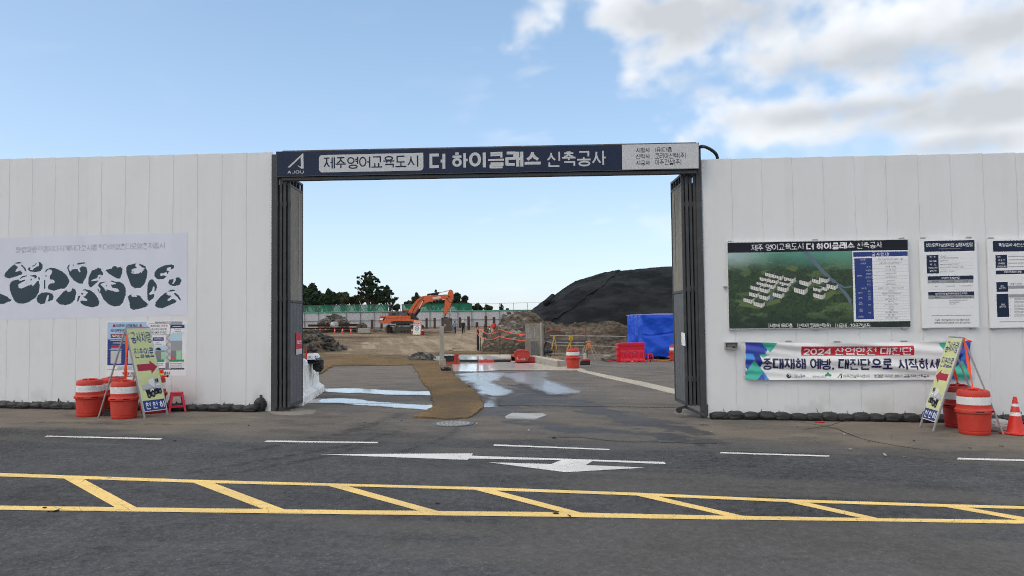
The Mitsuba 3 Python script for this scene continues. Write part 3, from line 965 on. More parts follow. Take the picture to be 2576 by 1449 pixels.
LW = zmap(0, 996.7, .3473)
dashes = [[(110.5, 1098.8), (120, 1096.6), (409.8, 1103.2), (402.5, 1106.2)], [(664, 1112), (672, 1108.6), (952.2, 1112.4), (948.7, 1115.5)],
          [(1241.5, 1121.8), (1242.5, 1118.3), (1534.6, 1130.2), (1532, 1132.6)], [(1810.9, 1140.6), (1813.7, 1138.0), (2087.3, 1146.3), (2084.6, 1149.4)],
          [(2407.6, 1156.2), (2411, 1152.3), (2640, 1158), (2640, 1162.5)]]
for d in dashes:
    markings.add("lane_dash", ground_sheet(gpoly(d), 0.004), "paint_white")
head = [(803, 1143.4), (1190, 1141), (1186, 1149), (1175.5, 1157.5)]
shaft = [_Z7(*p) for p in [(1005, 306), (1033, 286), (2420, 331), (2432, 346), (1900, 325), (1852, 353), (2280, 372), (1705, 405), (1140, 333), (1600, 346), (1672, 318)]]
arrow = unary_union([Polygon(gpoly(head)).buffer(0), Polygon(gpoly(shaft)).buffer(0)]).buffer(0.01).buffer(-0.01)
markings.add("direction_arrow", ground_sheet(arrow, 0.004), "paint_white", label="white painted straight-on and turn arrow on the near lane")


def strip(top, bottom):
    return Polygon(gpoly(top) + gpoly(bottom)[::-1]).buffer(0)


upper = strip([(-40, 1189.6), (0, 1190.5), (486, 1207.5), (894.6, 1218.3), (1191.8, 1225.6), (1594.7, 1239.9), (1949, 1255.5), (2352, 1268.3), (2640, 1276)],
              [(-40, 1198), (0, 1199), (486, 1214.8), (894.6, 1224.4), (1191.8, 1232.6), (1594.7, 1247), (1949, 1262.4), (2352, 1275.3), (2640, 1283)])
lower = strip([(-40, 1272), (0, 1272.8), (894.6, 1284.3), (1403.6, 1289.2), (1725, 1296.1), (2223.5, 1304.8), (2640, 1309.5)],
              [(-40, 1282.5), (0, 1283.2), (894.6, 1294.7), (1403.6, 1300.8), (1725, 1306.5), (2223.5, 1312.5), (2640, 1319.5)])
markings.add("yellow_line", ground_sheet(upper, 0.004), "paint_yellow")
markings.add("yellow_line", ground_sheet(lower, 0.004), "paint_yellow")
stripes = [[(149.3, 1198), (198, 1199), (352.5, 1282), (298.7, 1282)], [(470, 1209), (520, 1209), (725.9, 1286), (673.8, 1286)], [(815, 1220), (862, 1220), (1108.4, 1288), (1061.6, 1288)],
           [(1180, 1229), (1230, 1230), (1476.6, 1294), (1428, 1293)], [(1578, 1242), (1630, 1244), (1890, 1303), (1838, 1301.5)], [(1950, 1257), (2005, 1259), (2223.5, 1307.5), (2178.3, 1306.5)],
           [(2345, 1270), (2398, 1271), (2640, 1313), (2580, 1312)]]
for s in stripes:
    markings.add("hatch_stripe", ground_sheet(Polygon(gpoly(s)).buffer(0).difference(upper.buffer(0.002)).difference(lower.buffer(0.002)), 0.004), "paint_yellow")
# the sunk rail of the gate: a steel channel with a dark slot, flush in the asphalt
a, b = gp(800, 1014)[:2], gp(1716, 1026)[:2]
rail_dir = (b - a) / np.linalg.norm(b - a)
rail_n = np.array([-rail_dir[1], rail_dir[0]])
for w, lift, m in ((0.045, 0.004, "galvanised"), (0.022, 0.008, "slot_black")):
    q = [a + rail_n * w, b + rail_n * w, b - rail_n * w, a - rail_n * w]
    markings.add("gate_rail" if lift < .005 else "rail_slot", ground_sheet(q, lift), m)
# pale cement line, cracks and spilled cement by the gate feet
pale = strip([_Z5(1815, 121), _Z5(2000, 160), _Z5(2250, 207), _Z5(2490, 262)], [_Z5(1800, 132), _Z5(1960, 172), _Z5(2210, 228), _Z5(2490, 297)])
markings.add("cement_line", ground_sheet(pale, 0.004), "pad_concrete")


def ragged(pts, rng, amp=0.05, n=90):
    c = smooth_curve(pts, n, closed=True)
    ctr = c.mean(0)
    r = 1 + amp * (np.convolve(rng.normal(size=n), np.ones(3) / 3, "same"))[:, None]
    return Polygon(ctr + (c - ctr) * r).buffer(0)


r_ = np.random.default_rng(3)
for cx, cy, w, h in ((735, 1036, 62, 9), (1745, 1037, 50, 9)):
    q = [gp(cx + w * math.cos(t), cy + h * math.sin(t))[:2] for t in np.linspace(0, 2 * np.pi, 10, endpoint=False)]
    markings.add("cement_patch", ground_sheet(ragged(q, r_, 0.09), 0.003), "cement_dust")


def crack_sheet(pts, w, seed):
    rng = np.random.default_rng(seed)
    q = np.array([gp(*p)[:2] for p in pts])
    q = smooth_curve(q, 60)
    q = q + np.cumsum(rng.normal(0, 0.006, q.shape), 0)
    return LineString(q).buffer(w, cap_style=2)


for i, pts in enumerate([[_Z7(1570, 150), _Z7(1900, 160), _Z7(2100, 185), _Z7(2350, 188), _Z7(2576, 198), (1806, 1118)], [(2010, 1062), (2100, 1078), (2150, 1098), (2250, 1120), (2340, 1133)], [(2150, 1046), (2080, 1070), (2010, 1080)],
                         [(940, 1020), (1060, 1030)], [(120, 1288), (150, 1282), (170, 1275)]]):
    markings.add("crack", ground_sheet(crack_sheet(pts, 0.011, i), 0.003 if i else 0.0035), "slot_black")

# concrete pad of the wheel wash, and water standing or running on the ground
pad = Polygon(gpoly([(1100, 928), (1135, 935), (1250, 931), (1440, 932), (1475, 930), (1440, 921), (1400, 912), (1370, 888), (1120, 890)])).buffer(0)
structure("concrete_pad", ground_sheet(pad, 0.006), "pad_concrete")
W = Thing("water_on_the_drive", "thin sheets of water lying on the drive and the wash pad", None, kind="structure")
rw = np.random.default_rng(11)


def water_sheet(poly, lift, mat):
    poly = poly.buffer(0)
    v2, f = trimesh.creation.triangulate_polygon(poly, engine="earcut")
    m = trimesh.Trimesh(np.c_[v2, np.zeros(len(v2))], f, process=True).subdivide_to_size(0.22, max_iter=14)
    v, f = m.vertices.copy(), m.faces
    nz = np.cross(v[f[:, 1]] - v[f[:, 0]], v[f[:, 2]] - v[f[:, 0]])[:, 2]
    f = np.where((nz < 0)[:, None], f[:, ::-1], f)
    import shapely
    d = shapely.distance(shapely.points(v[:, :2]), poly.boundary)
    v[:, 2] = ground_z(v[:, 0], v[:, 1]) + lift
    W.add("pool", trimesh.Trimesh(v, f, process=False), mat, uv=np.c_[d, d * 0])


def pool(pts, lift, mat, amp=0.03, n=110):
    q = smooth_curve([p[:2] for p in pts], n, closed=True)
    water_sheet(Polygon(q).buffer(0.12), lift, mat)


Z = _Z5


def strip_pool(top, bottom, lift, mat):
    t, b_ = smooth_curve(np.array([gp(*p)[:2] for p in top]), 70), smooth_curve(np.array([gp(*p)[:2] for p in bottom]), 70)
    water_sheet(Polygon(list(map(tuple, t)) + list(map(tuple, b_[::-1]))).buffer(0.10), lift, mat)


strip_pool([Z(150, 248), Z(400, 249), Z(600, 262), Z(852, 266)], [Z(150, 272), Z(330, 276), Z(600, 288), Z(862, 292)], 0.006, "standing_water")
strip_pool([Z(60, 318), Z(250, 312), Z(440, 326), Z(640, 345), Z(868, 356)], [Z(60, 342), Z(200, 343), Z(560, 366), Z(868, 387)], 0.006, "standing_water")
pool([gp(*Z(*p)) for p in [(1055, 150), (1200, 143), (1335, 146), (1305, 168), (1330, 228), (1378, 268), (1335, 290), (1255, 300), (1200, 296), (1150, 262), (1085, 218), (1062, 180)]], 0.0035, "wet_film")
pool([gp(*Z(*p)) for p in [(1185, 285), (1250, 300), (1290, 305), (1270, 335), (1250, 365), (1200, 368), (1190, 330)]], 0.0045, "wet_film", 0.05)
pool([gp(*Z(*p)) for p in [(1385, 148), (1560, 137), (1600, 170), (1680, 208), (1790, 252), (1750, 285), (1660, 292), (1565, 272), (1475, 234), (1425, 205), (1375, 180)]], 0.0035, "wet_film")
pool([gp(*Z(*p)) for p in [(930, 124), (950, 84), (1100, 80), (1300, 80), (1480, 86), (1530, 104), (1470, 124), (1350, 122), (1230, 133), (1060, 137)]], 0.011, "pad_water", 0.02)
pool([gp(*Z(*p)) for p in [(935, 68), (950, 36), (1080, 34), (1130, 42), (1190, 36), (1372, 28), (1376, 70), (1150, 74)]], 0.011, "pad_water", 0.02)

# coir matting
M_ = Thing("coir_matting", "brown coir matting curving across the drive towards the road", "matting")
mat_pts = [Z(*p) for p in [(735, 98), (770, 150), (800, 212), (850, 272), (868, 335), (868, 372), (805, 412), (733, 433), (745, 441), (950, 451), (1095, 443), (1150, 412), (1190, 384), (1192, 352), (1160, 288), (1062, 210), (1000, 165), (985, 90), (860, 88)]]
c = Polygon([gp(x, y)[:2] for x, y in mat_pts])
rm = np.random.default_rng(5)


def fray(poly, rng, amp=0.025, step=0.18):
    q = np.array(poly.segmentize(step).exterior.coords)[:-1]
    return Polygon(q + rng.normal(0, amp, q.shape)).buffer(0.03).buffer(-0.03)


def mat_mesh(poly, thick, wave, seed):
    poly = poly.buffer(0)
    v2, f = trimesh.creation.triangulate_polygon(poly, engine="earcut")
    m = trimesh.Trimesh(np.c_[v2, np.zeros(len(v2))], f, process=False)
    m = m.subdivide_to_size(0.28, max_iter=12)
    v = m.vertices.copy()
    f = m.faces
    nz = np.cross(v[f[:, 1]] - v[f[:, 0]], v[f[:, 2]] - v[f[:, 0]])[:, 2]
    f = np.where((nz < 0)[:, None], f[:, ::-1], f)
    m = trimesh.Trimesh(v, f, process=True)
    v = m.vertices.copy()
    rim = np.unique(m.edges[trimesh.grouping.group_rows(m.edges_sorted, require_count=1)])
    h = thick + wave * meshkit.fbm(np.c_[v[:, 0] * 1.2, v[:, 1] * 1.2, v[:, 0] * 0], 3, seed)
    e = m.edges[trimesh.grouping.group_rows(m.edges_sorted, require_count=1)]
    top = v.copy()
    top[:, 2] = ground_z(v[:, 0], v[:, 1]) + h
    bot = top.copy()
    bot[:, 2] = ground_z(v[:, 0], v[:, 1]) - 0.03
    n = len(top)
    side = np.vstack([np.c_[e[:, 0], e[:, 0] + n, e[:, 1] + n], np.c_[e[:, 0], e[:, 1] + n, e[:, 1]]])
    return trimesh.Trimesh(np.vstack([top, bot]), np.vstack([m.faces, side]), process=False)


M_.solo(mat_mesh(fray(c, rm), 0.020, 0.035, 4), "coir", smooth=40)
M2_ = Thing("coir_matting", "wide brown coir mat lying across the drive behind the curved mat", "matting")
q = [Z(*p) for p in [(95, 165), (150, 148), (185, 120), (218, 104), (470, 101), (738, 96), (905, 90), (905, 72), (715, 68), (700, 34), (420, 30), (120, 28), (90, 80)]]
M2_.solo(mat_mesh(fray(Polygon([gp(*p)[:2] for p in q]), rm, 0.04, 0.3), 0.012, 0.055, 6), "coir", smooth=40)
M3_ = Thing("coir_matting", "strip of brown coir matting along the far edge of the wash pad", "matting")
q = [Z(*p) for p in [(925, 27), (1000, 29), (1250, 27), (1420, 20), (1330, 12), (1060, 10), (925, 12)]]
M3_.solo(mat_mesh(fray(Polygon([gp(*p)[:2] for p in q]), rm, 0.05, 0.4), 0.02, 0.10, 8), "coir", smooth=40)

# ------------------------------------------------------------------ hoarding walls
s_left = wsz(683, 800)[0]
s_right = wsz(1773, 800)[0]
S_POST_L, S_POST_R = s_left, s_right
PANEL = 0.6


def hoarding(label, s0, direction, count, top0, step):
    t = Thing("hoarding_wall", label, "wall")
    proto = {}
    for i in range(count):
        a = s0 + direction * i * PANEL
        lo, hi = min(a, a + direction * PANEL), max(a, a + direction * PANEL)
        base = float(ground_z(*wpt((lo + hi) / 2, 0)[:2])) - 0.02
        top = top0 - step * i * direction * 1.0 if direction > 0 else top0 + step * i
        m = cat(bx((0.0025, base, -0.05), (PANEL - 0.0025, top, 0.0), 0.002), bx((-.002, base + .002, -0.048), (PANEL - .003, top - .004, -0.010)))
        t.M = wall_matrix(lo, 0)
        t.add("panel", m, "panel_white")
    t.M = np.eye(4)
    lo, hi = sorted((s0, s0 + direction * count * PANEL))
    rails = []
    for z in (0.5, 1.9, 3.3, 4.6):
        rails.append(moved(bx((lo, z, -0.13), (hi, z + 0.06, -0.075), 0.01), wall_matrix(0, 0)))
    t.add("backing_sheet", moved(bx((lo + .01, 0.05, -0.070), (hi - .01, top0 - 0.35, -0.055)), wall_matrix(0, 0)), "panel_back")
    for z in rails:
        t.add("rear_rail", z, "galvanised")
    for k in range(int((hi - lo) / 2.4)):
        s = lo + 0.3 + 2.4 * k
        t.add("rear_post", moved(bx((s, 0, -0.20), (s + 0.06, top0 - 0.5, -0.135), 0.01), wall_matrix(0, 0)), "galvanised")
    return t


hoarding("long off-white panel hoarding left of the gate, carrying the stone mural", s_left, -1, 24, EYE + 3.872, 0.0115)
hoarding("off-white panel hoarding right of the gate, carrying the project boards", s_right, 1, 24, EYE + 3.305, 0.0120)

# ------------------------------------------------------------------ gate frame with its sign beam
BEAM_OFF = 0.26
gf = Thing("gate_frame", "dark steel gate frame with a navy and white sign beam over the entrance", "gate frame")
zl, zr = wsz(690, 387)[1] + 0.0, wsz(1768, 371)[1]
gf.M = np.eye(4)
gf.add("post", moved(bx((s_left + 0.012, -0.05, -0.10), (s_left + 0.135, zl - 0.02, 0.05), 0.008), wall_matrix(0, 0)), "gate_grey")
gf.add("post", moved(bx((s_right - 0.125, -0.05, -0.10), (s_right - 0.012, zr, 0.05), 0.008), wall_matrix(0, 0)), "gate_grey")
bp = wall_plane(BEAM_OFF)
TL, TR, BR, BL = bp.uv(694, 381), bp.uv(1758.5, 358.8), bp.uv(1759, 424.6), bp.uv(695, 444.5)
mTL, mTR, mBR, mBL = [np.array(q) for q in (TL, TR, BR, BL)]
fr = lambda t: (mTL + (mTR - mTL) * t, mBL + (mBR - mBL) * t)
SPL = bp.uv(1564, 362.8)[0]
tS = (SPL - mTL[0]) / (mTR[0] - mTL[0])
a, b = fr(tS)
gf.add("sign_box", bp.mesh(Polygon([TL, TR, BR, BL]), -0.225, 0.22), "steel_grey")
navy = gf.add("sign_face", bp.mesh(Polygon([TL + np.array([.012, -.012]), a - [0, .012], b + [0, .012], BL + np.array([.012, .012])]), -0.003, 0.006), "print_navy")
white = gf.add("sign_face", bp.mesh(Polygon([a - [-.004, .012], TR - np.array([.012, .012]), BR + np.array([-.012, .012]), b + [.004, .012]]), -0.003, 0.006), "print_pale_grey", label="pale grey end of the sign beam with three lines of company names")
d_ = (mBR - mBL) / np.linalg.norm(mBR - mBL)
gf.add("lower_tube", moved(bar([mBL[0] + .1, mBL[1] - 0.045, -0.12], [mBR[0] - .05, mBR[1] - 0.045, -0.12], 0.075, 0.12), bp.matrix()), "gate_grey")
gf.add("upper_tube", moved(bar([mTL[0] + .1, mTL[1] + 0.012, -0.14], [mTR[0] - .05, mTR[1] + 0.012, -0.14], 0.05, 0.08), bp.matrix()), "gate_grey")
for t in np.linspace(0.05, 0.97, 6):
    q = mTL + (mTR - mTL) * t
    gf.add("bolt", moved(bx((q[0] - .012, q[1], -0.05), (q[0] + .012, q[1] + .025, -0.03), .004), bp.matrix()), "galvanised")
for s in (mTL[0] + .06, mTR[0] - .1):
    z0, z1 = (mBL[1], mTL[1]) if s < 0 else (mBR[1], mTR[1])
    gf.add("bracket", moved(bx((s - .05, z0 + .05, -BEAM_OFF - .02), (s + .05, z1 - .05, -0.22), .006), bp.matrix()), "gate_grey")
ZB1, ZB2 = zmap(670.9, 345, .2233), zmap(1246, 345, .2233)


def zrect(zm, x0, y0, x1, y1):
    return (*zm(x0, y0), *zm(x1, y1))


def letter(t, plane, s, rect, mat, bold=0.0, lift=0.004, name="lettering", depth=0.002, parent=None, shear=None, track=0.0):
    g = fit(text(s, bold, track), *plane.rect(*rect))
    if shear:
        x0 = (g.bounds[0] + g.bounds[2]) / 2
        g = affinity.affine_transform(g, [1, 0, shear, 1, 0, -shear * x0])
    return t.add(name, plane.mesh(g, lift, depth), mat, parent=parent)


SH = d_[1] / d_[0]
logo = [(235, 342), (408, 182), (413, 182), (418, 352), (392, 357), (345, 316), (388, 335), (385, 226), (262, 342)]
gf.add("emblem", bp.mesh(bp.poly([ZB1(*p) for p in logo]), 0.004, 0.002), "print_pale_grey", parent=navy)
letter(gf, bp, "AJOU", zrect(ZB1, 236, 372, 418, 411), "print_pale_grey", 0.02, parent=navy, shear=SH, track=.08)
pill = bp.rect(*zrect(ZB1, 590, 190, 1765, 387))
pr = 0.075
pg = sbox(pill[0] + pr, pill[1] + pr, pill[2] - pr, pill[3] - pr).buffer(pr)
pg = unary_union([pg, sbox(pill[2] - pr, pill[3] - pr, pill[2], pill[3])])
xm = (pill[0] + pill[2]) / 2
pg = affinity.affine_transform(pg, [1, 0, SH, 1, 0, -SH * xm])
gf.add("name_plate", bp.mesh(pg, 0.004, 0.002), "print_pale_grey", parent=navy)
letter(gf, bp, "제주영어교육도시", zrect(ZB1, 642, 217, 1708, 354), "print_navy", 0.012, 0.007, parent=navy, shear=SH)
letter(gf, bp, "더", (1080.4, 386.4, 1120.2, 425), "print_pale_grey", 0.055, parent=navy, shear=SH)
letter(gf, bp, "하이클래스", (1138, 381.5, 1360.5, 423.5), "print_pale_grey", 0.052, parent=navy, shear=SH)
letter(gf, bp, "신축공사", (1376, 380.5, 1524, 419), "print_pale_grey", 0.014, parent=navy, shear=SH)
for (s, x0, x1), (y0, y1) in zip((("시행사", 1585, 1740), ("(유)더흄", 1798, 1990), ("신탁사", 1585, 1740), ("코리아신탁(주)", 1798, 2148), ("시공사", 1585, 1740), ("아주건설(주)", 1798, 2095)),
                                 ((120, 176), (112, 170), (191, 246), (178, 242), (264, 318), (250, 314))):
    letter(gf, bp, s, zrect(ZB2, x0, y0, x1, y1), "print_ink", 0.022 if len(s) == 3 else 0.006, parent=white, shear=SH)
# black hose looping from the beam to the back of the right wall
pc = [at(1762, 369, 15.5), at(1775, 370, 15.7), at(1792, 379, 15.8), at(1803, 391, 15.9), at(1806, 405, 15.95)]
gf.add("cable", tube(smooth_curve(pc, 20), 0.035, 8), "black_rubber", smooth=True)

# ------------------------------------------------------------------ folded gate leaves
LEAF_L, LEAF_W = 1.05, 0.058


def gate_leaf(t, x, y, base, h, flip):
    """A leaf standing along +y, its front stile towards the road."""
    t.M = place((x, y, base))
    hw = LEAF_W / 2
    zmid = 2.32
    fr_ = [bx((-hw, 0, 0), (hw, 0.05, h), 0.006), bx((-hw, LEAF_L - 0.05, 0), (hw, LEAF_L, h), 0.006)]
    for z in (0.0, zmid, h - 0.24, h - 0.05):
        fr_.append(bx((-hw + .004, 0.05, z), (hw - .004, LEAF_L - 0.05, z + 0.05), 0.005))
    for yy in (0.3, 0.55, 0.8):
        fr_.append(bx((-.018, yy - .015, h - 0.19), (.018, yy + .015, h - .05), 0.003))
    key = t.add("leaf", cat(fr_), "gate_grey")
    n = 4
    w = (LEAF_L - 0.11) / n
    for i in range(n):
        t.add("slat", bx((-hw + .012, 0.055 + i * w + .004, 0.055), (hw - .008, 0.055 + (i + 1) * w - .004, zmid - .003), 0.010), "gate_panel", parent=key)
    xs = np.linspace(0.052, LEAF_L - 0.052, 14)
    zs = np.linspace(zmid + 0.055, h - 0.242, 26)
    sgn = 1 if flip else -1

    def fab(Y, Z):
        return sgn * (hw - 0.012) + 0.006 * np.sin(Y * 17 + Z * 0.7) + 0.010 * (meshkit.fbm(np.stack([Y * 3, Z * 1.1, Y * 0 + x * 9], -1), 3, 2) - 0.5)
    g = grid_mesh(xs, zs, fab)
    v = g.vertices
    t.add("screen_cloth", trimesh.Trimesh(np.c_[v[:, 2], v[:, 0], v[:, 1]], g.faces, process=False), "mesh_fabric", smooth=True, parent=key)
    for yy in (0.70,):
        t.add("cloth_strap", bx((sgn * hw - .003, yy, zmid + .5), (sgn * hw + .002, yy + .03, h - .3)), "print_grey", parent=key)
    for z in (0.5, zmid + .02, h - 0.7):
        t.add("hinge", tube([(hw + .008, -.006, z), (hw + .008, -.006, z + .10)], .010, 8), "gate_grey", parent=key)
    t.M = np.eye(4)
    return key


def leaf_x(px, Y):
    return at(px, 700, Y)[0]


lg = Thing("folding_gate", "dark grey folding gate leaves stacked open at the left side of the entrance", "gate")
Yl = 16.80
for i, px in enumerate((694.5, 705, 715.5, 725.5)):
    x = leaf_x(px, Yl)
    kl = gate_leaf(lg, x, Yl + (0.03 if i % 2 else 0.0), float(ground_z(x, Yl)) + 0.09, EYE + 3.27 - 0.09, True)
xl = leaf_x(725.5, Yl)
fp = Plane((xl + LEAF_W / 2 + .001, Yl, 0), (0, 1, 0), (0, 0, 1))
Z3 = zmap(664.6, 409, .4407)
sg = lg.add("notice_plate", fp.mesh(fp.poly([(744, 837), (758.6, 840), (758.6, 889), (744, 893)]), 0.002, 0.006), "print_red", parent=kl, label="red notice plate with white lettering")
letter(lg, fp, "에스원", (746.5, 856, 757, 866), "print_white", 0.03, 0.009, parent=kl)
lg.add("notice_strip", fp.mesh(fp.poly([(744, 879), (758.6, 876.5), (758.6, 889), (744, 893)]), 0.009, 0.002), "print_pale_grey", parent=kl)
rg = Thing("folding_gate", "dark grey folding gate leaves stacked open at the right side of the entrance", "gate")
Yr = 15.62
for i, px in enumerate((1752, 1742, 1732, 1722.5)):
    x = leaf_x(px, Yr)
    kr = gate_leaf(rg, x, Yr + (0.03 if i % 2 else 0.0), float(ground_z(x, Yr)) + 0.24, EYE + 3.06 - 0.24, False)
xr = leaf_x(1722.5, Yr)
fp2 = Plane((xr - LEAF_W / 2 - .001, Yr, 0), (0, -1, 0), (0, 0, 1))
rg.add("paper_notice", fp2.mesh(fp2.poly([(1714.3, 836), (1723.3, 838), (1724.5, 871), (1715.5, 868)]), 0.002, 0.004), "print_white", parent=kr, label="white paper notice taped to the slats")
q0 = gp(1722, 1026)
rg.add("wheel_arm", cat(bar([xr, Yr + .1, q0[2] + .22], [xr - .18, Yr - .02, q0[2] + .20], .05), bar([xr, Yr + .1, q0[2] + .2], [xr + .33, Yr - .25, q0[2] + .06], .05), bar([xr + .33, Yr - .25, q0[2] + .06], [xr + .33, Yr - .25, q0[2] + .3], .05)), "gate_grey")
rg.add("wheel", tube([[xr - .18, Yr - .06, q0[2] + .16], [xr - .18, Yr + .02, q0[2] + .16]], .06, 14), "black_rubber")

# ------------------------------------------------------------------ stone mural on the left wall
ZM = zmap(0, 575, .1886)
wp0 = wall_plane(0.0)
mu = Thing("mural_poster", "wide pale lilac poster of dark teal stones on the left hoarding", "poster")
cn = [wp0.uv(-160, 603), wp0.uv(472.5, 584.6), wp0.uv(471.5, 793.2), wp0.uv(-160, 809.5)]
mb = mu.add("backing", wp0.mesh(Polygon(cn), 0.002, 0.004), "print_lilac")
STONES = [
    ([(60, 625), (80, 580), (150, 510), (200, 475), (210, 490), (245, 515), (225, 540), (205, 570), (215, 580), (270, 560), (300, 585), (295, 610), (215, 640), (130, 665), (80, 655)], [(200, 465), (240, 445), (285, 448), (285, 462), (230, 470)], [(275, 488), (300, 485), (340, 525), (355, 570), (340, 570), (315, 525)]),
    ([(372, 545), (385, 520), (400, 512), (410, 530), (400, 550), (440, 555), (450, 535), (500, 505), (520, 500), (525, 480), (515, 445), (545, 450), (573, 490), (570, 530), (540, 570), (480, 580), (410, 575)], [(430, 495), (460, 490), (485, 458), (490, 465), (465, 500), (440, 508)]),
    ([(130, 760), (150, 710), (190, 690), (250, 680), (265, 700), (330, 680), (345, 690), (300, 715), (245, 745), (250, 790), (290, 800), (380, 760), (430, 745), (430, 780), (460, 750), (500, 700), (520, 700), (530, 780), (520, 850), (480, 920), (380, 985), (300, 1005), (240, 995), (200, 970), (160, 890), (135, 820)],
     [(270, 665), (300, 635), (355, 625), (360, 635), (300, 655), (275, 675)], [(400, 628), (470, 615), (500, 640), (480, 665), (455, 665), (470, 645), (420, 640)], [(415, 670), (425, 665), (430, 690), (412, 695)], [(510, 655), (530, 650), (535, 680), (520, 690)], [(520, 745), (535, 745), (530, 795), (520, 790)], [(345, 735), (360, 725), (360, 742)]),
    ([(605, 575), (620, 545), (680, 522), (740, 530), (830, 570), (890, 620), (930, 700), (915, 740), (870, 800), (800, 805), (720, 830), (650, 810), (640, 790), (650, 750), (680, 730), (725, 728), (735, 708), (718, 684), (672, 680), (665, 640), (690, 598), (700, 575), (685, 548), (650, 545), (610, 585)], [(600, 630), (625, 618), (620, 645)], [(590, 690), (605, 680), (608, 800), (590, 805)]),
    ([(490, 940), (510, 890), (560, 855), (640, 850), (700, 870), (720, 910), (705, 950), (660, 970), (635, 970), (650, 940), (655, 890), (640, 885), (620, 930), (600, 1000), (545, 1008), (505, 985)],),
    ([(745, 960), (780, 920), (850, 840), (890, 820), (910, 850), (960, 830), (960, 795), (1000, 805), (1020, 850), (1000, 950), (950, 1000), (880, 1022), (800, 1010)],),
    ([(900, 520), (910, 490), (940, 480), (915, 520), (930, 560), (950, 575), (960, 545), (1000, 540), (1035, 540), (1060, 585), (1080, 580), (1060, 530), (1110, 500), (1155, 515), (1170, 580), (1150, 650), (1120, 700), (1100, 740), (1050, 730), (985, 690), (930, 620)], [(1025, 475), (1040, 460), (1140, 448), (1140, 465), (1040, 482)], [(975, 480), (990, 480), (985, 500), (975, 498)]),
    ([(1180, 720), (1185, 650), (1215, 590), (1225, 560), (1290, 540), (1310, 520), (1350, 535), (1355, 560), (1378, 590), (1375, 625), (1340, 615), (1310, 620), (1300, 660), (1215, 690), (1225, 705), (1290, 695), (1320, 690), (1300, 715), (1250, 760), (1215, 785), (1190, 770)], [(1318, 655), (1342, 640), (1335, 672)]),
    ([(1410, 560), (1430, 545), (1490, 535), (1510, 505), (1540, 498), (1570, 520), (1610, 510), (1637, 540), (1630, 600), (1605, 670), (1560, 665), (1450, 600), (1430, 575)],),
    ([(1685, 520), (1710, 490), (1790, 470), (1830, 462), (1800, 490), (1830, 520), (1760, 545), (1755, 595), (1790, 605), (1850, 600), (1880, 580), (1890, 610), (1900, 570), (1930, 540), (1945, 520), (1970, 570), (1960, 650), (1930, 740), (1880, 790), (1800, 795), (1750, 760), (1720, 680), (1690, 600)], [(1855, 470), (1900, 480), (1950, 510), (1940, 530), (1905, 520), (1870, 495)], [(1765, 575), (1790, 570), (1785, 592)]),
    ([(1310, 760), (1330, 720), (1380, 710), (1435, 710), (1370, 725), (1340, 750), (1380, 780), (1430, 855), (1425, 810), (1500, 830), (1550, 845), (1600, 840), (1570, 800), (1500, 790), (1480, 750), (1550, 740), (1540, 710), (1600, 710), (1650, 740), (1680, 800), (1680, 880), (1640, 990), (1600, 1030), (1520, 1038), (1450, 1010), (1380, 940), (1340, 850), (1340, 800)], [(1465, 700), (1500, 695), (1560, 715), (1540, 725)], [(1415, 755), (1430, 750), (1425, 775)], [(1300, 800), (1315, 805), (1335, 860), (1318, 845)]),
    ([(1075, 980), (1080, 960), (1170, 965), (1165, 945), (1110, 910), (1140, 900), (1150, 880), (1180, 855), (1130, 820), (1100, 830), (1120, 808), (1200, 820), (1260, 860), (1310, 930), (1330, 985), (1310, 1030), (1240, 1052), (1150, 1035), (1090, 1005)], [(1030, 970), (1045, 900), (1075, 895), (1060, 940), (1045, 978)], [(1080, 865), (1095, 855), (1120, 870), (1100, 885)]),
    ([(1705, 910), (1730, 885), (1760, 880), (1750, 905), (1840, 915), (1815, 885), (1870, 895), (1900, 940), (1980, 1010), (1950, 1045), (1860, 1070), (1790, 1085), (1740, 1065), (1730, 990)],),
    ([(1965, 850), (1970, 750), (1995, 690), (2030, 672), (2060, 700), (2095, 750), (2095, 800), (2060, 850), (2065, 780), (2045, 770), (2030, 830), (1990, 865), (2000, 885), (2060, 870), (2055, 920), (1990, 972), (1970, 940)],),
    ([(2060, 630), (2065, 580), (2110, 530), (2200, 490), (2290, 480), (2325, 490), (2320, 530), (2280, 545), (2285, 510), (2230, 525), (2225, 560), (2260, 570), (2235, 610), (2220, 575), (2180, 600), (2120, 585), (2145, 605), (2135, 635), (2190, 625), (2225, 640), (2180, 675), (2100, 675)],),
    ([(2245, 720), (2260, 685), (2310, 672), (2320, 690), (2295, 740), (2320, 735), (2345, 690), (2350, 655), (2390, 650), (2425, 690), (2400, 750), (2330, 768), (2270, 755)],),
    ([(2070, 1030), (2080, 980), (2130, 920), (2200, 860), (2230, 850), (2220, 880), (2290, 900), (2260, 930), (2235, 945), (2245, 970), (2310, 935), (2360, 965), (2340, 990), (2170, 1062), (2100, 1055)], [(2240, 840), (2280, 815), (2330, 815), (2340, 830), (2270, 840)], [(2320, 870), (2340, 855), (2385, 890), (2420, 960), (2400, 955), (2360, 905)]),
    ([(-130, 985), (-60, 1000), (0, 1005), (60, 1005), (90, 985), (150, 965), (155, 945), (125, 935), (110, 915), (60, 890), (0, 865), (-60, 870), (-140, 930)],),
]
for st in STONES:
    g = unary_union([wp0.poly([ZM(*p) for p in ring]) for ring in st])
    mu.add("printed_stone", wp0.mesh(g.buffer(0.012).buffer(-0.014).buffer(0.002), 0.006, 0.002), "print_teal_dark", parent=mb)
letter(mu, wp0, "와랑와랑\u0001망지다지깨지다코시롱\u0002다하영\u0003디모영\u0003저옵서", zrect(ZM, 216, 215, 2200, 298), "print_faint", -0.008, 0.006, parent=mb, shear=0.004)

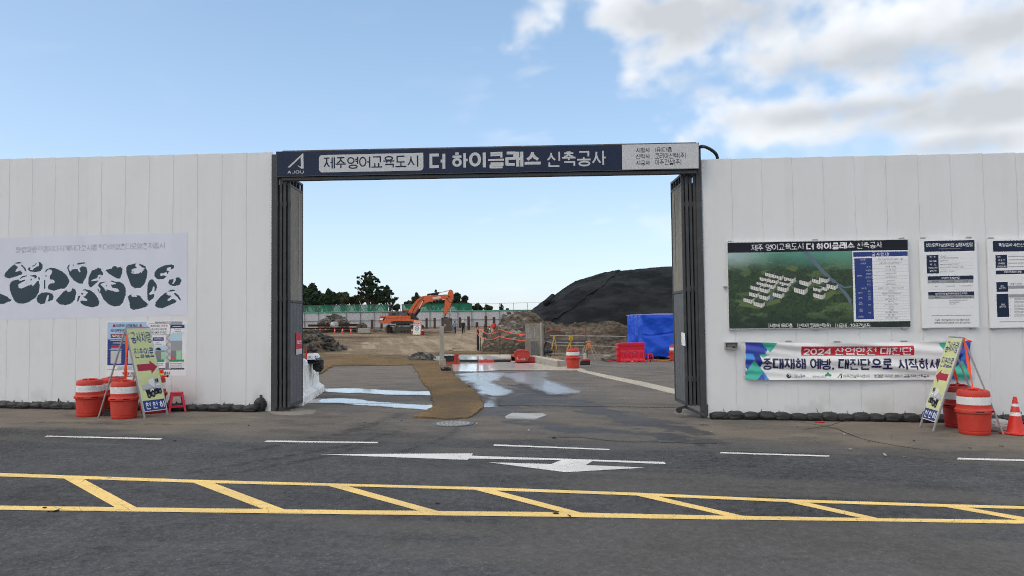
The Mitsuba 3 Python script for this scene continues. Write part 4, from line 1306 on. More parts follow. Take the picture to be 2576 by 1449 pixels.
# ------------------------------------------------------------------ fire-safety poster, half hidden by the sign
ZF = zmap(242.8, 792.4, .1852)
fs = Thing("safety_poster", "fire-escape advice poster in blue, white and grey below the mural", "poster")
fb = fs.add("backing", wp0.mesh(wp0.poly([ZF(135, 88), ZF(1230, 78), ZF(1224, 826), ZF(138, 832)]), 0.002, 0.004), "print_white")


def flat(t, plane, zm, x0, y0, x1, y1, mat, lift=0.006, parent=None, name="print", shape=None, r=0):
    g = shape if shape is not None else sbox(*plane.rect(*zrect(zm, x0, y0, x1, y1)))
    if r:
        g = g.buffer(-r).buffer(r)
    return t.add(name, plane.mesh(g, lift, 0.0015), mat, parent=parent)


for a in [(150, 96, 684, 330, "print_sky", .0064), (150, 330, 498, 682, "print_blue", .0064), (498, 330, 684, 682, "print_blue", .0064), (196, 258, 520, 312, "print_maroon", .0082), (204, 412, 336, 438, "print_crimson", .0082),
          (196, 486, 338, 660, "print_pale_grey", .0082), (430, 480, 560, 660, "print_pale_grey", .0082), (146, 742, 500, 748, "print_navy", .0064), (794, 88, 1165, 260, "print_grey", .0064), (942, 96, 1010, 735, "print_pale_grey", .0066), (1010, 260, 1165, 350, "print_skin_blue", .0082),
          (1010, 350, 1165, 482, "print_grey", .0064), (800, 405, 940, 480, "print_skin_blue", .0064), (800, 480, 940, 605, "print_mid_grey", .0064), (880, 500, 940, 605, "print_mint", .0080), (1010, 482, 1165, 605, "print_mid_grey", .0064), (1085, 482, 1160, 605, "print_mint", .0080),
          (790, 605, 925, 638, "print_green", .0082), (988, 605, 1192, 635, "print_green", .0082), (790, 638, 915, 722, "print_white", .0082), (988, 635, 1190, 722, "print_pale_grey", .0100), (992, 637, 1187, 716, "print_white", .0116),
          (1012, 132, 1198, 180, "print_blue", .0100), (1012, 180, 1198, 258, "print_white", .0100), (770, 302, 915, 352, "print_blue", .0082), (770, 352, 915, 415, "print_white", .0082), (780, 722, 1195, 742, "print_navy", .0064), (940, 645, 988, 735, "print_mid_grey", .0082)]:
    flat(fs, wp0, ZF, *a[:5], lift=a[5], parent=fb)
bub = wp0.rect(*zrect(ZF, 700, 112, 1006, 272))
flat(fs, wp0, ZF, 0, 0, 0, 0, "print_ink", .0100, fb, "speech_outline", sbox(*bub), .06)
flat(fs, wp0, ZF, 0, 0, 0, 0, "print_white", .0116, fb, "speech_bubble", sbox(bub[0] + .008, bub[1] + .008, bub[2] - .008, bub[3] - .008), .055)
for y in range(270, 610, 44):          # the printed staircase
    a, b = (950, 1000) if (y // 44) % 2 else (1000, 950)
    g = LineString([wp0.uv(*ZF(a, y)), wp0.uv(*ZF(b, y + 44))]).buffer(.008)
    flat(fs, wp0, ZF, 0, 0, 0, 0, "print_mid_grey", .0082, fb, "printed_stair", g)
flame = wp0.poly([ZF(*p) for p in [(1012, 605), (1014, 575), (1028, 585), (1036, 552), (1048, 580), (1060, 568), (1062, 605)]])
flat(fs, wp0, ZF, 0, 0, 0, 0, "print_flame", .0100, fb, "printed_flame", flame)
smoke = wp0.poly([ZF(*p) for p in [(800, 470), (815, 452), (845, 440), (870, 452), (885, 470), (860, 478)]])
flat(fs, wp0, ZF, 0, 0, 0, 0, "print_ink", .0082, fb, "printed_smoke", smoke)
for s, r, m, bo in (("아파트 화재대비", (272, 124, 560, 165), "print_ink", .012), ("이것만은 꼭!", (200, 192, 470, 234), "print_ink", .012), ("우리집 피난공간", (212, 268, 500, 304), "print_white", .03), ("아파트에서", (735, 134, 868, 163), "print_ink", .02), ("화재", (884, 132, 936, 163), "print_crimson", .03), ("가", (940, 134, 970, 163), "print_ink", .02),
                    ("발생하면 어떻게", (748, 178, 955, 208), "print_ink", .02), ("대피해야 할까요?", (735, 222, 968, 253), "print_ink", .02), ("제주서부", (466, 770, 620, 814), "print_ink", .02), ("소방서", (872, 766, 998, 812), "print_ink", .02), ("119", (348, 772, 452, 818), "print_crimson", .05)):
    letter(fs, wp0, s, zrect(ZF, *r), m, bo, .0135 if 700 < r[0] < 1010 else .0102, parent=fb)
for x in (242, 604):
    flat(fs, wp0, ZF, x - 16, 126, x + 16, 166, "print_crimson", .0082, fb, "printed_lamp", r=.01)
for x0, y0, x1, m in [(190, 340, 490, "print_pale_grey"), (228, 374, 490, "print_pale_grey"), (205, 446, 335, "print_pale_grey"), (182, 464, 352, "print_pale_grey"), (290, 698, 490, "print_grey"), (290, 716, 480, "print_grey"), (1060, 194, 1150, "print_grey"), (1064, 218, 1150, "print_grey"), (1030, 240, 1185, "print_grey"),
                      (805, 370, 860, "print_grey"), (800, 392, 890, "print_grey"), (1002, 654, 1170, "print_grey"), (1002, 676, 1165, "print_grey"), (1002, 700, 1170, "print_grey"), (800, 652, 905, "print_grey"), (800, 676, 905, "print_grey"), (1040, 152, 1160, "print_pale_grey"), (790, 320, 900, "print_pale_grey")]:
    flat(fs, wp0, ZF, x0, y0, x1, y0 + 10, m, .0132, fb, "small_print")

# ------------------------------------------------------------------ project board on the right wall
ZP = zmap(1814.4, 587.8, .1934)
pb = wall_plane(BOARD_OFF)
pj = Thing("project_board", "large framed board with an aerial view of apartment blocks on the right hoarding", "board")
outer = pb.poly([ZP(66, 108), ZP(2430, 70), ZP(2464, 1218), ZP(100, 1245)])
pf = pj.add("frame", pb.mesh(outer, -0.055, 0.055), "white_metal")
for x, y in ((118, 104), (1225, 82), (2355, 62), (140, 1250), (1235, 1243), (2390, 1230), (62, 690)):
    u, v = pb.uv(*ZP(x, y))
    pj.add("clip", moved(bx((u - .045, v - .018, -.073), (u + .045, v + .018, -.004), .004), pb.matrix()), "galvanised")
pj.add("title_band", pb.mesh(pb.poly([ZP(82, 120), ZP(2424, 78), ZP(2427, 212), ZP(84, 250)]), 0.001, 0.003), "print_ink", parent=pf)
ap = [pb.uv(*ZP(*p)) for p in [(84, 250), (1700, 224), (1722, 1140), (2458, 1138), (2460, 1212), (104, 1236)]]
am = pb.mesh(Polygon(ap).segmentize(.1), 0.001, 0.003)
vv = (am.vertices - pb.o)
uu = np.c_[vv @ pb.u, vv @ pb.v]
u0, u1 = ap[0][0], pb.uv(*ZP(1710, 700))[0]
v0, v1 = ap[5][1], ap[0][1]
pj.add("aerial_picture", am, "aerial_print", uv=np.c_[(uu[:, 0] - u0) / (u1 - u0), (uu[:, 1] - v0) / (v1 - v0)], parent=pf)
rd = unary_union([pb.poly([ZP(*p) for p in [(1060, 240), (1125, 238), (1330, 470), (1500, 640), (1600, 740), (1690, 850), (1695, 980), (1640, 850), (1560, 740), (1460, 650), (1290, 490)]]),
                  LineString([pb.uv(*ZP(*p)) for p in [(1440, 590), (1530, 660), (1600, 700), (1690, 690)]]).buffer(.016), LineString([pb.uv(*ZP(*p)) for p in [(1600, 740), (1640, 790), (1690, 870)]]).buffer(.012),
                  pb.poly([ZP(*p) for p in [(600, 860), (640, 820), (720, 740), (960, 600), (1000, 620), (760, 760), (640, 890)]])])
pj.add("printed_road", pb.mesh(rd, 0.0042, 0.0012), "print_road", parent=pf)
lawn = unary_union([pb.poly([ZP(*p) for p in [(230, 930), (300, 880), (560, 960), (640, 880), (760, 850), (760, 890), (600, 930), (500, 975), (420, 960)]]), pb.poly([ZP(*p) for p in [(1200, 850), (1340, 830), (1360, 780), (1470, 740), (1480, 770), (1380, 850), (1260, 860)]]),
                    pb.poly([ZP(*p) for p in [(920, 690), (960, 760), (1100, 770), (1130, 730), (1000, 740)]]), pb.poly([ZP(*p) for p in [(520, 500), (620, 470), (620, 500), (540, 530)]]), pb.poly([ZP(*p) for p in [(850, 450), (920, 415), (990, 440), (960, 490)]])])
for g in polys(lawn.buffer(.012)):
    pj.add("printed_lawn", pb.mesh(g, 0.0044, 0.0012), "print_lawn", parent=pf)
sp = 0.0058
for i, (x, y, k) in enumerate([(635, 520, 1), (740, 550, 1), (890, 580, 1.1), (565, 580, 1), (680, 605, 1), (830, 640, 1.1), (525, 640, 1), (640, 665, 1), (1090, 620, 1.15), (1245, 600, 1), (1335, 585, 1), (445, 690, 1), (565, 720, 1), (800, 700, 1.1), (1030, 720, 1.3), (1335, 695, .9), (1440, 670, 1.1),
                                (1250, 712, .9), (425, 775, 1), (560, 810, 1.05), (740, 780, 1.1), (355, 850, 1.05), (490, 900, 1.1), (1270, 790, 1.15)]):
    k *= 1.06
    P_ = lambda pts: pb.poly([ZP(x + a * k, y + b * k) for a, b in pts])
    lf = sp + i * 0.0006
    kb = pj.add("printed_block", pb.mesh(P_([(-62, -14), (34, 10), (34, 56), (-62, 28)]), lf, .0006), "print_cream", parent=pf)
    pj.add("printed_block", pb.mesh(P_([(34, 10), (66, -14), (66, 30), (34, 56)]), lf, .0006), "print_side", parent=pf)
    pj.add("printed_block", pb.mesh(unary_union([P_([(-62, -16), (-26, -38), (66, -16), (34, 8)])] + [P_([(a, -6 + a * .25), (a + 4, -5 + a * .25), (a + 4, 36 + a * .27), (a, 36 + a * .27)]) for a in (-46, -24, -2, 18)]).difference(P_([(-20, -28), (10, -36), (14, -22), (-12, -14)])), lf + .0002, .0006), "print_roof", parent=pf)
for s, r, bo in (("제주 영어교육도시", (388, 134, 1068, 218), .004), ("더 하이클래스", (1104, 116, 1730, 206), .05), ("신축공사", (1764, 110, 2090, 192), .004)):
    letter(pj, pb, s, zrect(ZP, *r), "print_white", bo, .0045, parent=pf, shear=.012)
for s, x0, x1, bo in (("[시행사]", 614, 758, .03), ("(유)더흄", 775, 922, .03), ("[신탁사]", 988, 1132, .03), ("코리아신탁(주)", 1148, 1416, .03), ("[시공사]", 1482, 1628, .03), ("아주건설(주)", 1704, 1932, .03)):
    letter(pj, pb, s, zrect(ZP, x0, 1168, x1, 1222), "print_white", bo, .0225, parent=pf)
lg_ = lambda zm, x, y, w, h: [zm(x + w * a, y + h * b) for a, b in [(0, .92), (.95, 0), (1, 0), (1.02, .97), (.86, 1), (.6, .77), (.84, .88), (.82, .26), (.14, .92)]]
pj.add("emblem", pb.mesh(pb.poly(lg_(ZP, 1645, 1166, 48, 46)), .0225, .001), "print_white", parent=pf)
pj.add("table_panel", pb.mesh(pb.poly([ZP(1700, 226), ZP(2424, 214), ZP(2454, 1136), ZP(1722, 1146)]), 0.0225, .001), "print_white", parent=pf)
pj.add("table_head", pb.mesh(pb.poly([ZP(1710, 242), ZP(2418, 230), ZP(2420, 290), ZP(1712, 304)]), 0.0236, .001), "print_blue", parent=pf)
pj.add("table_column", pb.mesh(pb.poly([ZP(1724, 322), ZP(1956, 318), ZP(1982, 1110), ZP(1750, 1116)]), 0.0236, .001), "print_blue", parent=pf)
letter(pj, pb, "공 사 안 내", zrect(ZP, 1955, 246, 2170, 292), "print_white", .02, .025, parent=pf)
TY = [336, 384, 430, 476, 521, 567, 613, 660, 706, 746, 780, 816, 852, 885, 920, 955, 989, 1024, 1058, 1093]
TV = ["제주시 한경면 저지리 2893번지 외 17필지", "2020-주택과-주택건설사업계획승인-1", "지하1층, 지상4층", "39,155.00㎡", "7,835.4492㎡", "36,610.1026㎡", "철근콘크리트구조", "공동주택(연립주택)", "2023. 11. 01. - 2026. 02. 06.", "코리아신탁㈜", "서울특별시 강남구 테헤란로 508", "건축사사무소", "064-805-9007", "건축사사무소", "042-670-3114", "아주건설㈜", "아주건설㈜", "061-382-6323", "제주시 주택과", "064-728-3064"]
for y, s in zip(TY, TV):
    w = min(345, len(s) * 13.5)
    letter(pj, pb, s, zrect(ZP, 2195 - w / 2 + (y - 336) * .02, y - 10, 2195 + w / 2 + (y - 336) * .02, y + 9), "print_ink", 0.01, .0237, name="small_print", depth=.001, parent=pf)
    g = LineString([pb.uv(*ZP(1962 + (y - 336) * .03, y + 23)), pb.uv(*ZP(2422 + (y - 336) * .03, y + 20))]).buffer(.0025, cap_style=2)
    pj.add("table_rule", pb.mesh(g, .0237, .0006), "print_grey", parent=pf)
for x, y, s in [(1840, 343, "대지위치"), (1842, 388, "승인번호"), (1910, 433, "층 수"), (1910, 479, "대지면적"), (1912, 524, "건축면적"), (1915, 570, "연 면 적"), (1915, 617, "구 조"), (1917, 662, "용 도"), (1795, 550, "건축개요"), (1853, 712, "공사기간"), (1804, 770, "발주자"), (1808, 836, "설계자"), (1808, 895, "공사"), (1810, 918, "감리자"), (1812, 985, "공사"), (1812, 1008, "시공자"), (1814, 1080, "허가관청"), (1918, 750, "상호"), (1922, 786, "주소"), (1922, 820, "상호"), (1925, 855, "전화"), (1922, 925, "전화"), (1928, 1028, "전화")]:
    w = len(s) * 17
    letter(pj, pb, s, zrect(ZP, x - w / 2, y - 10, x + w / 2, y + 10), "print_pale_grey", .012, .025, name="small_print", depth=.001, parent=pf)

# ------------------------------------------------------------------ two notice boards
ZN = zmap(2287.2, 587.8, .1764)
nb = wall_plane(0.085)


def notice_board(label, dx):
    t = Thing("notice_board", label, "board")
    q = lambda x, y: ZN(x + dx, y)
    f = t.add("panel", nb.mesh(nb.poly([q(152, 76), q(962, 68), q(1002, 1334), q(196, 1345)]), -0.065, 0.065), "print_white")
    for x, y in ((205, 62), (865, 54), (240, 1352), (920, 1345)):
        u, v = nb.uv(*q(x, y))
        t.add("clip", moved(bx((u - .04, v - .018, -.083), (u + .04, v + .018, -.006), .004), nb.matrix()), "galvanised")
    return t, f, q


def nprint(t, f, q, x0, y0, x1, y1, mat, lift=.001, r=0, name="print_block"):
    k = (y0 + y1) / 2
    sh = 0
    a, b = q(x0, y0), q(x1, y1)
    g = sbox(*nb.rect(*a, *b))
    if r:
        g = g.buffer(-r).buffer(r)
    return t.add(name, nb.mesh(g, lift, .001), mat, parent=f)


def ntext(t, f, q, s, x0, y0, x1, y1, mat, bo=.01, lift=.0024, name="small_print", shear=None):
    letter(t, nb, s, (*q(x0, y0), *q(x1, y1)), mat, bo, lift, name=name, depth=.001, parent=f, shear=shear)


n1, f1, q1 = notice_board("white dust-control notice board with navy headings right of the large project board", 0)
nprint(n1, f1, q1, 213, 98, 932, 252, "print_navy", r=.02)
for a in ((250, 305, 420, 568), (264, 602, 916, 656), (271, 828, 926, 880)):
    nprint(n1, f1, q1, *a, "print_navy")
nprint(n1, f1, q1, 264, 657, 916, 704, "print_grey")
nprint(n1, f1, q1, 272, 882, 928, 930, "print_grey")
ntext(n1, f1, q1, "비산먼지", 242, 136, 434, 190, "print_white", .03, name="lettering")
ntext(n1, f1, q1, "발생사업", 448, 134, 640, 188, "print_white", .03, name="lettering")
ntext(n1, f1, q1, "실명사업장", 660, 130, 906, 186, "print_white", .03, name="lettering")
for s, x0, y0, x1, y1 in (("비산먼지 등 발생사업", 460, 616, 715, 644), ("비산먼지 등 발생억제시설 및 조치사항", 372, 840, 826, 868), ("상 호", 290, 318, 376, 338), ("성 명", 285, 380, 386, 404), ("주 소", 290, 428, 386, 450), ("사업장소재지", 274, 476, 404, 498), ("설치기간", 290, 518, 392, 542)):
    ntext(n1, f1, q1, s, x0, y0, x1, y1, "print_white", .015)
for s, x0, y0, x1, y1, m in (("발생사업", 330, 672, 418, 692, "print_ink"), ("대상사업", 546, 672, 634, 692, "print_ink"), ("규 모", 776, 670, 834, 690, "print_ink"), ("배출공정", 358, 898, 446, 918, "print_ink"), ("주요억제시설 설치 및 조치내용", 578, 894, 884, 916, "print_ink"), ("시공사 : 아주건설㈜ (TEL.061-382-6323)", 368, 1216, 855, 1246, "print_ink"), ("제주특별자치도 제주시 환경지도과 (TEL.064-728-3136)", 358, 1258, 872, 1284, "print_ink"),
                             ("2023.10.06. - 2025.10.11", 440, 530, 660, 546, "print_mid_grey"), ("제주시 한경면 저지리 2893번지 외 17필지", 438, 472, 772, 490, "print_mid_grey"), ("아주건설㈜", 430, 314, 530, 330, "print_mid_grey")):
    ntext(n1, f1, q1, s, x0, y0, x1, y1, m, .008 if m == "print_ink" else -.008)
for y, x0, x1 in ((346, 430, 700), (388, 432, 548), (435, 435, 715), (752, 360, 405), (748, 530, 650), (745, 720, 905), (950, 566, 830), (978, 568, 720), (1004, 568, 660), (1166, 318, 890), (215, 415, 728)):
    nprint(n1, f1, q1, x0, y - 5, x1, y + 4, "print_mid_grey" if y == 215 else "print_grey", .0024, name="small_print")
for y in (360, 408, 456, 505, 795, 1050):
    nprint(n1, f1, q1, 425 if y < 600 else 272, y - 1.5, 912, y + 1.5, "print_pale_grey", name="table_rule")
n2, f2, q2 = notice_board("white notice board with navy blocks, cut by the right edge of the view", 972)
q2b = lambda x, y: ZN(x, y)
nprint(n2, f2, q2b, 1194, 96, 1900, 252, "print_navy", r=.02)
for a in ((1232, 304, 1396, 488), (1236, 520, 1890, 574), (1244, 690, 1408, 830), (1250, 860, 1420, 1188)):
    nprint(n2, f2, q2b, *a, "print_navy")
nprint(n2, f2, q2b, 1410, 738, 1890, 784, "print_grey")
nprint(n2, f2, q2b, 1422, 862, 1895, 908, "print_grey")
ntext(n2, f2, q2b, "특정공사", 1274, 136, 1468, 188, "print_white", .03, name="lettering")
ntext(n2, f2, q2b, "사전신고", 1484, 134, 1680, 186, "print_white", .03, name="lettering")
for s, x0, y0, x1, y1 in (("상호", 1254, 318, 1300, 340), ("대 표 자", 1266, 364, 1360, 388), ("공사명칭", 1268, 410, 1362, 436), ("공사장소재지", 1252, 456, 1386, 480), ("특정기계·장비의 명칭".replace("·", " "), 1352, 532, 1600, 560), ("공사", 1302, 732, 1348, 756), ("실시기간", 1282, 764, 1374, 790), ("공사", 1310, 996, 1358, 1022), ("실시기간", 1288, 1028, 1382, 1054)):
    ntext(n2, f2, q2b, s, x0, y0, x1, y1, "print_white", .015)
ntext(n2, f2, q2b, "2023. 10. 06. - 2025. 10. 11.", 1442, 700, 1800, 724, "print_ink", 0)
for k, y in zip("123456", (930, 975, 1025, 1072, 1118, 1165)):
    ntext(n2, f2, q2b, k, 1442, y - 10, 1452, y + 8, "print_ink", 0)
    nprint(n2, f2, q2b, 1495, y - 12, 1700, y - 4, "print_grey", .0024, name="small_print")
    nprint(n2, f2, q2b, 1495, y + 6, 1680, y + 14, "print_grey", .0024, name="small_print")
for y in (325, 372, 420, 468, 1255):
    nprint(n2, f2, q2b, 1412 if y < 1000 else 1290, y - 5, 1640, y + 4, "print_grey", .0024, name="small_print")

# ------------------------------------------------------------------ banner
ZK = zmap(1814.4, 837, .2957)
kb = wall_plane(0.02)
bn = Thing("safety_banner", "white cloth banner with red and navy lettering and blue corners, tied to the right hoarding", "banner")
bu0, bv0, bu1, bv1 = [*kb.uv(*ZK(204, 400)), *kb.uv(*ZK(2110, 66))]
sagk = 0.03


def billow(u, v):
    t = np.clip((u - bu0) / (bu1 - bu0), 0, 1)
    s = np.clip((v - bv0) / (bv1 - bv0), 0, 1)
    w = 0.026 * np.sin(s * 13 + np.sin(t * 9) * 1.1 + t * 5) * (0.4 + 0.6 * np.sin(t * np.pi)) + 0.017 * np.sin(s * 24 + t * 16 + 1) * (1 - 0.6 * np.sin(t * np.pi))
    return 0.048 + w, -sagk * 4 * t * (1 - t) * s


def drape(shape, lift, depth=0.0015):
    out = []
    for g in polys(shape):
        v2, f = trimesh.creation.triangulate_polygon(g.segmentize(0.12), engine="earcut")
        n = np.cross(np.c_[v2[f[:, 1]] - v2[f[:, 0]], np.zeros(len(f))], np.c_[v2[f[:, 2]] - v2[f[:, 0]], np.zeros(len(f))])[:, 2]
        f = np.where((n < 0)[:, None], f[:, ::-1], f)
        m = trimesh.Trimesh(np.c_[v2, np.zeros(len(v2))], f).subdivide_to_size(0.085, max_iter=12)
        out.append(m)
    m = cat(out)
    v = m.vertices.copy()
    w, dv = billow(v[:, 0], v[:, 1])
    v = np.c_[v[:, 0], v[:, 1] + dv, w + lift]
    m = trimesh.Trimesh(v, m.faces, process=True)
    m.apply_transform(kb.matrix())
    return m


def kpoly(pts, mirror=False):
    return kb.poly([ZK((203 + 2110 - x) if mirror else x, y) for x, y in pts])


cl = bn.add("cloth", drape(sbox(bu0, bv0, bu1, bv1), 0), "banner_cloth", smooth=True)
full = sbox(bu0 + .002, bv0 + .002, bu1 - .002, bv1 - .002)
for mir in (False, True):
    for i, (pts, m) in enumerate([([(203, 65), (328, 72), (388, 138), (372, 178), (322, 182), (345, 262), (322, 300), (400, 397), (204, 402)], "banner_blue"), ([(325, 72), (470, 82), (415, 162), (378, 128)], "banner_teal"), ([(322, 182), (372, 178), (404, 182), (350, 208)], "banner_teal"), ([(204, 174), (268, 178), (286, 226), (206, 226)], "banner_azure"),
                                  ([(268, 182), (322, 182), (346, 250), (330, 292), (286, 228)], "banner_deep"), ([(275, 232), (335, 302), (346, 352), (300, 398), (206, 402), (206, 335)], "banner_teal"), ([(335, 302), (402, 397), (372, 399), (346, 352)], "banner_azure")]):
        bn.add("corner_print", drape(kpoly(pts, mir).intersection(full), .004 + .0015 * i), m, smooth=True, parent=cl)
bn.add("red_strip", drape(sbox(*kb.rect(*zrect(ZK, 676, 104, 1630, 186))), .004), "print_red", smooth=True, parent=cl)


def ktext(s, x0, y0, x1, y1, m, bo, lift=.008):
    bn.add("lettering", drape(fit(text(s, bo), *kb.rect(*zrect(ZK, x0, y0, x1, y1))), lift), m, parent=cl)


for s, x0, x1 in (("2024", 693, 930), ("산업안전", 960, 1312), ("대진단", 1345, 1612)):
    ktext(s, x0, 116, x1, 180, "print_white", .035)
for s, x0, x1 in (("중대재해", 345, 712), ("예방,", 748, 955), ("대진단으로", 988, 1446), ("시작하세요", 1492, 1935)):
    ktext(s, x0, 212, x1, 312, "banner_ink", .05, .013 if x0 < 400 else .008)
for s, x0, x1, m in (("고용노동부", 602, 708, "print_mid_grey"), ("안전보건공단", 770, 880, "print_mid_grey"), ("아주건설주식회사", 1030, 1255, "print_mid_grey"), ("한경면 저지리 2893 공동주택 신축공사", 1296, 1762, "print_ink")):
    ktext(s, x0, 352 if x0 != 770 else 362, x1, 380, m, .012)
c0 = Point(kb.uv(*ZK(570, 364)))
R_ = abs(kb.uv(*ZK(590, 364))[0] - c0.x)
bn.add("emblem", drape(c0.buffer(R_).difference(affinity.translate(c0.buffer(R_ * .62), R_ * .1, R_ * .22)).union(affinity.translate(c0.buffer(R_ * .3), -R_ * .1, R_ * .1)), .008), "print_navy", parent=cl)
bn.add("emblem", drape(unary_union([affinity.rotate(affinity.scale(Point(kb.uv(*ZK(904 + a, 356 + b))).buffer(.032), 1, .7), r) for a, b, r in ((-14, 2, 20), (14, 2, -20), (0, -10, 90))]), .008), "print_green", parent=cl)
bn.add("emblem", drape(kb.poly(lg_(ZK, 978, 342, 40, 40)), .008), "print_ink", parent=cl)
for x, y, dx, dy in ((204, 68, -28, 12), (206, 398, -14, -30), (2110, 72, 14, -14), (2110, 393, 26, -10)):
    a, b = kb.uv(*ZK(x, y)), kb.uv(*ZK(x + dx, y + dy))
    bn.add("tie_cord", moved(tube([[*a, .03], [(a[0] + b[0]) / 2, (a[1] + b[1]) / 2 - .01, .03], [*b, -.018]], .005, 5), kb.matrix()), "sack_white")
# metal hooks left in the wall above the banner, and a small outlet box
for x, y in ((572, 72), (985, 75), (1555, 72)):
    u, v = kb.uv(*ZK(x, y))
    bn.add("hook", moved(bx((u - .06, v - .012, -.018), (u + .06, v + .012, .015), .004), kb.matrix()), "galvanised")
ob = Thing("outlet_box", "small grey metal box on the right hoarding beside the banner", "box")
u0, v0, u1, v1 = kb.rect(*zrect(ZK, 28, 80, 136, 140))
kx = ob.add("case", moved(cat(bx((u0, v0, -.018), (u0 + .015, v1, .10)), bx((u1 - .015, v0, -.018), (u1, v1, .10)), bx((u0, v0, -.018), (u1, v0 + .015, .10)), bx((u0, v1 - .015, -.018), (u1, v1, .11)), bx((u0, v0, -.018), (u1, v1, .02))), kb.matrix()), "galvanised")
ob.add("cover", moved(bx((u0 + .03, v0 + .05, .02), (u1 - .03, v1 - .03, .06), .01), kb.matrix()), "mesh_fabric")
ob.add("latch", moved(bx((u1 - .1, v0 + .03, .06), (u1 - .05, v0 + .06, .075), .005), kb.matrix()), "slot_black")

# ------------------------------------------------------------------ plastic drums
def drum(label, M, group=None, mat="drum_orange"):
    t = Thing("traffic_drum", label, "drum", group, M=M)
    b = t.add("body", lathe([(0, 0), (.228, 0), (.243, .022), (.244, .055), (.236, .064), (.248, .076), (.256, .24), (.253, .246), (.258, .252), (.264, .36), (.274, .372), (.294, .380), (.298, .40), (.296, .428), (.286, .440), (.266, .452), (.262, .470), (.262, .510), (.256, .518),
                            (.256, .655), (.258, .662), (.257, .70), (.248, .742), (.236, .757), (.205, .766), (.172, .762), (.160, .735), (0, .735)], 40), mat, smooth=35)
    band = lathe([(.2555, .520), (.2595, .522), (.2595, .652), (.2555, .654)], 40)
    t.add("reflective_band", band, "reflective_white", smooth=35)
    h = smooth_curve([(-.165, 0, .735), (-.12, 0, .770), (-.05, 0, .775), (.05, 0, .775), (.12, 0, .770), (.165, 0, .735)], 16)
    t.add("handle", cat(tube(h, .020, 8), moved(tube(h, .020, 8), place((0, 0, 0), math.pi / 2))), mat, smooth=True)
    for a in (-2.0, -1.05, 1.1, 2.6):
        pts = [(0.2965 * math.cos(a + d), 0.2965 * math.sin(a + d)) for d in np.linspace(-.22, .22, 7)]
        rim = [(0.301 * math.cos(a + d), 0.301 * math.sin(a + d)) for d in np.linspace(.22, -.22, 7)]
        t.add("slot", moved(prism(Polygon(pts + rim), .014), place((0, 0, .403))), "slot_black", parent=b)
    return t


def stand_on(x, y, r=0.0):
    """Centre of a round thing whose front foot is seen at that pixel."""
    p = gp(x, y)
    d = p[:2] / np.linalg.norm(p[:2])
    q = p[:2] + d * r
    return on_ground(q[0], q[1])


d1 = drum("orange drum at the far left of the three by the left advance sign", place(stand_on(225, 1049.5, .24), 0.3))
d2 = d1.copy("orange drum with a smudged white band under the left sign, ribbon on its handle", place(stand_on(312, 1055, .24), 0.1))
d3 = d1.copy("orange drum standing behind the two others at the left sign", place(at(284, 1037, 16.75) * [1, 1, 0] + [0, 0, float(ground_z(-8.8, 16.6))], 1.1))
d4 = d1.copy("red drum mostly hidden behind the left sign board", place(stand_on(384, 1041, .24), 0.8), swap={"drum_orange": "drum_red"})
d5 = d1.copy("bright orange-red drum in front at the right advance sign", place(stand_on(2452, 1096, .24), 0.2))
d6 = d1.copy("dark red drum behind the front one at the right advance sign", place(stand_on(2414, 1078, .24), 0.9), swap={"drum_orange": "drum_red"})
d7 = d1.copy("orange drum standing alone inside the gate beside the concrete kerb block", place(stand_on(1441.5, 927.5, .24), 0.5, 1.06))
d8 = d1.copy("orange drum by the blue tarpaulin box, half behind the right gate leaf", place(stand_on(1697.5, 908, .24), 1.4, 1.0))

# ------------------------------------------------------------------ advance signs (A-frames)
class Face:
    def __init__(self, A, U, V):
        self.A, self.U, self.V = A, U, V       # V points down the board
        n = np.cross(U, -V)
        self.n = n / np.linalg.norm(n)

    def mesh(self, shape, lift, depth=.002):
        m = prism(affinity.scale(shape, 1, -1, origin=(0, 0)), depth)
        M = np.eye(4)
        M[:3, 0], M[:3, 1], M[:3, 2], M[:3, 3] = self.U, -self.V, self.n, self.A + self.n * lift
        m.apply_transform(M)
        return m


def ftext(s, u0, v0, u1, v1, bo):
    g = text(s, bo)
    a, b, c, d = g.bounds
    return affinity.affine_transform(g, [(u1 - u0) / (c - a), 0, 0, -(v1 - v0) / (d - b), u0 - a * (u1 - u0) / (c - a), v1 + b * (v1 - v0) / (d - b)])


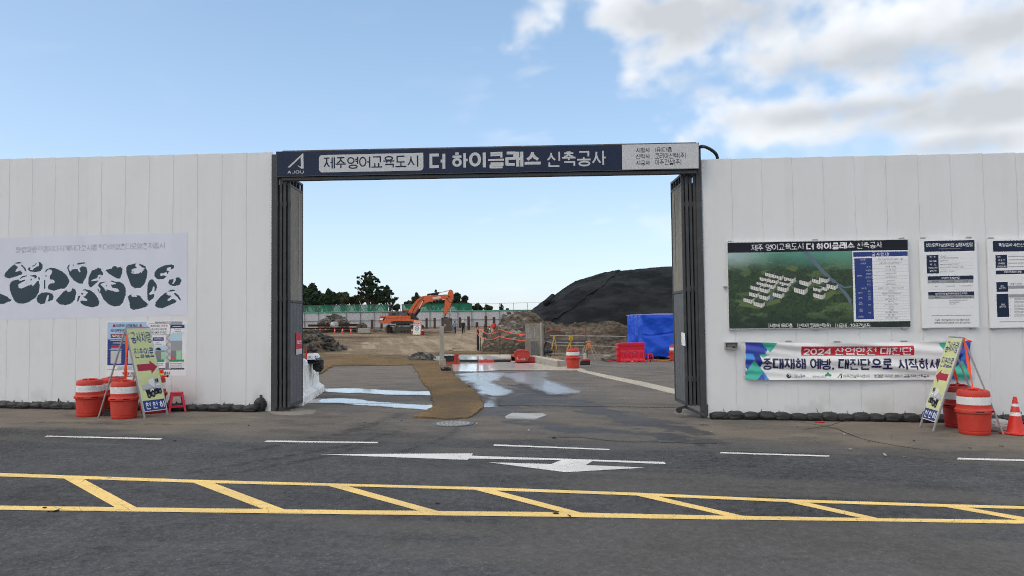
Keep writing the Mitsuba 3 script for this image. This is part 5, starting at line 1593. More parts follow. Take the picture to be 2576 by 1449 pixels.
def truck_print(t, fc, u0, v0, u1, v1, mirror, parent):
    def q(pts):
        return Polygon([((u0 + (u1 - u0) * ((1 - x) if mirror else x)), v0 + (v1 - v0) * y) for x, y in [((a - 580) / 310, (b - 825) / 265) for a, b in pts]]).buffer(0)
    circ = lambda x, y, r: q([(x + r * .85 * math.cos(a), y + r * math.sin(a)) for a in np.linspace(0, 2 * math.pi, 18, endpoint=False)])
    for i, (pts, m) in enumerate([([(630, 975), (800, 955), (880, 950), (888, 1000), (850, 1040), (770, 1050), (650, 1085)], "print_ink"), ([(578, 918), (805, 872), (808, 968), (600, 984)], "print_pale_grey"), ([(705, 850), (790, 832), (797, 965), (708, 900)], "print_white"),
                                  ([(790, 832), (862, 828), (888, 958), (872, 975), (815, 968), (797, 960)], "print_pale_grey"), ([(810, 846), (828, 843), (832, 893), (815, 895)], "print_ink"), ([(834, 842), (860, 838), (866, 886), (838, 892)], "print_ink"), ([(600, 972), (806, 948), (806, 958), (602, 984)], "print_grey"),
                                  ([(700, 1000), (715, 972), (745, 965), (765, 985), (760, 1000), (735, 985), (712, 1010)], "print_white"), ([(815, 915), (878, 905), (882, 925), (818, 935)], "print_white")]):
        t.add("printed_truck", fc.mesh(q(pts), .0016 + .0006 * i, .0005), m, parent=parent)
    for x, y, r in ((672, 1055, 34), (738, 1036, 44), (790, 1020, 26), (855, 1012, 34)):
        t.add("printed_truck", fc.mesh(circ(x, y, r), .0085, .0005), "print_ink", parent=parent)
        t.add("printed_truck", fc.mesh(circ(x, y, r * .5), .0092, .0005), "print_mid_grey", parent=parent)


def advance_sign(label, A1, A2, F1, F2, B1, B2, arrow_right, bottom=.93):
    t = Thing("advance_sign", label, "sign")
    for a, b in ((A1, F1), (A2, F2)):
        t.add("front_leg", bar(a, b, .035, .03), "galvanised")
    for a, b in ((A1, B1), (A2, B2)):
        t.add("rear_leg", bar(a + [0, 0, -.02], b, .03, .03), "galvanised")
    t.add("top_rail", bar(A1, A2, .035, .035), "galvanised")
    mid = .55
    t.add("cross_bar", bar(A1 + (B1 - A1) * mid, A2 + (B2 - A2) * mid, .025, .025), "galvanised")
    fc = Face(A1, A2 - A1, F1 - A1)
    bd = t.add("board", fc.mesh(sbox(0.0, .008, 1.0, bottom), .012, .010), "white_metal")
    fc.A = fc.A + fc.n * .022
    t.add("lime_face", fc.mesh(sbox(.028, .018, .972, bottom * .868), .0004, .0008), "print_lime", parent=bd)
    t.add("blue_face", fc.mesh(sbox(.028, bottom * .868, .972, bottom - .008), .0004, .0008), "print_blue", parent=bd)
    k = bottom
    t.add("lettering", fc.mesh(ftext("공사차량", .10, .055 * k, .955, .19 * k, .035), .0016, .001), "print_blue", parent=bd)
    t.add("lettering", fc.mesh(ftext("진출입로", .10, .245 * k, .94, .365 * k, .035), .0016, .001), "print_blue", parent=bd)
    ar = [(.10, .437), (.66, .437), (.66, .395), (.965, .478), (.66, .560), (.66, .518), (.10, .518)]
    if not arrow_right:
        ar = [(1 - x, y) for x, y in ar]
    t.add("arrow", fc.mesh(Polygon([(x, y * k) for x, y in ar]), .0016, .001), "print_crimson", parent=bd)
    truck_print(t, fc, .10, .605 * k, .95, .845 * k, not arrow_right, bd)
    t.add("lettering", fc.mesh(ftext("천 천 히", .12, .888 * k, .93, .972 * k, .05), .0016, .001), "print_white", parent=bd)
    return t


F1 = gp(364.5, 1053.5)
F2 = np.array([at(425, 700, 16.15)[0], 16.15, 0])
F2[2] = ground_z(F2[0], F2[1]) + .005
B1 = gp(247.5, 1051.7)
A1 = at(316, 825, 15.62)
dF = F2 - F1
as1 = advance_sign("lime advance sign with a right-pointing arrow left of the gate", A1, A1 + dF, F1, F2, B1, B1 + dF, True)
F2 = gp(2346.9, 1085.8)
F1 = np.array([at(2301.4, 700, 14.15)[0], 14.15, 0])
F1[2] = ground_z(F1[0], F1[1]) + .005
B2 = gp(2524.6, 1092.9)
dF = F2 - F1
A2 = at(2424, 850.5, 13.55)
as2 = advance_sign("lime advance sign with a left-pointing arrow at the right end", A2 - dF, A2, F1, F2, B2 - dF, B2, False, .905)


def ribbon(t_or_label, pts, w=.045, seed=1):
    t = Thing("safety_ribbon", t_or_label, "ribbon")
    p = smooth_curve(pts, 26)
    tt = np.linspace(0, 1, 26)
    v, f = [], []
    for i, q in enumerate(p):
        a = 0.5 * math.sin(tt[i] * 7 + seed)
        ww = w * (0.55 + .45 * abs(math.sin(tt[i] * 5 + seed)))
        d = np.array([math.cos(a), math.sin(a), 0]) * ww / 2
        n_ = np.array([-math.sin(a), math.cos(a), 0]) * .002
        v += [q - d - n_, q + d - n_, q + d + n_, q - d + n_]
    for i in range(len(p) - 1):
        for j in range(4):
            k = (j + 1) % 4
            f += [[i * 4 + j, i * 4 + k, i * 4 + 4 + k], [i * 4 + j, i * 4 + 4 + k, i * 4 + 4 + j]]
    kn = rock(.05, .04, .03, np.random.default_rng(seed), 16)
    kn.apply_translation(p[-1])
    return t.solo(cat(trimesh.Trimesh(v, f, process=False), kn), "ribbon_orange")


dt = lambda d, dx=0: d.M[:3, 3] + [dx, 0, .79]
ribbon("orange ribbon from the left sign's apex down to a drum handle", [A1 * 0 + at(320, 838, 15.62), at(317, 900, 15.62), dt(d2, .02)], .06, 1)
ribbon("orange ribbon from the right sign's apex to the front drum", [at(2426, 856, 13.5), at(2437, 920, 13.45), dt(d5, -.0)], .055, 2)
ribbon("orange ribbon from under the right sign board to the rear drum", [at(2398, 920, 13.95), at(2406, 955, 14.0), dt(d6, .0)], .05, 3)
ribbon("short orange ribbon end fluttering at the right sign's apex", [at(2424, 850, 13.5), at(2433, 855, 13.5), at(2441, 857, 13.5)], .05, 5)

# ------------------------------------------------------------------ stools
def stool(label, M):
    t = Thing("plastic_stool", label, "stool", M=M)
    H, a, b = .43, .125, .185
    seat = prism(sbox(-a + .03, -a + .03, a - .03, a - .03).buffer(.03), .03, H - .03)
    t.add("seat", cat(seat, *[bx((-a + .01, s * (a - .012) - .006, H - .085), (a - .01, s * (a - .012) + .006, H - .02), .004) for s in (-1, 1)], *[bx((s * (a - .012) - .006, -a + .01, H - .085), (s * (a - .012) + .006, a - .01, H - .02), .004) for s in (-1, 1)]), "stool_red")
    for sx, sy in ((-1, -1), (1, -1), (1, 1), (-1, 1)):
        top = [(sx * (a - dx), sy * (a - dy), H - .03) for dx, dy in ((0.0, 0.0), (.055, 0.0), (.055, .012), (.012, .055), (0.0, .055))]
        bot = [(sx * (b - dx), sy * (b - dy), 0) for dx, dy in ((0.0, 0.0), (.042, 0.0), (.042, .014), (.014, .042), (0.0, .042))]
        t.add("leg", hull_pts(top + bot), "stool_red")
    for s in (-1, 1):
        k = b - .018
        t.add("stretcher", bx((-k + .02, s * k - .008, .10), (k - .02, s * k + .008, .15), .004), "stool_red")
        t.add("stretcher", bx((s * k - .008, -k + .02, .10), (s * k + .008, k - .02, .15), .004), "stool_red")
    return t


st = stool("red plastic stool beside the left advance sign", place(stand_on(444.5, 1037.5, .18), 0.5))
st2 = st.copy("red plastic stool beside the red barrier inside the gate", place(stand_on(1633, 911, .18), 0.35))

# ------------------------------------------------------------------ road cone
def cone(label, M, group=None):
    t = Thing("traffic_cone", label, "cone", group, M=M)
    b = t.add("base", bx((-.20, -.20, 0), (.20, .20, .035), .012), "cone_red")
    R = lambda z: .150 - (z - .035) * (.150 - .030) / (.70 - .035)
    t.add("body", lathe([(R(.035) + .012, .035), (R(.05), .05)] + [(R(z), z) for z in (.34, .341, .405, .44, .52, .55, .695)] + [(.026, .70), (0, .70)], 28), "cone_red", smooth=35)
    for z0, z1 in ((.345, .412), (.52, .572)):
        t.add("reflective_band", lathe([(R(z0), z0), (R(z0) + .003, z0 + .001), (R(z1) + .003, z1 - .001), (R(z1), z1)], 28), "reflective_white", smooth=35)
    return t


c1 = cone("red traffic cone with two white bands at the far right", place(stand_on(2555, 1095.5, .18), 0.45, 0.92, (0, .03)))

# ------------------------------------------------------------------ sandbags along the foot of the walls
def sandbag_mesh(seed, L=.36, Wd=.25, H=.155):
    rng = np.random.default_rng(seed)
    m = trimesh.creation.icosphere(subdivisions=4)
    v = m.vertices.copy()
    e = lambda c, k: np.sign(c) * np.abs(c) ** k
    x, y, z = e(v[:, 0], .72), e(v[:, 1], .72), e(v[:, 2], .85)
    pinch = 1 - .30 * np.abs(x) ** 3
    nz = meshkit.fbm(np.c_[v[:, 0] * 2.4 + seed, v[:, 1] * 2.4, v[:, 2] * 2.4], 4, seed) - .5
    cr = meshkit.fbm(np.c_[v[:, 0] * 3 + seed, v[:, 1] * 11, v[:, 2] * 9], 3, seed + 3) - .5
    k = 1 + .26 * nz + .07 * cr
    p = np.c_[x * L / 2 * k, y * Wd / 2 * pinch * k, z * H / 2 * (1 - .25 * np.abs(x) ** 2.5) * k]
    p[:, 2] = np.maximum(p[:, 2], -H * .40) + H * .40
    body = trimesh.Trimesh(p, m.faces, process=False)
    s = rng.choice([-1, 1])
    neck = hull_pts([(s * (L / 2 - .03), dy, H * .55 + dz) for dy in (-.03, .03) for dz in (-.03, .03)] + [(s * (L / 2 + .025), dy, H * .72 + dz) for dy in (-.016, .016) for dz in (-.012, .02)])
    tail = hull_pts([(s * (L / 2 + .02), dy, H * .72 + dz) for dy in (-.01, .01) for dz in (-.008, .008)] + [(s * (L / 2 + .045), rng.uniform(-.03, .03), H * (.85 + rng.uniform(0, .35))) for _ in range(5)])
    return body, cat(neck, tail)


BAGS = []
for sd in range(8):
    rb = np.random.default_rng(40 + sd)
    b, n_ = sandbag_mesh(60 + sd, .35 + .04 * rb.random(), .24 + .03 * rb.random(), .165 + .035 * rb.random())
    BAGS.append((mikit.ply(b, "sandbag_black", smooth=True), mikit.ply(n_, "sandbag_black", smooth=30)))
rbag = np.random.default_rng(77)


def ordinal(n):
    one = ["", "first", "second", "third", "fourth", "fifth", "sixth", "seventh", "eighth", "ninth", "tenth", "eleventh", "twelfth", "thirteenth", "fourteenth", "fifteenth", "sixteenth", "seventeenth", "eighteenth", "nineteenth"]
    if n < 20:
        return one[n]
    t = {2: ("twentieth", "twenty"), 3: ("thirtieth", "thirty"), 4: ("fortieth", "forty")}[n // 10]
    return t[0] if n % 10 == 0 else f"{t[1]}-{one[n % 10]}"


def bag_row(s_from, s_to, pitch, side_name, group, off=.17):
    spots, s = [], s_from
    while s < s_to:
        spots.append(s)
        s += pitch * rbag.uniform(.92, 1.08)
    for i, s in enumerate(spots):
        n_i = len(spots) - i if side_name == "left" else i + 1
        p = wpt(s, 0, off + rbag.uniform(-.02, .03))
        p[2] = float(ground_z(p[0], p[1])) - .006
        yaw = -PHI + rbag.uniform(-.14, .14) + (math.pi if rbag.random() < .5 else 0)
        t = Thing("sandbag", f"{ordinal(n_i)} black sandbag from the {side_name} gate post along the foot of the {side_name} hoarding", "sandbag", group, M=place(p, yaw, 1, (rbag.uniform(-.06, .06), rbag.uniform(-.09, .05))))
        b, n_ = BAGS[rbag.integers(len(BAGS))]
        t.add_dict("sack", b)
        t.add_dict("tied_neck", n_)


bag_row(wsz(-60, 1010)[0], s_left - .35, .292, "left", "sandbags along the left hoarding")
bag_row(s_right + .22, wsz(2630, 1040)[0], .295, "right", "sandbags along the right hoarding")
p = gp(650, 1036)
bg = Thing("sandbag", "large black sandbag standing upright at the left gate post", "sandbag", M=place(p + [0, .12, .0], 0.2, 1))
bb, nn = sandbag_mesh(91, .27, .22, .34)
bg.add("sack", bb, "sandbag_black", smooth=True)
bg.add("tied_neck", moved(tube([(0, 0, .25), (.01, 0, .31), (.012, .005, .36)], [.045, .018, .03], 8), np.eye(4)), "sandbag_black", smooth=True)

# white sacks and a dark crate
def sack(label, p, L, Wd, H, seed, yaw):
    b, n_ = sandbag_mesh(seed, L, Wd, H)
    t = Thing("white_sack", label, "sack", M=place(p, yaw))
    t.add("sack", b, "sack_white", smooth=True)
    t.add("tied_neck", n_, "sack_white", smooth=30)
    return t


sack("dirty white sack slumped behind the front drum at the right sign", stand_on(2512, 1086, .14), .46, .34, .23, 33, 0.2)
sack("white sack under the drum behind the left sign frame", on_ground(*(gp(284, 1040)[:2] + [-.02, .25])), .42, .3, .2, 35, 0.9)
ck = Thing("dark_crate", "low black crate on the ground between the left drums", "crate", M=place(gp(289, 1046) + [0, .1, 0], .2))
ck.add("body", cat(bx((-.22, -.15, 0), (.22, -.135, .14), .004), bx((-.22, .135, 0), (.22, .15, .14), .004), bx((-.22, -.135, 0), (-.205, .135, .14), .004), bx((.205, -.135, 0), (.22, .135, .14), .004), bx((-.205, -.135, 0), (.205, .135, .012))), "black_rubber")
ck.add("rim", cat(bx((-.235, -.165, .125), (.235, -.151, .15), .004), bx((-.235, .151, .125), (.235, .165, .15), .004), bx((-.235, -.15, .125), (-.221, .15, .15), .004), bx((.221, -.15, .125), (.235, .15, .15), .004)), "black_rubber")
# a traffic wand and a beacon lying on the hidden drum
top4 = d4.M[:3, 3] + [0, 0, .80]
wd = Thing("traffic_wand", "red traffic wand sticking out behind the left sign board", "wand", M=np.eye(4))
wp1, wp2 = at(404, 945.5, top4[1]), at(421, 946, top4[1])
wd.add("tube", tube([top4 + [-.10, 0, 0], wp1, wp2], [.016, .024, .024], 12), "wand_red", smooth=True)
wd.add("end_cap", tube([wp2, wp2 + (wp2 - wp1) * .12], .028, 12), "black_rubber", smooth=30)
be = Thing("warning_beacon", "small red and green warning beacon behind the left sign board", "beacon", M=place(np.array([at(406, 940, top4[1])[0] - .02, top4[1] + .03, top4[2] - .03])))
be.add("lamp", lathe([(0, .0), (.045, 0), (.045, .075), (.038, .09), (0, .09)], 18), "beacon_green", smooth=35)
be.add("cap", lathe([(.047, .09), (.052, .10), (.052, .15), (.03, .175), (0, .18)], 18), "wand_red", smooth=35)

# ------------------------------------------------------------------ manhole, cover plate, litter
mh = gp(1140, 1066.5)
mm = Thing("manhole_cover", "round cast iron manhole cover in front of the mat", "manhole cover", M=place(mh + [0, 0, .0]))
mm.add("frame_ring", lathe([(.40, .0), (.40, .012), (.355, .014), (.352, .004), (.352, 0)], 40), "steel_grey", smooth=35)
mm.add("lid", lathe([(.348, .0), (.348, .010), (0, .011)], 40), "cast_iron", smooth=35)
for r0, r1, n in ((.27, .325, 22), (.19, .245, 15), (.11, .165, 9), (.03, .085, 4)):
    seg = []
    for i in range(n):
        a = np.linspace(i / n, (i + .68) / n, 6) * 2 * np.pi
        seg.append(prism(Polygon([(r0 * math.cos(x), r0 * math.sin(x)) for x in a] + [(r1 * math.cos(x), r1 * math.sin(x)) for x in a[::-1]]), .005, .0108))
    mm.add("raised_ring", cat(seg), "plate_grey")
q = [gp(*p)[:2] for p in [(1274, 1050), (1290, 1041.5), (1362, 1042.5), (1372, 1046), (1348, 1055), (1278, 1054)]]
pl = Thing("cover_plate", "pale grey rectangular cover plate lying on the asphalt in the gateway", "plate")
pl.solo(ground_sheet(Polygon(q).buffer(.03), .0, .022), "plate_grey")
rl = np.random.default_rng(21)
for i, (x, y, s, m) in enumerate(sorted([(1790, 1088, .035, "pale_rock"), (2055, 1110, .03, "pale_rock"), (2140, 1133, .05, "pale_rock"), (2227, 1146, .05, "sack_white"), (2275, 1152, .04, "pale_rock"), (1330, 1083, .035, "sack_white"), (1010, 1059, .03, "basalt"), (1200, 1066, .03, "sack_white"), (2185, 1112, .035, "pale_rock"), (2005, 1075, .03, "basalt"),
                                  (2125, 1093, .03, "sack_white"), (1395, 1103, .05, "basalt"), (440, 1110, .04, "basalt"), (1120, 1100, .03, "basalt"), (2240, 1100, .035, "pale_rock"), (733, 1032, .035, "sack_white"), (918, 1063, .03, "basalt"), (1800, 1112, .03, "pale_rock"), (2300, 1110, .03, "basalt"), (2440, 1128, .03, "basalt"), (2520, 1124, .04, "basalt"), (625, 1071, .03, "basalt")])):
    g = gp(x, y)
    tone = {"pale_rock": "pale", "basalt": "dark", "sack_white": "white"}[m]
    k = Thing("loose_stone", f"{ordinal(i + 1)} small loose stone from the left on the asphalt, {tone}", "stone", "loose stones on the asphalt", M=place(g + [0, 0, s * .25], rl.random() * 6))
    k.solo(rock(s, s * .7, s * .5, rl, 14), m)
rg_ = Thing("red_rag", "scrap of red cloth on the ground below the banner", "rag", M=place(gp(2062, 1063.5)))
rg_.solo(cat(moved(rock(.11, .035, .02, rl, 16), place((0, 0, .012))), moved(rock(.05, .03, .03, rl, 14), place((.06, .01, .015)))), "cone_red")
for i, (x, y, w) in enumerate(((112, 1280, .03), (140, 1287, .05), (1102, 1268, .04), (1402, 1294, .07), (1432, 1300, .05))):
    g = gp(x, y)
    k = Thing("loose_stone", f"{ordinal(i + 1)} dark chip from the left on the yellow lines", "chip", "dark chips on the yellow lines", M=place(g + [0, 0, .012], rl.random() * 6))
    k.solo(rock(w, w * .35, .012, rl, 14), "black_rubber")

# ------------------------------------------------------------------ concrete barriers inside the gate, with helmets
a0, a1 = gp(778, 1010.5), gp(816, 985)
dirb = np.array([(a1 - a0)[0], (a1 - a0)[1], 0])
Lb = np.linalg.norm(dirb)
dirb /= Lb
side = np.array([-dirb[1], dirb[0], 0])        # to the left
prof = [(-.30, 0), (.30, 0), (.30, .17), (.165, .27), (.115, .73), (.125, .735), (.125, .90), (-.125, .90), (-.125, .735), (-.115, .73), (-.165, .27), (-.30, .17)]


def barrier(label, start, length):
    t = Thing("concrete_barrier", label, "barrier")
    M = np.eye(4)
    M[:3, 0], M[:3, 1], M[:3, 2], M[:3, 3] = -side, [0, 0, 1], -dirb, start + dirb * length
    m = prism(Polygon(prof), length)
    cuts = [bx((-.5, -.1, z), (.5, .06, z + .13)) for z in (.25, length - .38)]
    try:
        m = trimesh.boolean.difference([m] + cuts, engine="manifold")
    except Exception:
        pass
    t.add("body", moved(m, M), "barrier_white")
    for z in (.3, length - .3):
        t.add("lifting_groove", moved(prism(Polygon([(.128, .45), (.150, .46), (.142, .58), (.120, .57)]), .05, z), M), "concrete")
    return t


c0 = a0 + side * .30
barrier("white concrete barrier nearest the left gate leaf", c0 - dirb * 1.0, 2.48)
barrier("white concrete barrier end to end behind the first, black bag over its top", c0 + dirb * 1.52, Lb - 1.52)


def helmet(label, p, yaw):
    t = Thing("safety_helmet", label, "helmet", M=place(p, yaw))
    t.add("shell", lathe([(.115, 0), (.122, .03), (.112, .09), (.078, .135), (.035, .152), (0, .155)], 26), "helmet_white", smooth=True)
    t.add("brim", moved(lathe([(.105, 0), (.14, -.004), (.142, .008), (.112, .016)], 26), np.diag([1.0, 1.12, 1, 1])), "helmet_white", smooth=35)
    t.add("badge", moved(bx((-.014, -.008, 0), (.014, .004, .03), .003), place((0, -.117, .05), 0, 1, (-.25, 0))), "print_navy")
    return t


hp = lambda x, y, Y: at(x, y, Y)
hz = c0[2] + .90
for lab, x, y, Y, lift in (("white safety helmet on the black bag, left of the pair", 780.5, 905, 19.9, .10), ("white safety helmet on the black bag, right of the pair", 793.5, 906, 20.35, .09), ("white safety helmet at the gate leaf, half hidden", 761.5, 918, 18.95, .012)):
    q = hp(x, y, Y)
    helmet(lab, np.array([q[0], q[1], hz + lift]), .2)
bgm = trimesh.creation.icosphere(subdivisions=4)
v = bgm.vertices
nz = meshkit.fbm(np.c_[v[:, 0] * 2, v[:, 1] * 2, v[:, 2] * 2] + 7, 4, 5) - .5
fold = np.abs(meshkit.fbm(np.c_[v[:, 0] * 5, v[:, 1] * 5, v[:, 2] * 1.5] + 3, 3, 8) - .5)
k = (1 + .5 * nz - .45 * fold)[:, None]
q = hp(785, 915, 20.2)
b1 = trimesh.Trimesh(v * k * [.30, .34, .09] + [q[0], q[1], hz + .035], bgm.faces, process=False)
q = hp(801, 922, 20.3)
b2 = trimesh.Trimesh(v[:, [1, 0, 2]] * k * [.14, .22, .20] + [q[0], q[1], hz - .07], bgm.faces[:, ::-1], process=False)
Thing("black_bag", "black plastic bag draped over the far concrete barrier", "bag").solo(cat(b1, b2), "bag_black", smooth=True)
wq = hp(770, 913, 19.3)
w2 = Thing("traffic_wand", "red light wand standing on the concrete barrier", "wand", M=place((wq[0], wq[1], hz)))
w2.add("tube", tube([(0, 0, .10), (.005, 0, .40)], [.022, .020], 12), "wand_red", smooth=30)
w2.add("grip", tube([(0, 0, 0), (0, 0, .10)], .024, 12), "ribbon_orange", smooth=30)

# ------------------------------------------------------------------ wheel wash: post, machine parts, board, kerb
ZC = zmap(1099, 856.2, .129)
ZD = zmap(1188.5, 779.5, .1488)
ZS = zmap(754, 664.5, .1736)
ZR = zmap(1175.6, 651.7, .2183)
ZT = zmap(1495, 830.6, .0992)


def up_at(x, y, Y):
    """Height above the ground datum of a pixel at distance Y."""
    return at(x, y, Y)


pg_ = gp(1112, 922)
Yp = pg_[1] + .15
cp = Thing("concrete_post", "pale concrete post on a square footing beside the mat", "post", M=place(pg_ + [0, .15, 0], .1))
cp.add("footing", bx((-.15, -.15, 0), (.15, .15, .33), .02), "concrete")
hpost = up_at(1106, 820, Yp)[2] - pg_[2]
cp.add("shaft", bx((-.115, -.09, .33), (.085, .10, hpost), .012), "concrete")
bb = sandbag_mesh(95, .42, .3, .22)
bk = Thing("black_bag", "small black plastic bag on the ground by the concrete post footing", "bag", M=place(gp(1121.5, 935) + [0, .1, 0], .3))
bk.solo(cat(*bb), "bag_black", smooth=30)

g0 = gp(1136, 917)
Y0 = g0[1]
L_ = lambda x, y: at(*ZC(x, y), Y0)
ww = Thing("wash_machine", "red framed spray unit with a dark panel left of the wash pad", "machine")
a, b = L_(118, 412), L_(338, 306)
ww.add("panel", bx((a[0], Y0 + .05, a[2]), (b[0], Y0 + .5, b[2]), .01), "machine_dark")
a, b = L_(165, 470), L_(432, 418)
ww.add("base", bx((a[0], Y0 - .02, g0[2]), (b[0], Y0 + .55, b[2]), .01), "machine_red")
for x0, x1 in ((340, 372), (385, 432)):
    a, b = L_(x0, 478), L_(x1, 268 if x0 < 350 else 340)
    ww.add("upright", bx((a[0], Y0 - .04, g0[2]), (b[0], Y0 + .3, b[2]), .01), "machine_red")
a = L_(386, 300)
ww.add("motor", moved(tube([(0, 0, 0), (0, .3, 0)], .09, 14), place((a[0], Y0 + .02, a[2]))), "machine_red", smooth=30)
a, b = L_(130, 300), L_(335, 288)
ww.add("top_edge", bx((a[0], Y0 + .03, a[2]), (b[0], Y0 + .52, a[2] + .025), .008), "white_metal")
ld = Thing("drain_hatch", "flat red steel hatch in the middle of the wash pad", "hatch", M=place(gp(1222, 913) + [0, .35, 0], .06))
ld.add("top", hull_pts([(sx * (.39 - dz), sy * (.30 - dz), z) for sx in (-1, 1) for sy in (-1, 1) for dz, z in ((0, 0), (0, .07), (.07, .13))]), "machine_red")
ld.add("grip", cat(tube([(-.06, -.05, .125), (-.06, -.05, .165), (.06, -.05, .165), (.06, -.05, .125)], .01, 6), tube([(-.1, .15, .125), (-.1, .15, .16), (.0, .15, .16), (.0, .15, .125)], .01, 6)), "machine_dark")
ld.add("hinge_bar", bx((-.5, .08, .0), (.5, .13, .05), .01), "machine_red")
pipes = Thing("wash_pipe", "two dark steel pipes running across the wash pad through the lid", "pipe")
for y, dy in ((410, .30), (437, .02)):
    p0, p1 = gp(*ZC(430, y)), gp(*ZC(1440, y - 8))
    pipes.add("pipe", tube([p0 + [0, 0, .05], p1 + [0, 0, .05]], .035, 8), "machine_dark", smooth=30)
gh = gp(1300, 914)
Yh = gh[1]
Q = lambda x, y, dY=0: at(*ZC(x, y), Yh + dY)
ho = Thing("wash_hopper", "red steel hopper with a sloping chute below the big board", "hopper")


def xz_of(pts, dY=0):
    return Polygon([(Q(x, y, dY)[0], Q(x, y, dY)[2]) for x, y in pts]).buffer(0)


ho.add("tank", xz_prism(xz_of([(1560, 212), (1790, 215), (1812, 245), (1808, 290), (1760, 345), (1590, 368), (1575, 330)]), Yh + .05, Yh + .75), "machine_red")
ho.add("tank_rim", xz_prism(xz_of([(1548, 196), (1660, 190), (1790, 203), (1792, 217), (1552, 214)]), Yh + .02, Yh + .78), "machine_red")
ho.add("side_box", xz_prism(xz_of([(1500, 222), (1560, 222), (1572, 330), (1500, 330)]), Yh + .12, Yh + .7), "machine_red")
ho.add("tray", xz_prism(xz_of([(1440, 282), (1555, 318), (1552, 345), (1440, 310)]), Yh - .02, Yh + .6), "machine_red")
ho.add("cavity", xz_prism(xz_of([(1450, 320), (1545, 350), (1545, 405), (1450, 400)]), Yh + .05, Yh + .5), "slot_black")
for x0, x1, y0, y1 in ((1522, 1560, 340, 448), (1440, 1452, 300, 415), (1600, 1632, 372, 425), (1560, 1730, 378, 412)):
    ho.add("frame_bar", xz_prism(xz_of([(x0, y0), (x1, y0), (x1, y1), (x0, y1)]), Yh - .03, Yh + .1), "machine_red")
ho.add("chute", xz_prism(xz_of([(1800, 285), (1822, 310), (1745, 408), (1718, 395)]), Yh - .06, Yh + .35), "machine_red")
ho.add("skirt", xz_prism(xz_of([(1730, 335), (1938, 322), (1940, 432), (1560, 436), (1560, 415), (1730, 415)]), Yh + .15, Yh + .7), "machine_red")

# the tall board of the wash unit with its control box, on the kerb block
k0, k1 = gp(1349, 914), gp(1402, 923)
kd = (k1 - k0) / np.linalg.norm((k1 - k0)[:2])
kb_ = Thing("kerb_block", "long concrete kerb block running towards the lone drum", "block")
kn = np.array([-kd[1], kd[0], 0])
if kn[0] < 0:
    kn = -kn
LK = float(np.linalg.norm((k1 - k0)[:2]))
km = np.eye(4)
km[:3, 0], km[:3, 1], km[:3, 2], km[:3, 3] = kd * [1, 1, 0] / np.linalg.norm(kd[:2]), np.cross([0, 0, 1], kd * [1, 1, 0] / np.linalg.norm(kd[:2])), [0, 0, 1], k0
sg_ = 1 if np.dot(km[:3, 1], kn) > 0 else -1
for i in range(3):
    kb_.add("segment", moved(bx((-1.4 + i * (LK + 1.4) / 3 + .008, 0, -.02), (-1.4 + (i + 1) * (LK + 1.4) / 3 - .008, sg_ * .42, .30 - .02 * i), .02), km), "concrete")
Yb = 38.0
bt = Thing("wash_board", "tall brown-grey steel cabinet with worn white lettering on the wash pad", "cabinet")
zb = float(ground_z(1.2, Yb))
pA, pB, pT = at(1321.5, 897, Yb), at(1361, 900, Yb), at(1321, 814, Yb)
pC = at(1368.5, 899, Yb + .5)
Hs = pT[2]
out = Polygon([(pA[0], Yb), (pB[0], Yb - .12), (pC[0], Yb + .55), (pA[0] + .15, Yb + .7)])
bt.add("body", moved(prism(out, Hs - zb - .02), place((0, 0, zb + .02))), "slab_board")
e0 = np.array([pB[0], Yb - .12])
bt.add("edge_strip", moved(prism(LineString([e0 + [.0, .0], e0 + [.03, .12]]).buffer(.035), Hs - zb + .02), place((0, 0, zb + .02))), "concrete")
sf = Plane((pA[0], Yb, zb), (pB[0] - pA[0], -.12, 0), (0, 0, 1))
for x0, y0, x1, y1, n_ in ((905, 305, 968, 385, 4), (905, 405, 1005, 480, 3), (1080, 440, 1130, 470, 2), (1080, 500, 1125, 520, 1), (1085, 590, 1130, 620, 1), (1085, 640, 1135, 665, 1)):
    for i in range(n_):
        w = (x1 - x0) / max(n_, 2)
        a = sf.rect(*zrect(ZD, x0 + i * w, y0, x0 + i * w + w * .72, y1))
        g = sbox(*a)
        g = g.difference(affinity.scale(g, .5, .35)).difference(affinity.translate(affinity.scale(g, .35, .2), 0, (a[3] - a[1]) * .3))
        bt.add("worn_mark", sf.mesh(g, .001, .002), "print_grey")
bt.add("worn_mark", sf.mesh(sf.poly([ZD(*p) for p in [(1050, 265), (1062, 380), (1056, 475), (1046, 470), (1044, 330)]]), .001, .002), "print_grey")
cb = sf.rect(*zrect(ZD, 986, 518, 1082, 792))
bt.add("control_box", moved(bx((cb[0], cb[1], 0), (cb[2], cb[3], .22), .012), sf.matrix()), "slab_board")
bt.add("control_box_door", moved(bx((cb[0] + .025, cb[1] + .03, .22), (cb[2] - .02, cb[3] - .03, .228), .003), sf.matrix()), "gate_panel")
hs = Thing("hose_coil", "black hose hanging at the side of the steel cabinet", "hose")
hx = at(1373, 880, Yb + .3)
for i in range(3):
    q = [hx + [(.05 + .03 * i) * math.cos(t) * 1.6 + .05 * i, .05 * i, -.05 + .42 * math.sin(t)] for t in np.linspace(0, 2 * np.pi, 24)]
    hs.add("loop", tube(q, .022, 6), "black_rubber", smooth=True)
hs.add("heap", moved(cat(*sandbag_mesh(97, .6, .35, .22)), place(gp(1377, 903) + [0, 0, .28], .1)), "bag_black", smooth=30)

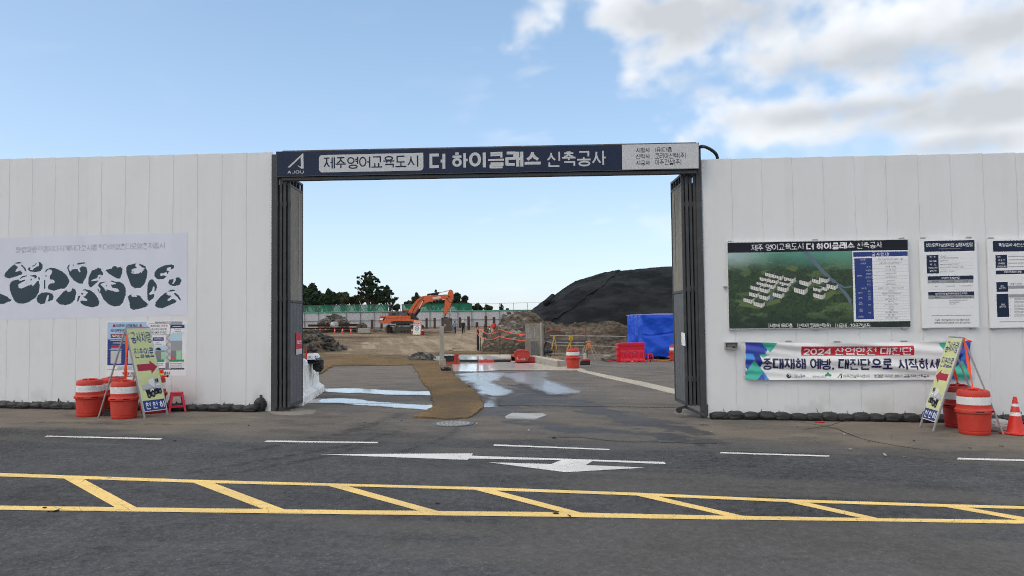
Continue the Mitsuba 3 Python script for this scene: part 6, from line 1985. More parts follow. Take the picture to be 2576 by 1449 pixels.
# ------------------------------------------------------------------ pipe fence, stands, pump
Yf = 43.0
F_ = lambda x, y, dY=0: at(*ZD(x, y), Yf + dY)
fence = Thing("pipe_fence", "low fence of pale and dark pipes with thin posts in front of the soil heap", "fence")
for x0, y0, x1, y1, r, m in ((1310, 435, 2600, 452, .03, "rail_pale"), (1330, 597, 2470, 622, .03, "rail_pale"), (1210, 502, 1350, 474, .03, "digger_black"), (1290, 522, 1912, 514, .045, "digger_grey"), (1270, 546, 1890, 556, .03, "galvanised"), (1300, 745, 1590, 750, .025, "rail_pale"), (1800, 760, 1880, 762, .025, "rail_pale")):
    fence.add("rail", tube([F_(x0, y0), F_(x1, y1)], r, 8), m, smooth=30)
for x, yt, yb, r in ((1912, 258, 870, .035), (1240, 310, 800, .03), (1228, 380, 640, .018), (1376, 345, 700, .02), (1700, 540, 800, .018)):
    q = F_(x, yt)
    fence.add("post", tube([(q[0], Yf, float(ground_z(q[0], Yf)) - .1), q], r, 8), "far_pipe" if r > .02 else "rusty_steel", smooth=30)
p = gp(*ZD(2562, 640))
ribbon("orange tape strung along the pipe fence posts", [F_(1228, 380), F_(1255, 362), F_(1376, 340), F_(1600, 362), F_(1908, 358), F_(1916, 420)], .07, 4)


def stand(label, x0, x1, yt, yb, Yq, col="stand_yellow"):
    t = Thing("cable_stand", label, "stand")
    for side_ in (0, .45):
        top = at(*ZD((x0 + x1) / 2, yt), Yq + side_)
        for x in (x0, x1):
            f = at(*ZD(x, yb), Yq + side_)
            t.add("leg", tube([top, f], .022, 7), col, smooth=30)
        a, b = at(*ZD(x0 + (x1 - x0) * .2, yb - (yb - yt) * .4), Yq + side_), at(*ZD(x1 - (x1 - x0) * .2, yb - (yb - yt) * .4), Yq + side_)
        t.add("cross_bar", tube([a, b], .016, 6), col)
    return t


stand("yellow trestle at the left end of the pipe fence", 1342, 1424, 430, 665, 42.4)
stand("short yellow trestle behind the lone orange drum", 1580, 1700, 560, 760, 41.5)
wsn = Thing("warning_sign", "small yellow warning board on the pipe fence", "sign")
a, b = F_(1630, 520, -.12), F_(1695, 450, -.12)
kk = wsn.add("board", bx((a[0], Yf - .14, a[2]), (b[0], Yf - .11, b[2]), .005), "sign_yellow")
for y0, y1, x0, x1 in ((462, 474, 1640, 1685), (482, 490, 1645, 1680), (500, 512, 1638, 1688)):
    a, b = F_(x0, y1, -.15), F_(x1, y0, -.15)
    wsn.add("print", bx((a[0], Yf - .144, a[2]), (b[0], Yf - .1405, b[2])), "print_crimson" if y0 < 480 else "print_ink", parent=kk)
q = F_(1662, 520, -.12)
wsn.add("post", tube([(q[0], Yf - .1, float(ground_z(q[0], Yf))), q], .02, 6), "stand_yellow")
pu = Thing("pump_tripod", "orange pump hanging on a wooden tripod by the pipe fence", "pump")
Yq = 38.5
gq = lambda x, y: at(*ZD(x, y), Yq)
a, b = gq(1932, 672), gq(2004, 560)
pu.add("body", lathe([(0, a[2]), (.11, a[2]), (.13, a[2] + .1), (.12, b[2] - .08), (.07, b[2]), (0, b[2])], 18).apply_translation([(a[0] + b[0]) / 2, Yq, 0]), "pump_orange", smooth=35)
top = gq(1965, 548)
pu.add("head", bx(top - [.16, .06, .03], top + [.12, .06, .05], .015), "hose_orange")
for x, y, dy in ((1872, 862, -.3), (2080, 860, -.2), (2172, 856, .2), (1945, 800, .5)):
    f = gp(*ZD(x, y))
    pu.add("leg", tube([top + [.02 if x > 1965 else -.05, 0, 0], f], .022, 6), "hose_orange" if x < 2000 else "wood", smooth=30)
pu.add("brace", tube([gq(1950, 792), gq(2060, 800)], .016, 6), "wood")
ph = Thing("pale_hose", "pale hose looping beside the orange pump", "hose")
ph.solo(tube(smooth_curve([gq(1905, 625), gq(1880, 660), gq(1868, 720), gq(1880, 790), gq(1900, 830)], 24), .025, 7), "sack_white", smooth=True)
rb_ = Thing("tool_box", "red topped black tool case on the ground right of the lone drum", "case", M=place(gp(1473, 918.5) + [0, .2, 0], -.05))
rb_.add("case", bx((-.22, -.16, 0), (.22, .16, .17), .02), "machine_dark")
rb_.add("lid", bx((-.17, -.18, .17), (.24, .17, .27), .03), "machine_red")
rb_.add("bottle", lathe([(0, .27), (.07, .27), (.075, .45), (.05, .52), (0, .53)], 16), "sack_white", smooth=35)
ls = [gp(*p) for p in (ZD(1330, 870), ZD(1420, 900), ZD(1480, 925), ZD(1540, 890), ZD(1590, 840))]
for i, off in enumerate(((0, 0, .05), (.25, .15, .05))):
    h_ = Thing("ground_hose", ("orange hose snaking between the kerb block and the lone drum", "second orange hose behind the first at the kerb block")[i], "hose")
    h_.solo(tube(smooth_curve([p_ + np.array(off) + [0, 0, .12 * (j in (0, 4))] for j, p_ in enumerate(ls)], 30), .025, 7), "hose_orange", smooth=True)

# ------------------------------------------------------------------ red water-filled barrier
wb = Thing("plastic_barrier", "red plastic water-filled barrier in front of the blue tarpaulin", "barrier", M=place(gp(1589, 911.5) + [0, .22, 0], 0.10))
cs = [(-.22, 0), (.22, 0), (.22, .09), (.13, .19), (.12, .52), (.095, .56), (.095, .77), (.125, .79), (.125, .91), (.11, .93), (-.11, .93), (-.125, .91), (-.125, .79), (-.095, .77), (-.095, .56), (-.12, .52), (-.13, .19), (-.22, .09)]
body = prism(Polygon(cs), 1.20)
body.apply_transform(np.array([[0, 0, 1, -.55], [1, 0, 0, 0], [0, 1, 0, 0], [0, 0, 0, 1.0]]))
cut = [tube([(x, -.4, .50), (x, .4, .50)], .055, 18) for x in (-.19, .16)] + [bx((x, -.4, -.05), (x + .2, .4, .055)) for x in (-.36, .22)]
try:
    body = trimesh.boolean.difference([body] + cut, engine="manifold")
except Exception:
    pass
kb2 = wb.add("body", body, "plastic_red")
for x in (-.42, -.02, .36, .58):
    wb.add("rib", hull_pts([(x + dx, y_, z) for dx in (-.03, .03) for y_, z in ((-.135, .19), (-.20, .10), (-.150, .50), (-.10, .50), (-.10, .12))]), "plastic_red", parent=kb2)
wb.add("end_joint", cat(bx((-.68, -.12, .0), (-.54, .12, .90), .03), bx((-.72, -.14, .30), (-.58, .14, .42), .02), bx((-.72, -.14, .62), (-.58, .14, .72), .02)), "plastic_red")
wb.add("drain_plug", moved(tube([(0, -.245, .05), (0, -.2, .05)], .028, 12), np.eye(4)), "reflective_white")

# ------------------------------------------------------------------ blue tarpaulin over a stack
tz = gp(1640, 903)
tb = Thing("tarpaulin_box", "tall stack wrapped in a bright blue tarpaulin right of the soil heap", "tarpaulin", M=place(on_ground(at(1616, 800, 38.4)[0], 38.4), .12))
Wt, Dt = 2.9, 2.9
Ht = at(1640, 790.5, 38.4)[2] - ground_z(6.5, 38.4)


def tarp_mesh():
    ns, nz_ = 150, 60
    per = [(0, 0), (Wt, 0), (Wt, Dt), (0, Dt)]
    L = 2 * (Wt + Dt)
    s = np.linspace(0, L, ns, endpoint=False)
    P, N = [], []
    for x in s:
        if x < Wt:
            P.append((x, 0)); N.append((0, -1))
        elif x < Wt + Dt:
            P.append((Wt, x - Wt)); N.append((1, 0))
        elif x < 2 * Wt + Dt:
            P.append((2 * Wt + Dt - x, Dt)); N.append((0, 1))
        else:
            P.append((0, L - x)); N.append((-1, 0))
    P, N = np.array(P), np.array(N)
    z = np.linspace(0.16, Ht, nz_)
    S, Zz = np.meshgrid(s, z)
    u, t = S, (Zz - .16) / (Ht - .16)
    side_ = (S > 2 * Wt + Dt)
    dia = np.sin((u * 1.0 + t * 2.4) * 5.5) * np.exp(-((u - .2) ** 2) / 1.4) * .028 * np.clip(1.2 - np.abs(t - .45) * 2.2, 0, 1)
    fold = np.where(side_, .06 * np.sin(u * 9 + 3 * meshkit.fbm(np.stack([u, t * 2, u * 0], -1), 2, 3)) * (1 - .25 * t) + .03 * np.sin(u * 21 + t * 4), 0)
    horiz = .035 * np.sin(t * 7 + u * .8) * np.where(side_, .3, 1)
    rough = (meshkit.fbm(np.stack([u * 2.2, t * 4, u * 0 + 5], -1), 4, 6) - .5) * .14
    crease = -.035 * np.exp(-((t - .52 + .03 * np.sin(u * 3)) / .018) ** 2) * np.where(side_, 0, 1)
    d = (dia * 1.5 + fold * 1.2 + horiz * 1.5 + rough * 1.1 + crease * 1.4) * np.clip((1 - t) * 12, 0, 1)
    d = d + .02 * (1 - t)
    v = np.stack([P[None, :, 0] + N[None, :, 0] * d, P[None, :, 1] + N[None, :, 1] * d, Zz - .03 * (1 - t) * np.sin(u * 6)], -1)
    f = []
    for i in range(nz_ - 1):
        for j in range(ns):
            k = (j + 1) % ns
            a, b, c, e = i * ns + j, i * ns + k, (i + 1) * ns + k, (i + 1) * ns + j
            f += [[a, b, c], [a, c, e]]
    V = v.reshape(-1, 3)
    top = (nz_ - 1) * ns
    V = np.vstack([V, [[Wt / 2, Dt / 2, Ht + .06]]])
    for j in range(ns):
        f.append([top + j, top + (j + 1) % ns, len(V) - 1])
    return trimesh.Trimesh(V, f, process=False)


tb.add("sheet", tarp_mesh(), "tarp_blue", smooth=40)
tb.add("pallet", cat(*[bx((.1 + .55 * i, .1, 0), (.35 + .55 * i, Dt - .1, .16), .01) for i in range(5)]), "rusty_steel")
tb.add("rope", cat(tube([(-.03, 0, Ht - .02), (Wt + .03, -.03, Ht - .02)], .012, 6), tube([(0, -.03, Ht - .02), (-.03, Dt, Ht - .02)], .012, 6)), "sack_white")
for i, pts in enumerate([[ZT(1490, 755), ZT(1620, 790), ZT(1800, 795), ZT(1925, 775)], [ZT(1660, 720), ZT(1760, 745), ZT(1925, 760)]]):
    h_ = Thing("ground_hose", ("orange hose on the ground beside the stool at the blue tarpaulin", "shorter orange hose under the blue tarpaulin edge")[i], "hose")
    h_.solo(tube(smooth_curve([gp(*p_) + [0, 0, .05 + .1 * (i == 1)] for p_ in pts], 24), .035, 8), "hose_orange", smooth=True)
for i, (x0, y0, x1, y1, m) in enumerate([(255, 655, 410, 690, "wood"), (330, 715, 560, 745, "rusty_steel"), (350, 660, 590, 640, "rusty_steel"), (340, 770, 560, 760, "machine_red"), (210, 720, 330, 760, "basalt")]):
    p0, p1 = gp(*ZT(x0, y0 + 40)), gp(*ZT(x1, y1 + 40))
    Thing("loose_board", ["pale plank on top of the scrap left of the red barrier", "rusty bar across the scrap left of the red barrier", "rusty bar behind the pale plank", "thin red bar at the front of the scrap", "dark lump at the left end of the scrap"][i], "scrap").solo(bar(p0 + [0, 0, .06 + .05 * (i == 0)], p1 + [0, 0, .08 + .05 * (i == 0)], .13 if i != 4 else .22, .05 if i != 4 else .18), m)

# ------------------------------------------------------------------ soil heap with boulders, black-netted mound
sil = np.array([ZR(*p) for p in [(180, 935), (340, 790), (400, 662), (490, 604), (560, 572), (640, 560), (740, 575), (800, 620), (880, 716), (1000, 742), (1100, 745), (1200, 752), (1330, 742), (1400, 735), (1480, 722), (1560, 710), (1640, 704), (1700, 704), (1760, 716), (1840, 745), (2050, 800), (2440, 800), (2700, 860)]])
Yd = 53.0
sx_ = (sil[:, 0] - CX) / FPX * Yd
sz_ = np.array([at(x, y, Yd)[2] for x, y in sil])


def heap_z(X, Y):
    h = np.interp(X, sx_, sz_, left=0, right=0) - ground_z(X, Yd)
    h = np.maximum(h, 0)
    w = 8.5 + 1.2 * np.sin(X * .7)
    t = np.clip(np.abs(Y - Yd) / w, 0, 1)
    p = 1 - t ** 1.25
    n1 = meshkit.fbm(np.stack([X * .8, Y * .8, X * 0], -1), 5, 4) - .5
    n2 = meshkit.fbm(np.stack([X * 3.2, Y * 3.2, X * 0 + 4], -1), 4, 14) - .5
    n3 = np.abs(meshkit.fbm(np.stack([X * 1.9, Y * 1.9, X * 0 + 9], -1), 4, 24) - .5)
    e = np.clip(h * p * 2.2, 0, 1)
    return ground_z(X, Y) - .12 + h * p + e * (n1 * .55 + n2 * .30 - n3 * .55 + .06)


hp_ = Thing("soil_heap", "long rough heap of brown excavated soil below the black mound", "heap")
hp_.add("soil", grid_mesh(np.linspace(-4.5, 17, 300), np.linspace(44, 61.5, 190), heap_z), "heap_soil", smooth=True)
rr = np.random.default_rng(12)
for x, y, w in [(1270, 806, 26), (1283, 800, 24), (1292, 818, 30), (1302, 795, 20), (1276, 826, 26), (1310, 820, 22), (1262, 822, 18), (1288, 838, 24), (1304, 836, 20), (1258, 838, 16), (1272, 848, 18), (1296, 852, 14), (1312, 846, 14), (1278, 862, 12), (1264, 868, 10), (1301, 866, 12), (1250, 852, 12), (1240, 866, 9), (1228, 872, 8), (1310, 870, 9), (1286, 874, 10), (1320, 806, 14), (1268, 795, 14), (1280, 788, 12), (1400, 846, 9), (1420, 872, 8), (1540, 852, 7), (1560, 870, 6), (1500, 868, 7), (1476, 880, 6), (1530, 876, 5)]:
    r = ray(x, y)
    lo, hi = 42.0, 54.0
    Y = next((yy for yy in np.linspace(44.2, 53, 200) if (CAM + r * yy)[2] < float(heap_z(np.array((CAM + r * yy)[0]), np.array(yy)))), 52.0)
    q = CAM + r * Y
    s = w / FPX * Y / 1.7
    hp_.add("boulder", moved(rock(s * rr.uniform(.95, 1.15), s, s * rr.uniform(.7, 1.0), rr, 26), place(q + [0, s * .35, -s * .15], rr.random() * 3, 1, (rr.uniform(-.4, .4), rr.uniform(-.4, .4)))), "pale_rock" if rr.random() < .7 else "basalt")

msil = np.array([(1290, 812), (1325, 792), (1343.7, 775), (1365.5, 758.7), (1385, 747.7), (1415.7, 727), (1444, 708.5), (1476.8, 697.5), (1516, 685.5), (1553, 679), (1601, 673.5), (1656, 668), (1704, 666), (1800, 664), (1950, 668), (2150, 700), (2350, 780), (2420, 812)])
Ym = 80.0
mx_ = (msil[:, 0] - CX) / FPX * Ym
mz_ = np.array([at(x, y, Ym)[2] for x, y in msil])
# the seam between two net sheets, traced down the front face
seam = np.array([ZR(*p) for p in [(1760, 120), (1660, 225), (1520, 340), (1330, 480), (1160, 610), (985, 712)]])


def mound_base(X, Y):
    h = np.maximum(np.interp(X, mx_, mz_, left=0, right=0) - ground_z(X, Ym), 0)
    t = np.clip(np.abs(Y - Ym) / np.where(Y < Ym, 18, 26), 0, 1.0)
    return ground_z(X, Y) - .1 + h * (1 - t ** 1.7)


def mound_hit(x, y):
    r = ray(x, y)
    for yy in np.linspace(60, Ym + 2, 400):
        q = CAM + r * yy
        if q[2] < float(mound_base(np.array(q[0]), np.array(yy))):
            return q
    return CAM + r * (Ym - 1)


seam_xy = np.array([mound_hit(*p) for p in seam])


def mound_z(X, Y, over=False):
    n1 = meshkit.fbm(np.stack([X * .22, Y * .22, X * 0], -1), 4, 7) - .5
    n2 = np.abs(meshkit.fbm(np.stack([X * 1.1 + Y * .3, Y * .35 - X * .2, X * 0 + 3], -1), 4, 17) - .5)
    n3 = meshkit.fbm(np.stack([X * 2.4, Y * 2.4, X * 0 + 3], -1), 3, 27) - .5
    z = mound_base(X, Y)
    e = np.clip((z - ground_z(X, Y)) * .8, 0, 1)
    return z + e * (n1 * .20 - n2 * (.55 - .40 * np.clip((X - 14) / 8, 0, 1)) + n3 * .07) - np.exp(-((Y - Ym) / 3.0) ** 2) * 0


md = Thing("netted_mound", "big rounded spoil mound covered with black shade net", "mound")
xs_, ys_ = np.linspace(0.1, 48, 330), np.linspace(61.5, 107, 170)
md.add("net_sheet", grid_mesh(xs_, ys_, mound_z), "black_net", smooth=True)


def sheet_over():
    xs2, ys2 = np.linspace(1.0, 20, 220), np.linspace(61.8, 82, 150)
    g = grid_mesh(xs2, ys2, lambda X, Y: mound_z(X, Y) + .07 + .22 * np.abs(meshkit.fbm(np.stack([X * .9 + Y * .8, Y * .5 - X * .5, X * 0], -1), 3, 31) - .5))
    o = np.argsort(seam_xy[:, 1])
    sx = np.interp(g.vertices[:, 1], seam_xy[o, 1], seam_xy[o, 0])
    ok = g.vertices[:, 0] < sx + .15 * np.sin(g.vertices[:, 1] * 2)
    ok &= g.vertices[:, 2] > ground_z(g.vertices[:, 0], g.vertices[:, 1]) + .02
    f = g.faces[ok[g.faces].all(1)]
    m = trimesh.Trimesh(g.vertices, f, process=False)
    m.remove_unreferenced_vertices()
    return m


md.add("net_sheet", sheet_over(), "black_net", smooth=True)
zz = [np.array([q[0] + .06, q[1], float(mound_z(np.array(q[0]), np.array(q[1]))) + .08]) for q in smooth_curve(seam_xy, 60)]
md.add("seam_rope", tube([z_ - [0, 0, .05] for z_ in zz], .022, 6), "black_rubber", smooth=True)
q0_, q1_ = mound_hit(*ZR(905, 545)), mound_hit(*ZR(985, 470))
rn = Thing("net_roll", "bundled roll of black net lying on the mound's left slope", "roll")
rd_ = np.linspace(0, 1, 14)
pp = [q0_ + (q1_ - q0_) * t + [0, -.2, .28] for t in rd_]
rn.add("roll", tube(pp, [.30 + .04 * (i % 2) for i in range(14)], 12), "black_net", smooth=True)
rn.add("roll", tube([p_ + [.62, 0, -.05] for p_ in pp], [.28 + .04 * ((i + 1) % 2) for i in range(14)], 12), "black_net", smooth=True)

# ------------------------------------------------------------------ rubble heaps
def rubble(label, x0, x1, ytop, ybase, n, seed, mats, big, depth):
    """A heap of broken rock seen between two pixel columns."""
    g = gp((x0 + x1) / 2, ybase)
    Yc = g[1] + depth * .5
    X0, X1 = at(x0, ybase, Yc)[0], at(x1, ybase, Yc)[0]
    H = at((x0 + x1) / 2, ytop, Yc)[2] - g[2]
    rng = np.random.default_rng(seed)
    t = Thing("rubble_heap", label, "heap")
    xs, ys = np.linspace(X0, X1, 50), np.linspace(Yc - depth / 2, Yc + depth / 2, 36)
    cx_, w_ = (X0 + X1) / 2, (X1 - X0) / 2

    def hz_(X, Y):
        d = np.clip(1 - ((X - cx_) / w_) ** 2 - ((Y - Yc) / (depth / 2)) ** 2, 0, 1)
        n_ = meshkit.fbm(np.stack([X * 1.3, Y * 1.3, X * 0 + seed], -1), 4, seed) - .5
        return ground_z(X, Y) - .08 + H * .85 * d ** .75 * (1 + n_ * .7)
    t.add("soil", grid_mesh(xs, ys, hz_), "heap_soil", smooth=True)
    for _ in range(n):
        a = rng.uniform(-.95, .95)
        b = rng.uniform(-.98, .35)
        if a * a + b * b > 1:
            continue
        X, Y = cx_ + a * w_, Yc + b * depth / 2
        s = big * rng.uniform(.35, 1.0)
        z = float(hz_(np.array(X), np.array(Y)))
        t.add("rock", moved(rock(s * rng.uniform(.8, 1.4), s, s * rng.uniform(.6, .9), rng, 20), place((X, Y, z + s * .25), rng.random() * 6, 1, (rng.uniform(-.5, .5), rng.uniform(-.5, .5)))), mats[rng.integers(len(mats))])
    return t


rubble("near heap of dark broken rock and soil beside the left gate leaf", 690, 866, 832, 889, 150, 51, ["basalt_dark", "basalt_dark", "basalt"], .27, 6.0)
rubble("distant heap of grey rubble on the steel beams", 798, 880, 794, 828, 90, 52, ["basalt", "pale_rock"], .75, 5)
rubble("low heap of dark soil and clods beside the concrete post", 1026, 1094, 887, 908, 90, 53, ["basalt"], .16, 3.4)
rubble("low brown soil bank left of the far excavator", 760, 1000, 826, 838, 14, 54, ["basalt"], .3, 5)

# ------------------------------------------------------------------ far fence, piles and netting
Yw = 150.0
zf = lambda y, x=1000: at(x, y, Yw)[2]
ff = Thing("site_fence", "long grey panel fence with a green net on top, at the far side", "fence")
bay = 2.75
zb0 = float(ground_z(0, Yw)) - .3
zt0 = zf(784)
zn0 = zf(765.5)
corr = []
n_c = 22
for i in range(n_c + 1):
    x = bay * i / n_c
    corr.append((x, .03 * (i % 2)))
pts = np.array(corr)
pv = np.vstack([np.c_[pts[:, 0], pts[:, 1], np.full(len(pts), z)] for z in (0, 1)])
nn_ = len(pts)
pf_ = np.vstack([[[i, i + 1, nn_ + i + 1], [i, nn_ + i + 1, nn_ + i]] for i in range(nn_ - 1)])
panel_d = mikit.ply(trimesh.Trimesh(pv * [1, 1, zt0 - zb0], pf_, process=False), "far_panel")
post_d = mikit.ply(tube([(0, 0, 0), (0, 0, zn0 - zb0 + .05)], .05, 6), "far_pipe", smooth=30)
net_g = grid_mesh(np.linspace(0, bay, 8), np.linspace(0, 1, 5), lambda X, Z_: .05 * np.sin(X * 2.3) * np.sin(Z_ * 3))
net_v = np.c_[net_g.vertices[:, 0], net_g.vertices[:, 2], net_g.vertices[:, 1] * (zn0 - zt0 - .1)]
net_d = mikit.ply(trimesh.Trimesh(net_v, net_g.faces, process=False), "green_net", smooth=True)
X_start = -52.0
for i in range(27):
    X = X_start + bay * i
    px_ = CX + X / Yw * FPX
    S = lambda x, y, z: np.array([[1, 0, 0, x], [0, 1, 0, y], [0, 0, 1, z], [0, 0, 0, 1.0]])
    ff.add_dict("panel", panel_d, L=S(X, Yw, zb0))
    ff.add_dict("post", post_d, L=S(X, Yw - .12, zb0))
    if px_ < 975 or 1008 < px_ < 1185:
        ff.add_dict("net", net_d, L=S(X, Yw - .02, zt0 + .08))
    if i % 2 == 0:
        ff.add("brace", tube([(X, Yw - .15, zb0 + 2.2), (X + .6, Yw - 1.6, zb0 + .2)], .04, 6), "far_pipe")
for z, m, r in ((zt0 + .02, "green_rail", .10), (zb0 + 1.75, "far_pipe", .045), (zn0, "far_pipe", .03), (zb0 + .35, "far_pipe", .05)):
    ff.add("rail", tube([(X_start, Yw - .1, z), (X_start + bay * 27, Yw - .1, z)], r, 6), m)
for x0, y0, x1, y1 in ((860, 530, 992, 800), (362, 700, 382, 760), (2470, 800, 2475, 880)):
    a, b = at(*ZS(x0, y0), Yw - 1.2), at(*ZS(x1, y1), Yw - 2.2)
    ff.add("brace", tube([a, b], .05, 6), "galvanised")
pile_n = [0]


def pile_label():
    pile_n[0] += 1
    return f"{ordinal(pile_n[0])} rusty steel pile from the left before the far fence"


for zx, z0, z1 in [(1048, 805, 937), (1185, 862, 932), (1838, 783, 908), (1955, 779, 908), (2068, 775, 905), (2192, 785, 905), (2322, 770, 905), (2447, 757, 903), (2565, 840, 905)]:
    x, yt = ZS(zx, z0)
    g = gp(x, ZS(zx, z1)[1])
    Yg = min(g[1], 143.0)
    top = at(x, yt, Yg)
    base = float(ground_z(top[0], Yg)) - .2
    w, t_ = .17, .035
    Hh = cat(bx((-w, -w, 0), (w, -w + t_, 1)), bx((-w, w - t_, 0), (w, w, 1)), bx((-t_ / 2, -w + t_, 0), (t_ / 2, w - t_, 1)))
    Thing("steel_pile", pile_label(), "pile", "steel piles before the far fence", M=place((top[0], Yg, base)) @ np.diag([1.2, 1.2, top[2] - base, 1])).solo(Hh, "rusty_steel")
for zx, z0, z1 in [(14, 660, 775), (213, 655, 800), (308, 668, 790)]:
    x, yt = ZR(zx, z0)
    Yg = 125.0
    top = at(x, yt, Yg)
    base = float(ground_z(top[0], Yg)) - .2
    Thing("steel_pile", pile_label(), "pile", "steel piles before the far fence", M=place((top[0], Yg, base)) @ np.diag([1.2, 1.2, top[2] - base, 1])).solo(Hh, "rusty_steel")
a, b = at(*ZS(1775, 848), 135), at(*ZS(2070, 838), 135)
ribbon("thin red tape strung between the far steel piles", [a, (a + b) / 2 + [0, 0, -.05], b], .12, 6)

# stacked steel beams, white sack, block and grab at the far left
def ibeam(label, zx0, zx1, zy0, zy1, Yg):
    a, b = at(*ZS(zx0, zy1), Yg), at(*ZS(zx1, zy0), Yg)
    h, w, L = b[2] - a[2], .45, b[0] - a[0]
    t = Thing("steel_beam", label, "beam", M=place((a[0], Yg, a[2])))
    t.solo(cat(bx((0, -w / 2, 0), (L, w / 2, h * .14)), bx((0, -w / 2, h * .86), (L, w / 2, h)), bx((0, -.03, h * .14), (L, .03, h * .86))), "rusty_steel")
    return t


ibeam("upper rusty steel beam under the distant rubble", 122, 840, 866, 908, 118)
ibeam("middle rusty steel beam behind the small cones", 40, 872, 916, 948, 114)
ibeam("lower rusty steel beam behind the small cones", 60, 860, 950, 980, 113)
wq_ = at(*ZS(497, 900), 113.5)
sw = Thing("white_sack", "large white bulk bag lying on the far steel beams", "sack", M=place(wq_ + [0, 0, -.2]))
sw.solo(moved(rock(.70, .6, .58, np.random.default_rng(8), 40), place((0, 0, .45), .3, 1, (.2, .1))), "sack_white")
for i, zx in enumerate((228, 296, 377, 507, 619, 741)):
    c1.copy(["first small cone from the left before the steel beams", "second small cone from the left before the steel beams", "third small cone from the left before the steel beams", "fourth small cone from the left before the steel beams", "fifth small cone from the left before the steel beams", "sixth small cone, rightmost before the steel beams"][i], place(gp(*ZS(zx, 1001)), .3 * i, 1.08))
gb = gp(*ZS(925, 1005))
cbk = Thing("concrete_block", "grey concrete block lying behind the grab left of the excavator", "block", M=place(gb + [0, .6, 0], .08))
kpx = FPX / gb[1]
cbk.solo(bx((-.088 * 1000 / kpx * .1736, -.5, 0), (.088 * 1000 / kpx * .1736, .6, 75 * .1736 / kpx), .04), "concrete")
gr = Thing("clamshell_grab", "dark steel clamshell grab resting left of the excavator", "grab", M=place(gp(*ZS(870, 1000)) + [0, 1.6, 0]))
u_ = .1736 / kpx
for s in (-1, 1):
    shell = [(s * 8 * u_, 30 * u_), (s * 70 * u_, 60 * u_), (s * 75 * u_, 110 * u_), (s * 45 * u_, 140 * u_), (s * 12 * u_, 128 * u_)]
    gr.add("shell", xz_prism(Polygon(shell), -.55, .55), "bucket_steel")
    gr.add("link", bar((s * .35, -.3, 125 * u_), (s * .06, -.3, 152 * u_), .08), "bucket_steel")
gr.add("leg", bx((-72 * u_, -.5, 0), (-45 * u_, -.2, 60 * u_), .02), "track_steel")
gr.add("crown", bx((-30 * u_, -.35, 138 * u_), (28 * u_, .35, 156 * u_), .03), "bucket_steel")
pq = gp(*ZS(1042, 985))
Thing("white_pipe", "short white pipe lying right of the grey concrete block", "pipe", M=np.eye(4)).solo(tube([pq + [-.25, 0, .09], pq + [.3, 0, .09]], .09, 10), "print_white", smooth=30)

# ------------------------------------------------------------------ speed sign with two drums
ZV = zmap(945.7, 760.4, .1042)
gv = gp(*ZV(985, 795))
Yv = gv[1]
V_ = lambda x, y, d=0: at(*ZV(x, y), Yv + d)
sp_ = Thing("speed_sign", "white and red speed limit sign with a 20 disc before the excavator", "sign")
A1, A2, F1, F2 = V_(922, 445, .35), V_(1097, 445, .35), V_(890, 795), V_(1070, 795)
fc = Face(A1, A2 - A1, F1 - A1)
bd = sp_.add("board", fc.mesh(sbox(0, 0, 1, .96), .0, .04), "sign_cream")
fc.A = fc.A + fc.n * .041
sp_.add("face", fc.mesh(sbox(.045, .025, .955, .91), .0, .01), "print_white", parent=bd)
sp_.add("red_panel", fc.mesh(sbox(.06, .05, .94, .34), .012, .01), "print_red", parent=bd)
sp_.add("lettering", fc.mesh(ftext("공사차량", .16, .085, .84, .18, .05), .024, .01), "print_white", parent=bd)
sp_.add("lettering", fc.mesh(ftext("절대서행", .12, .21, .88, .31, .05), .024, .01), "print_white", parent=bd)
ring = affinity.scale(Point(.5, .545).buffer(.30), 1, .50)
sp_.add("disc_ring", fc.mesh(ring.difference(affinity.scale(ring, .78, .78)), .012, .01), "print_ink", parent=bd)
sp_.add("lettering", fc.mesh(ftext("20", .33, .485, .67, .60, .06), .014, .01), "print_ink", parent=bd)
sp_.add("lettering", fc.mesh(ftext("공사감리단", .16, .765, .84, .82, .03), .014, .01), "print_green", parent=bd)
for a, b in ((A1, F1), (A2, F2)):
    sp_.add("leg", bar(a + [0, .05, 0], b + [0, .05, -.02], .05), "sign_cream")
    sp_.add("leg", bar(a + [0, .05, 0], b + [0, .8, -.02], .05), "galvanised")
for i, (x, yb, lab) in enumerate(((888, 785, "red drum at the left side of the speed sign"), (1115, 785, "red drum at the right side of the speed sign"))):
    g = gp(*ZV(x, yb))
    d1.copy(lab, place(g + [0, .35, 0], .4, 1.0), swap={"drum_orange": "drum_red"})

# ------------------------------------------------------------------ excavator
ge = gp(*ZS(1550, 1000))
Ye = ge[1] + 1.8
KE = .1736 * Ye / FPX
EX = Thing("excavator", "orange tracked excavator with its boom raised to the right and bucket down", "excavator", M=place((at(*ZS(1550, 1000), Ye)[0], Ye, float(ground_z(ge[0], Ye)) - .02)))
_ezo = ZS(1550, 1000)
zoff = at(*_ezo, Ye)[2] - EX.M[2, 3]
e2 = lambda x, y: ((x - 1550) * KE, (1000 - y) * KE + zoff)
eP = lambda pts: Polygon([e2(*p) for p in pts]).buffer(0)
e3 = lambda x, y, d: np.array([e2(x, y)[0], d, e2(x, y)[1]])


def bev(shape, y0, y1, b=.06):
    """A side outline given width, its edges eased by a smaller outer layer each side."""
    inner = shape.buffer(-b, join_style=2)
    if inner.is_empty or b == 0:
        return xz_prism(shape, y0, y1)
    return cat(xz_prism(shape, y0 + b, y1 - b), xz_prism(inner, y0, y0 + b + .001), xz_prism(inner, y1 - b - .001, y1))


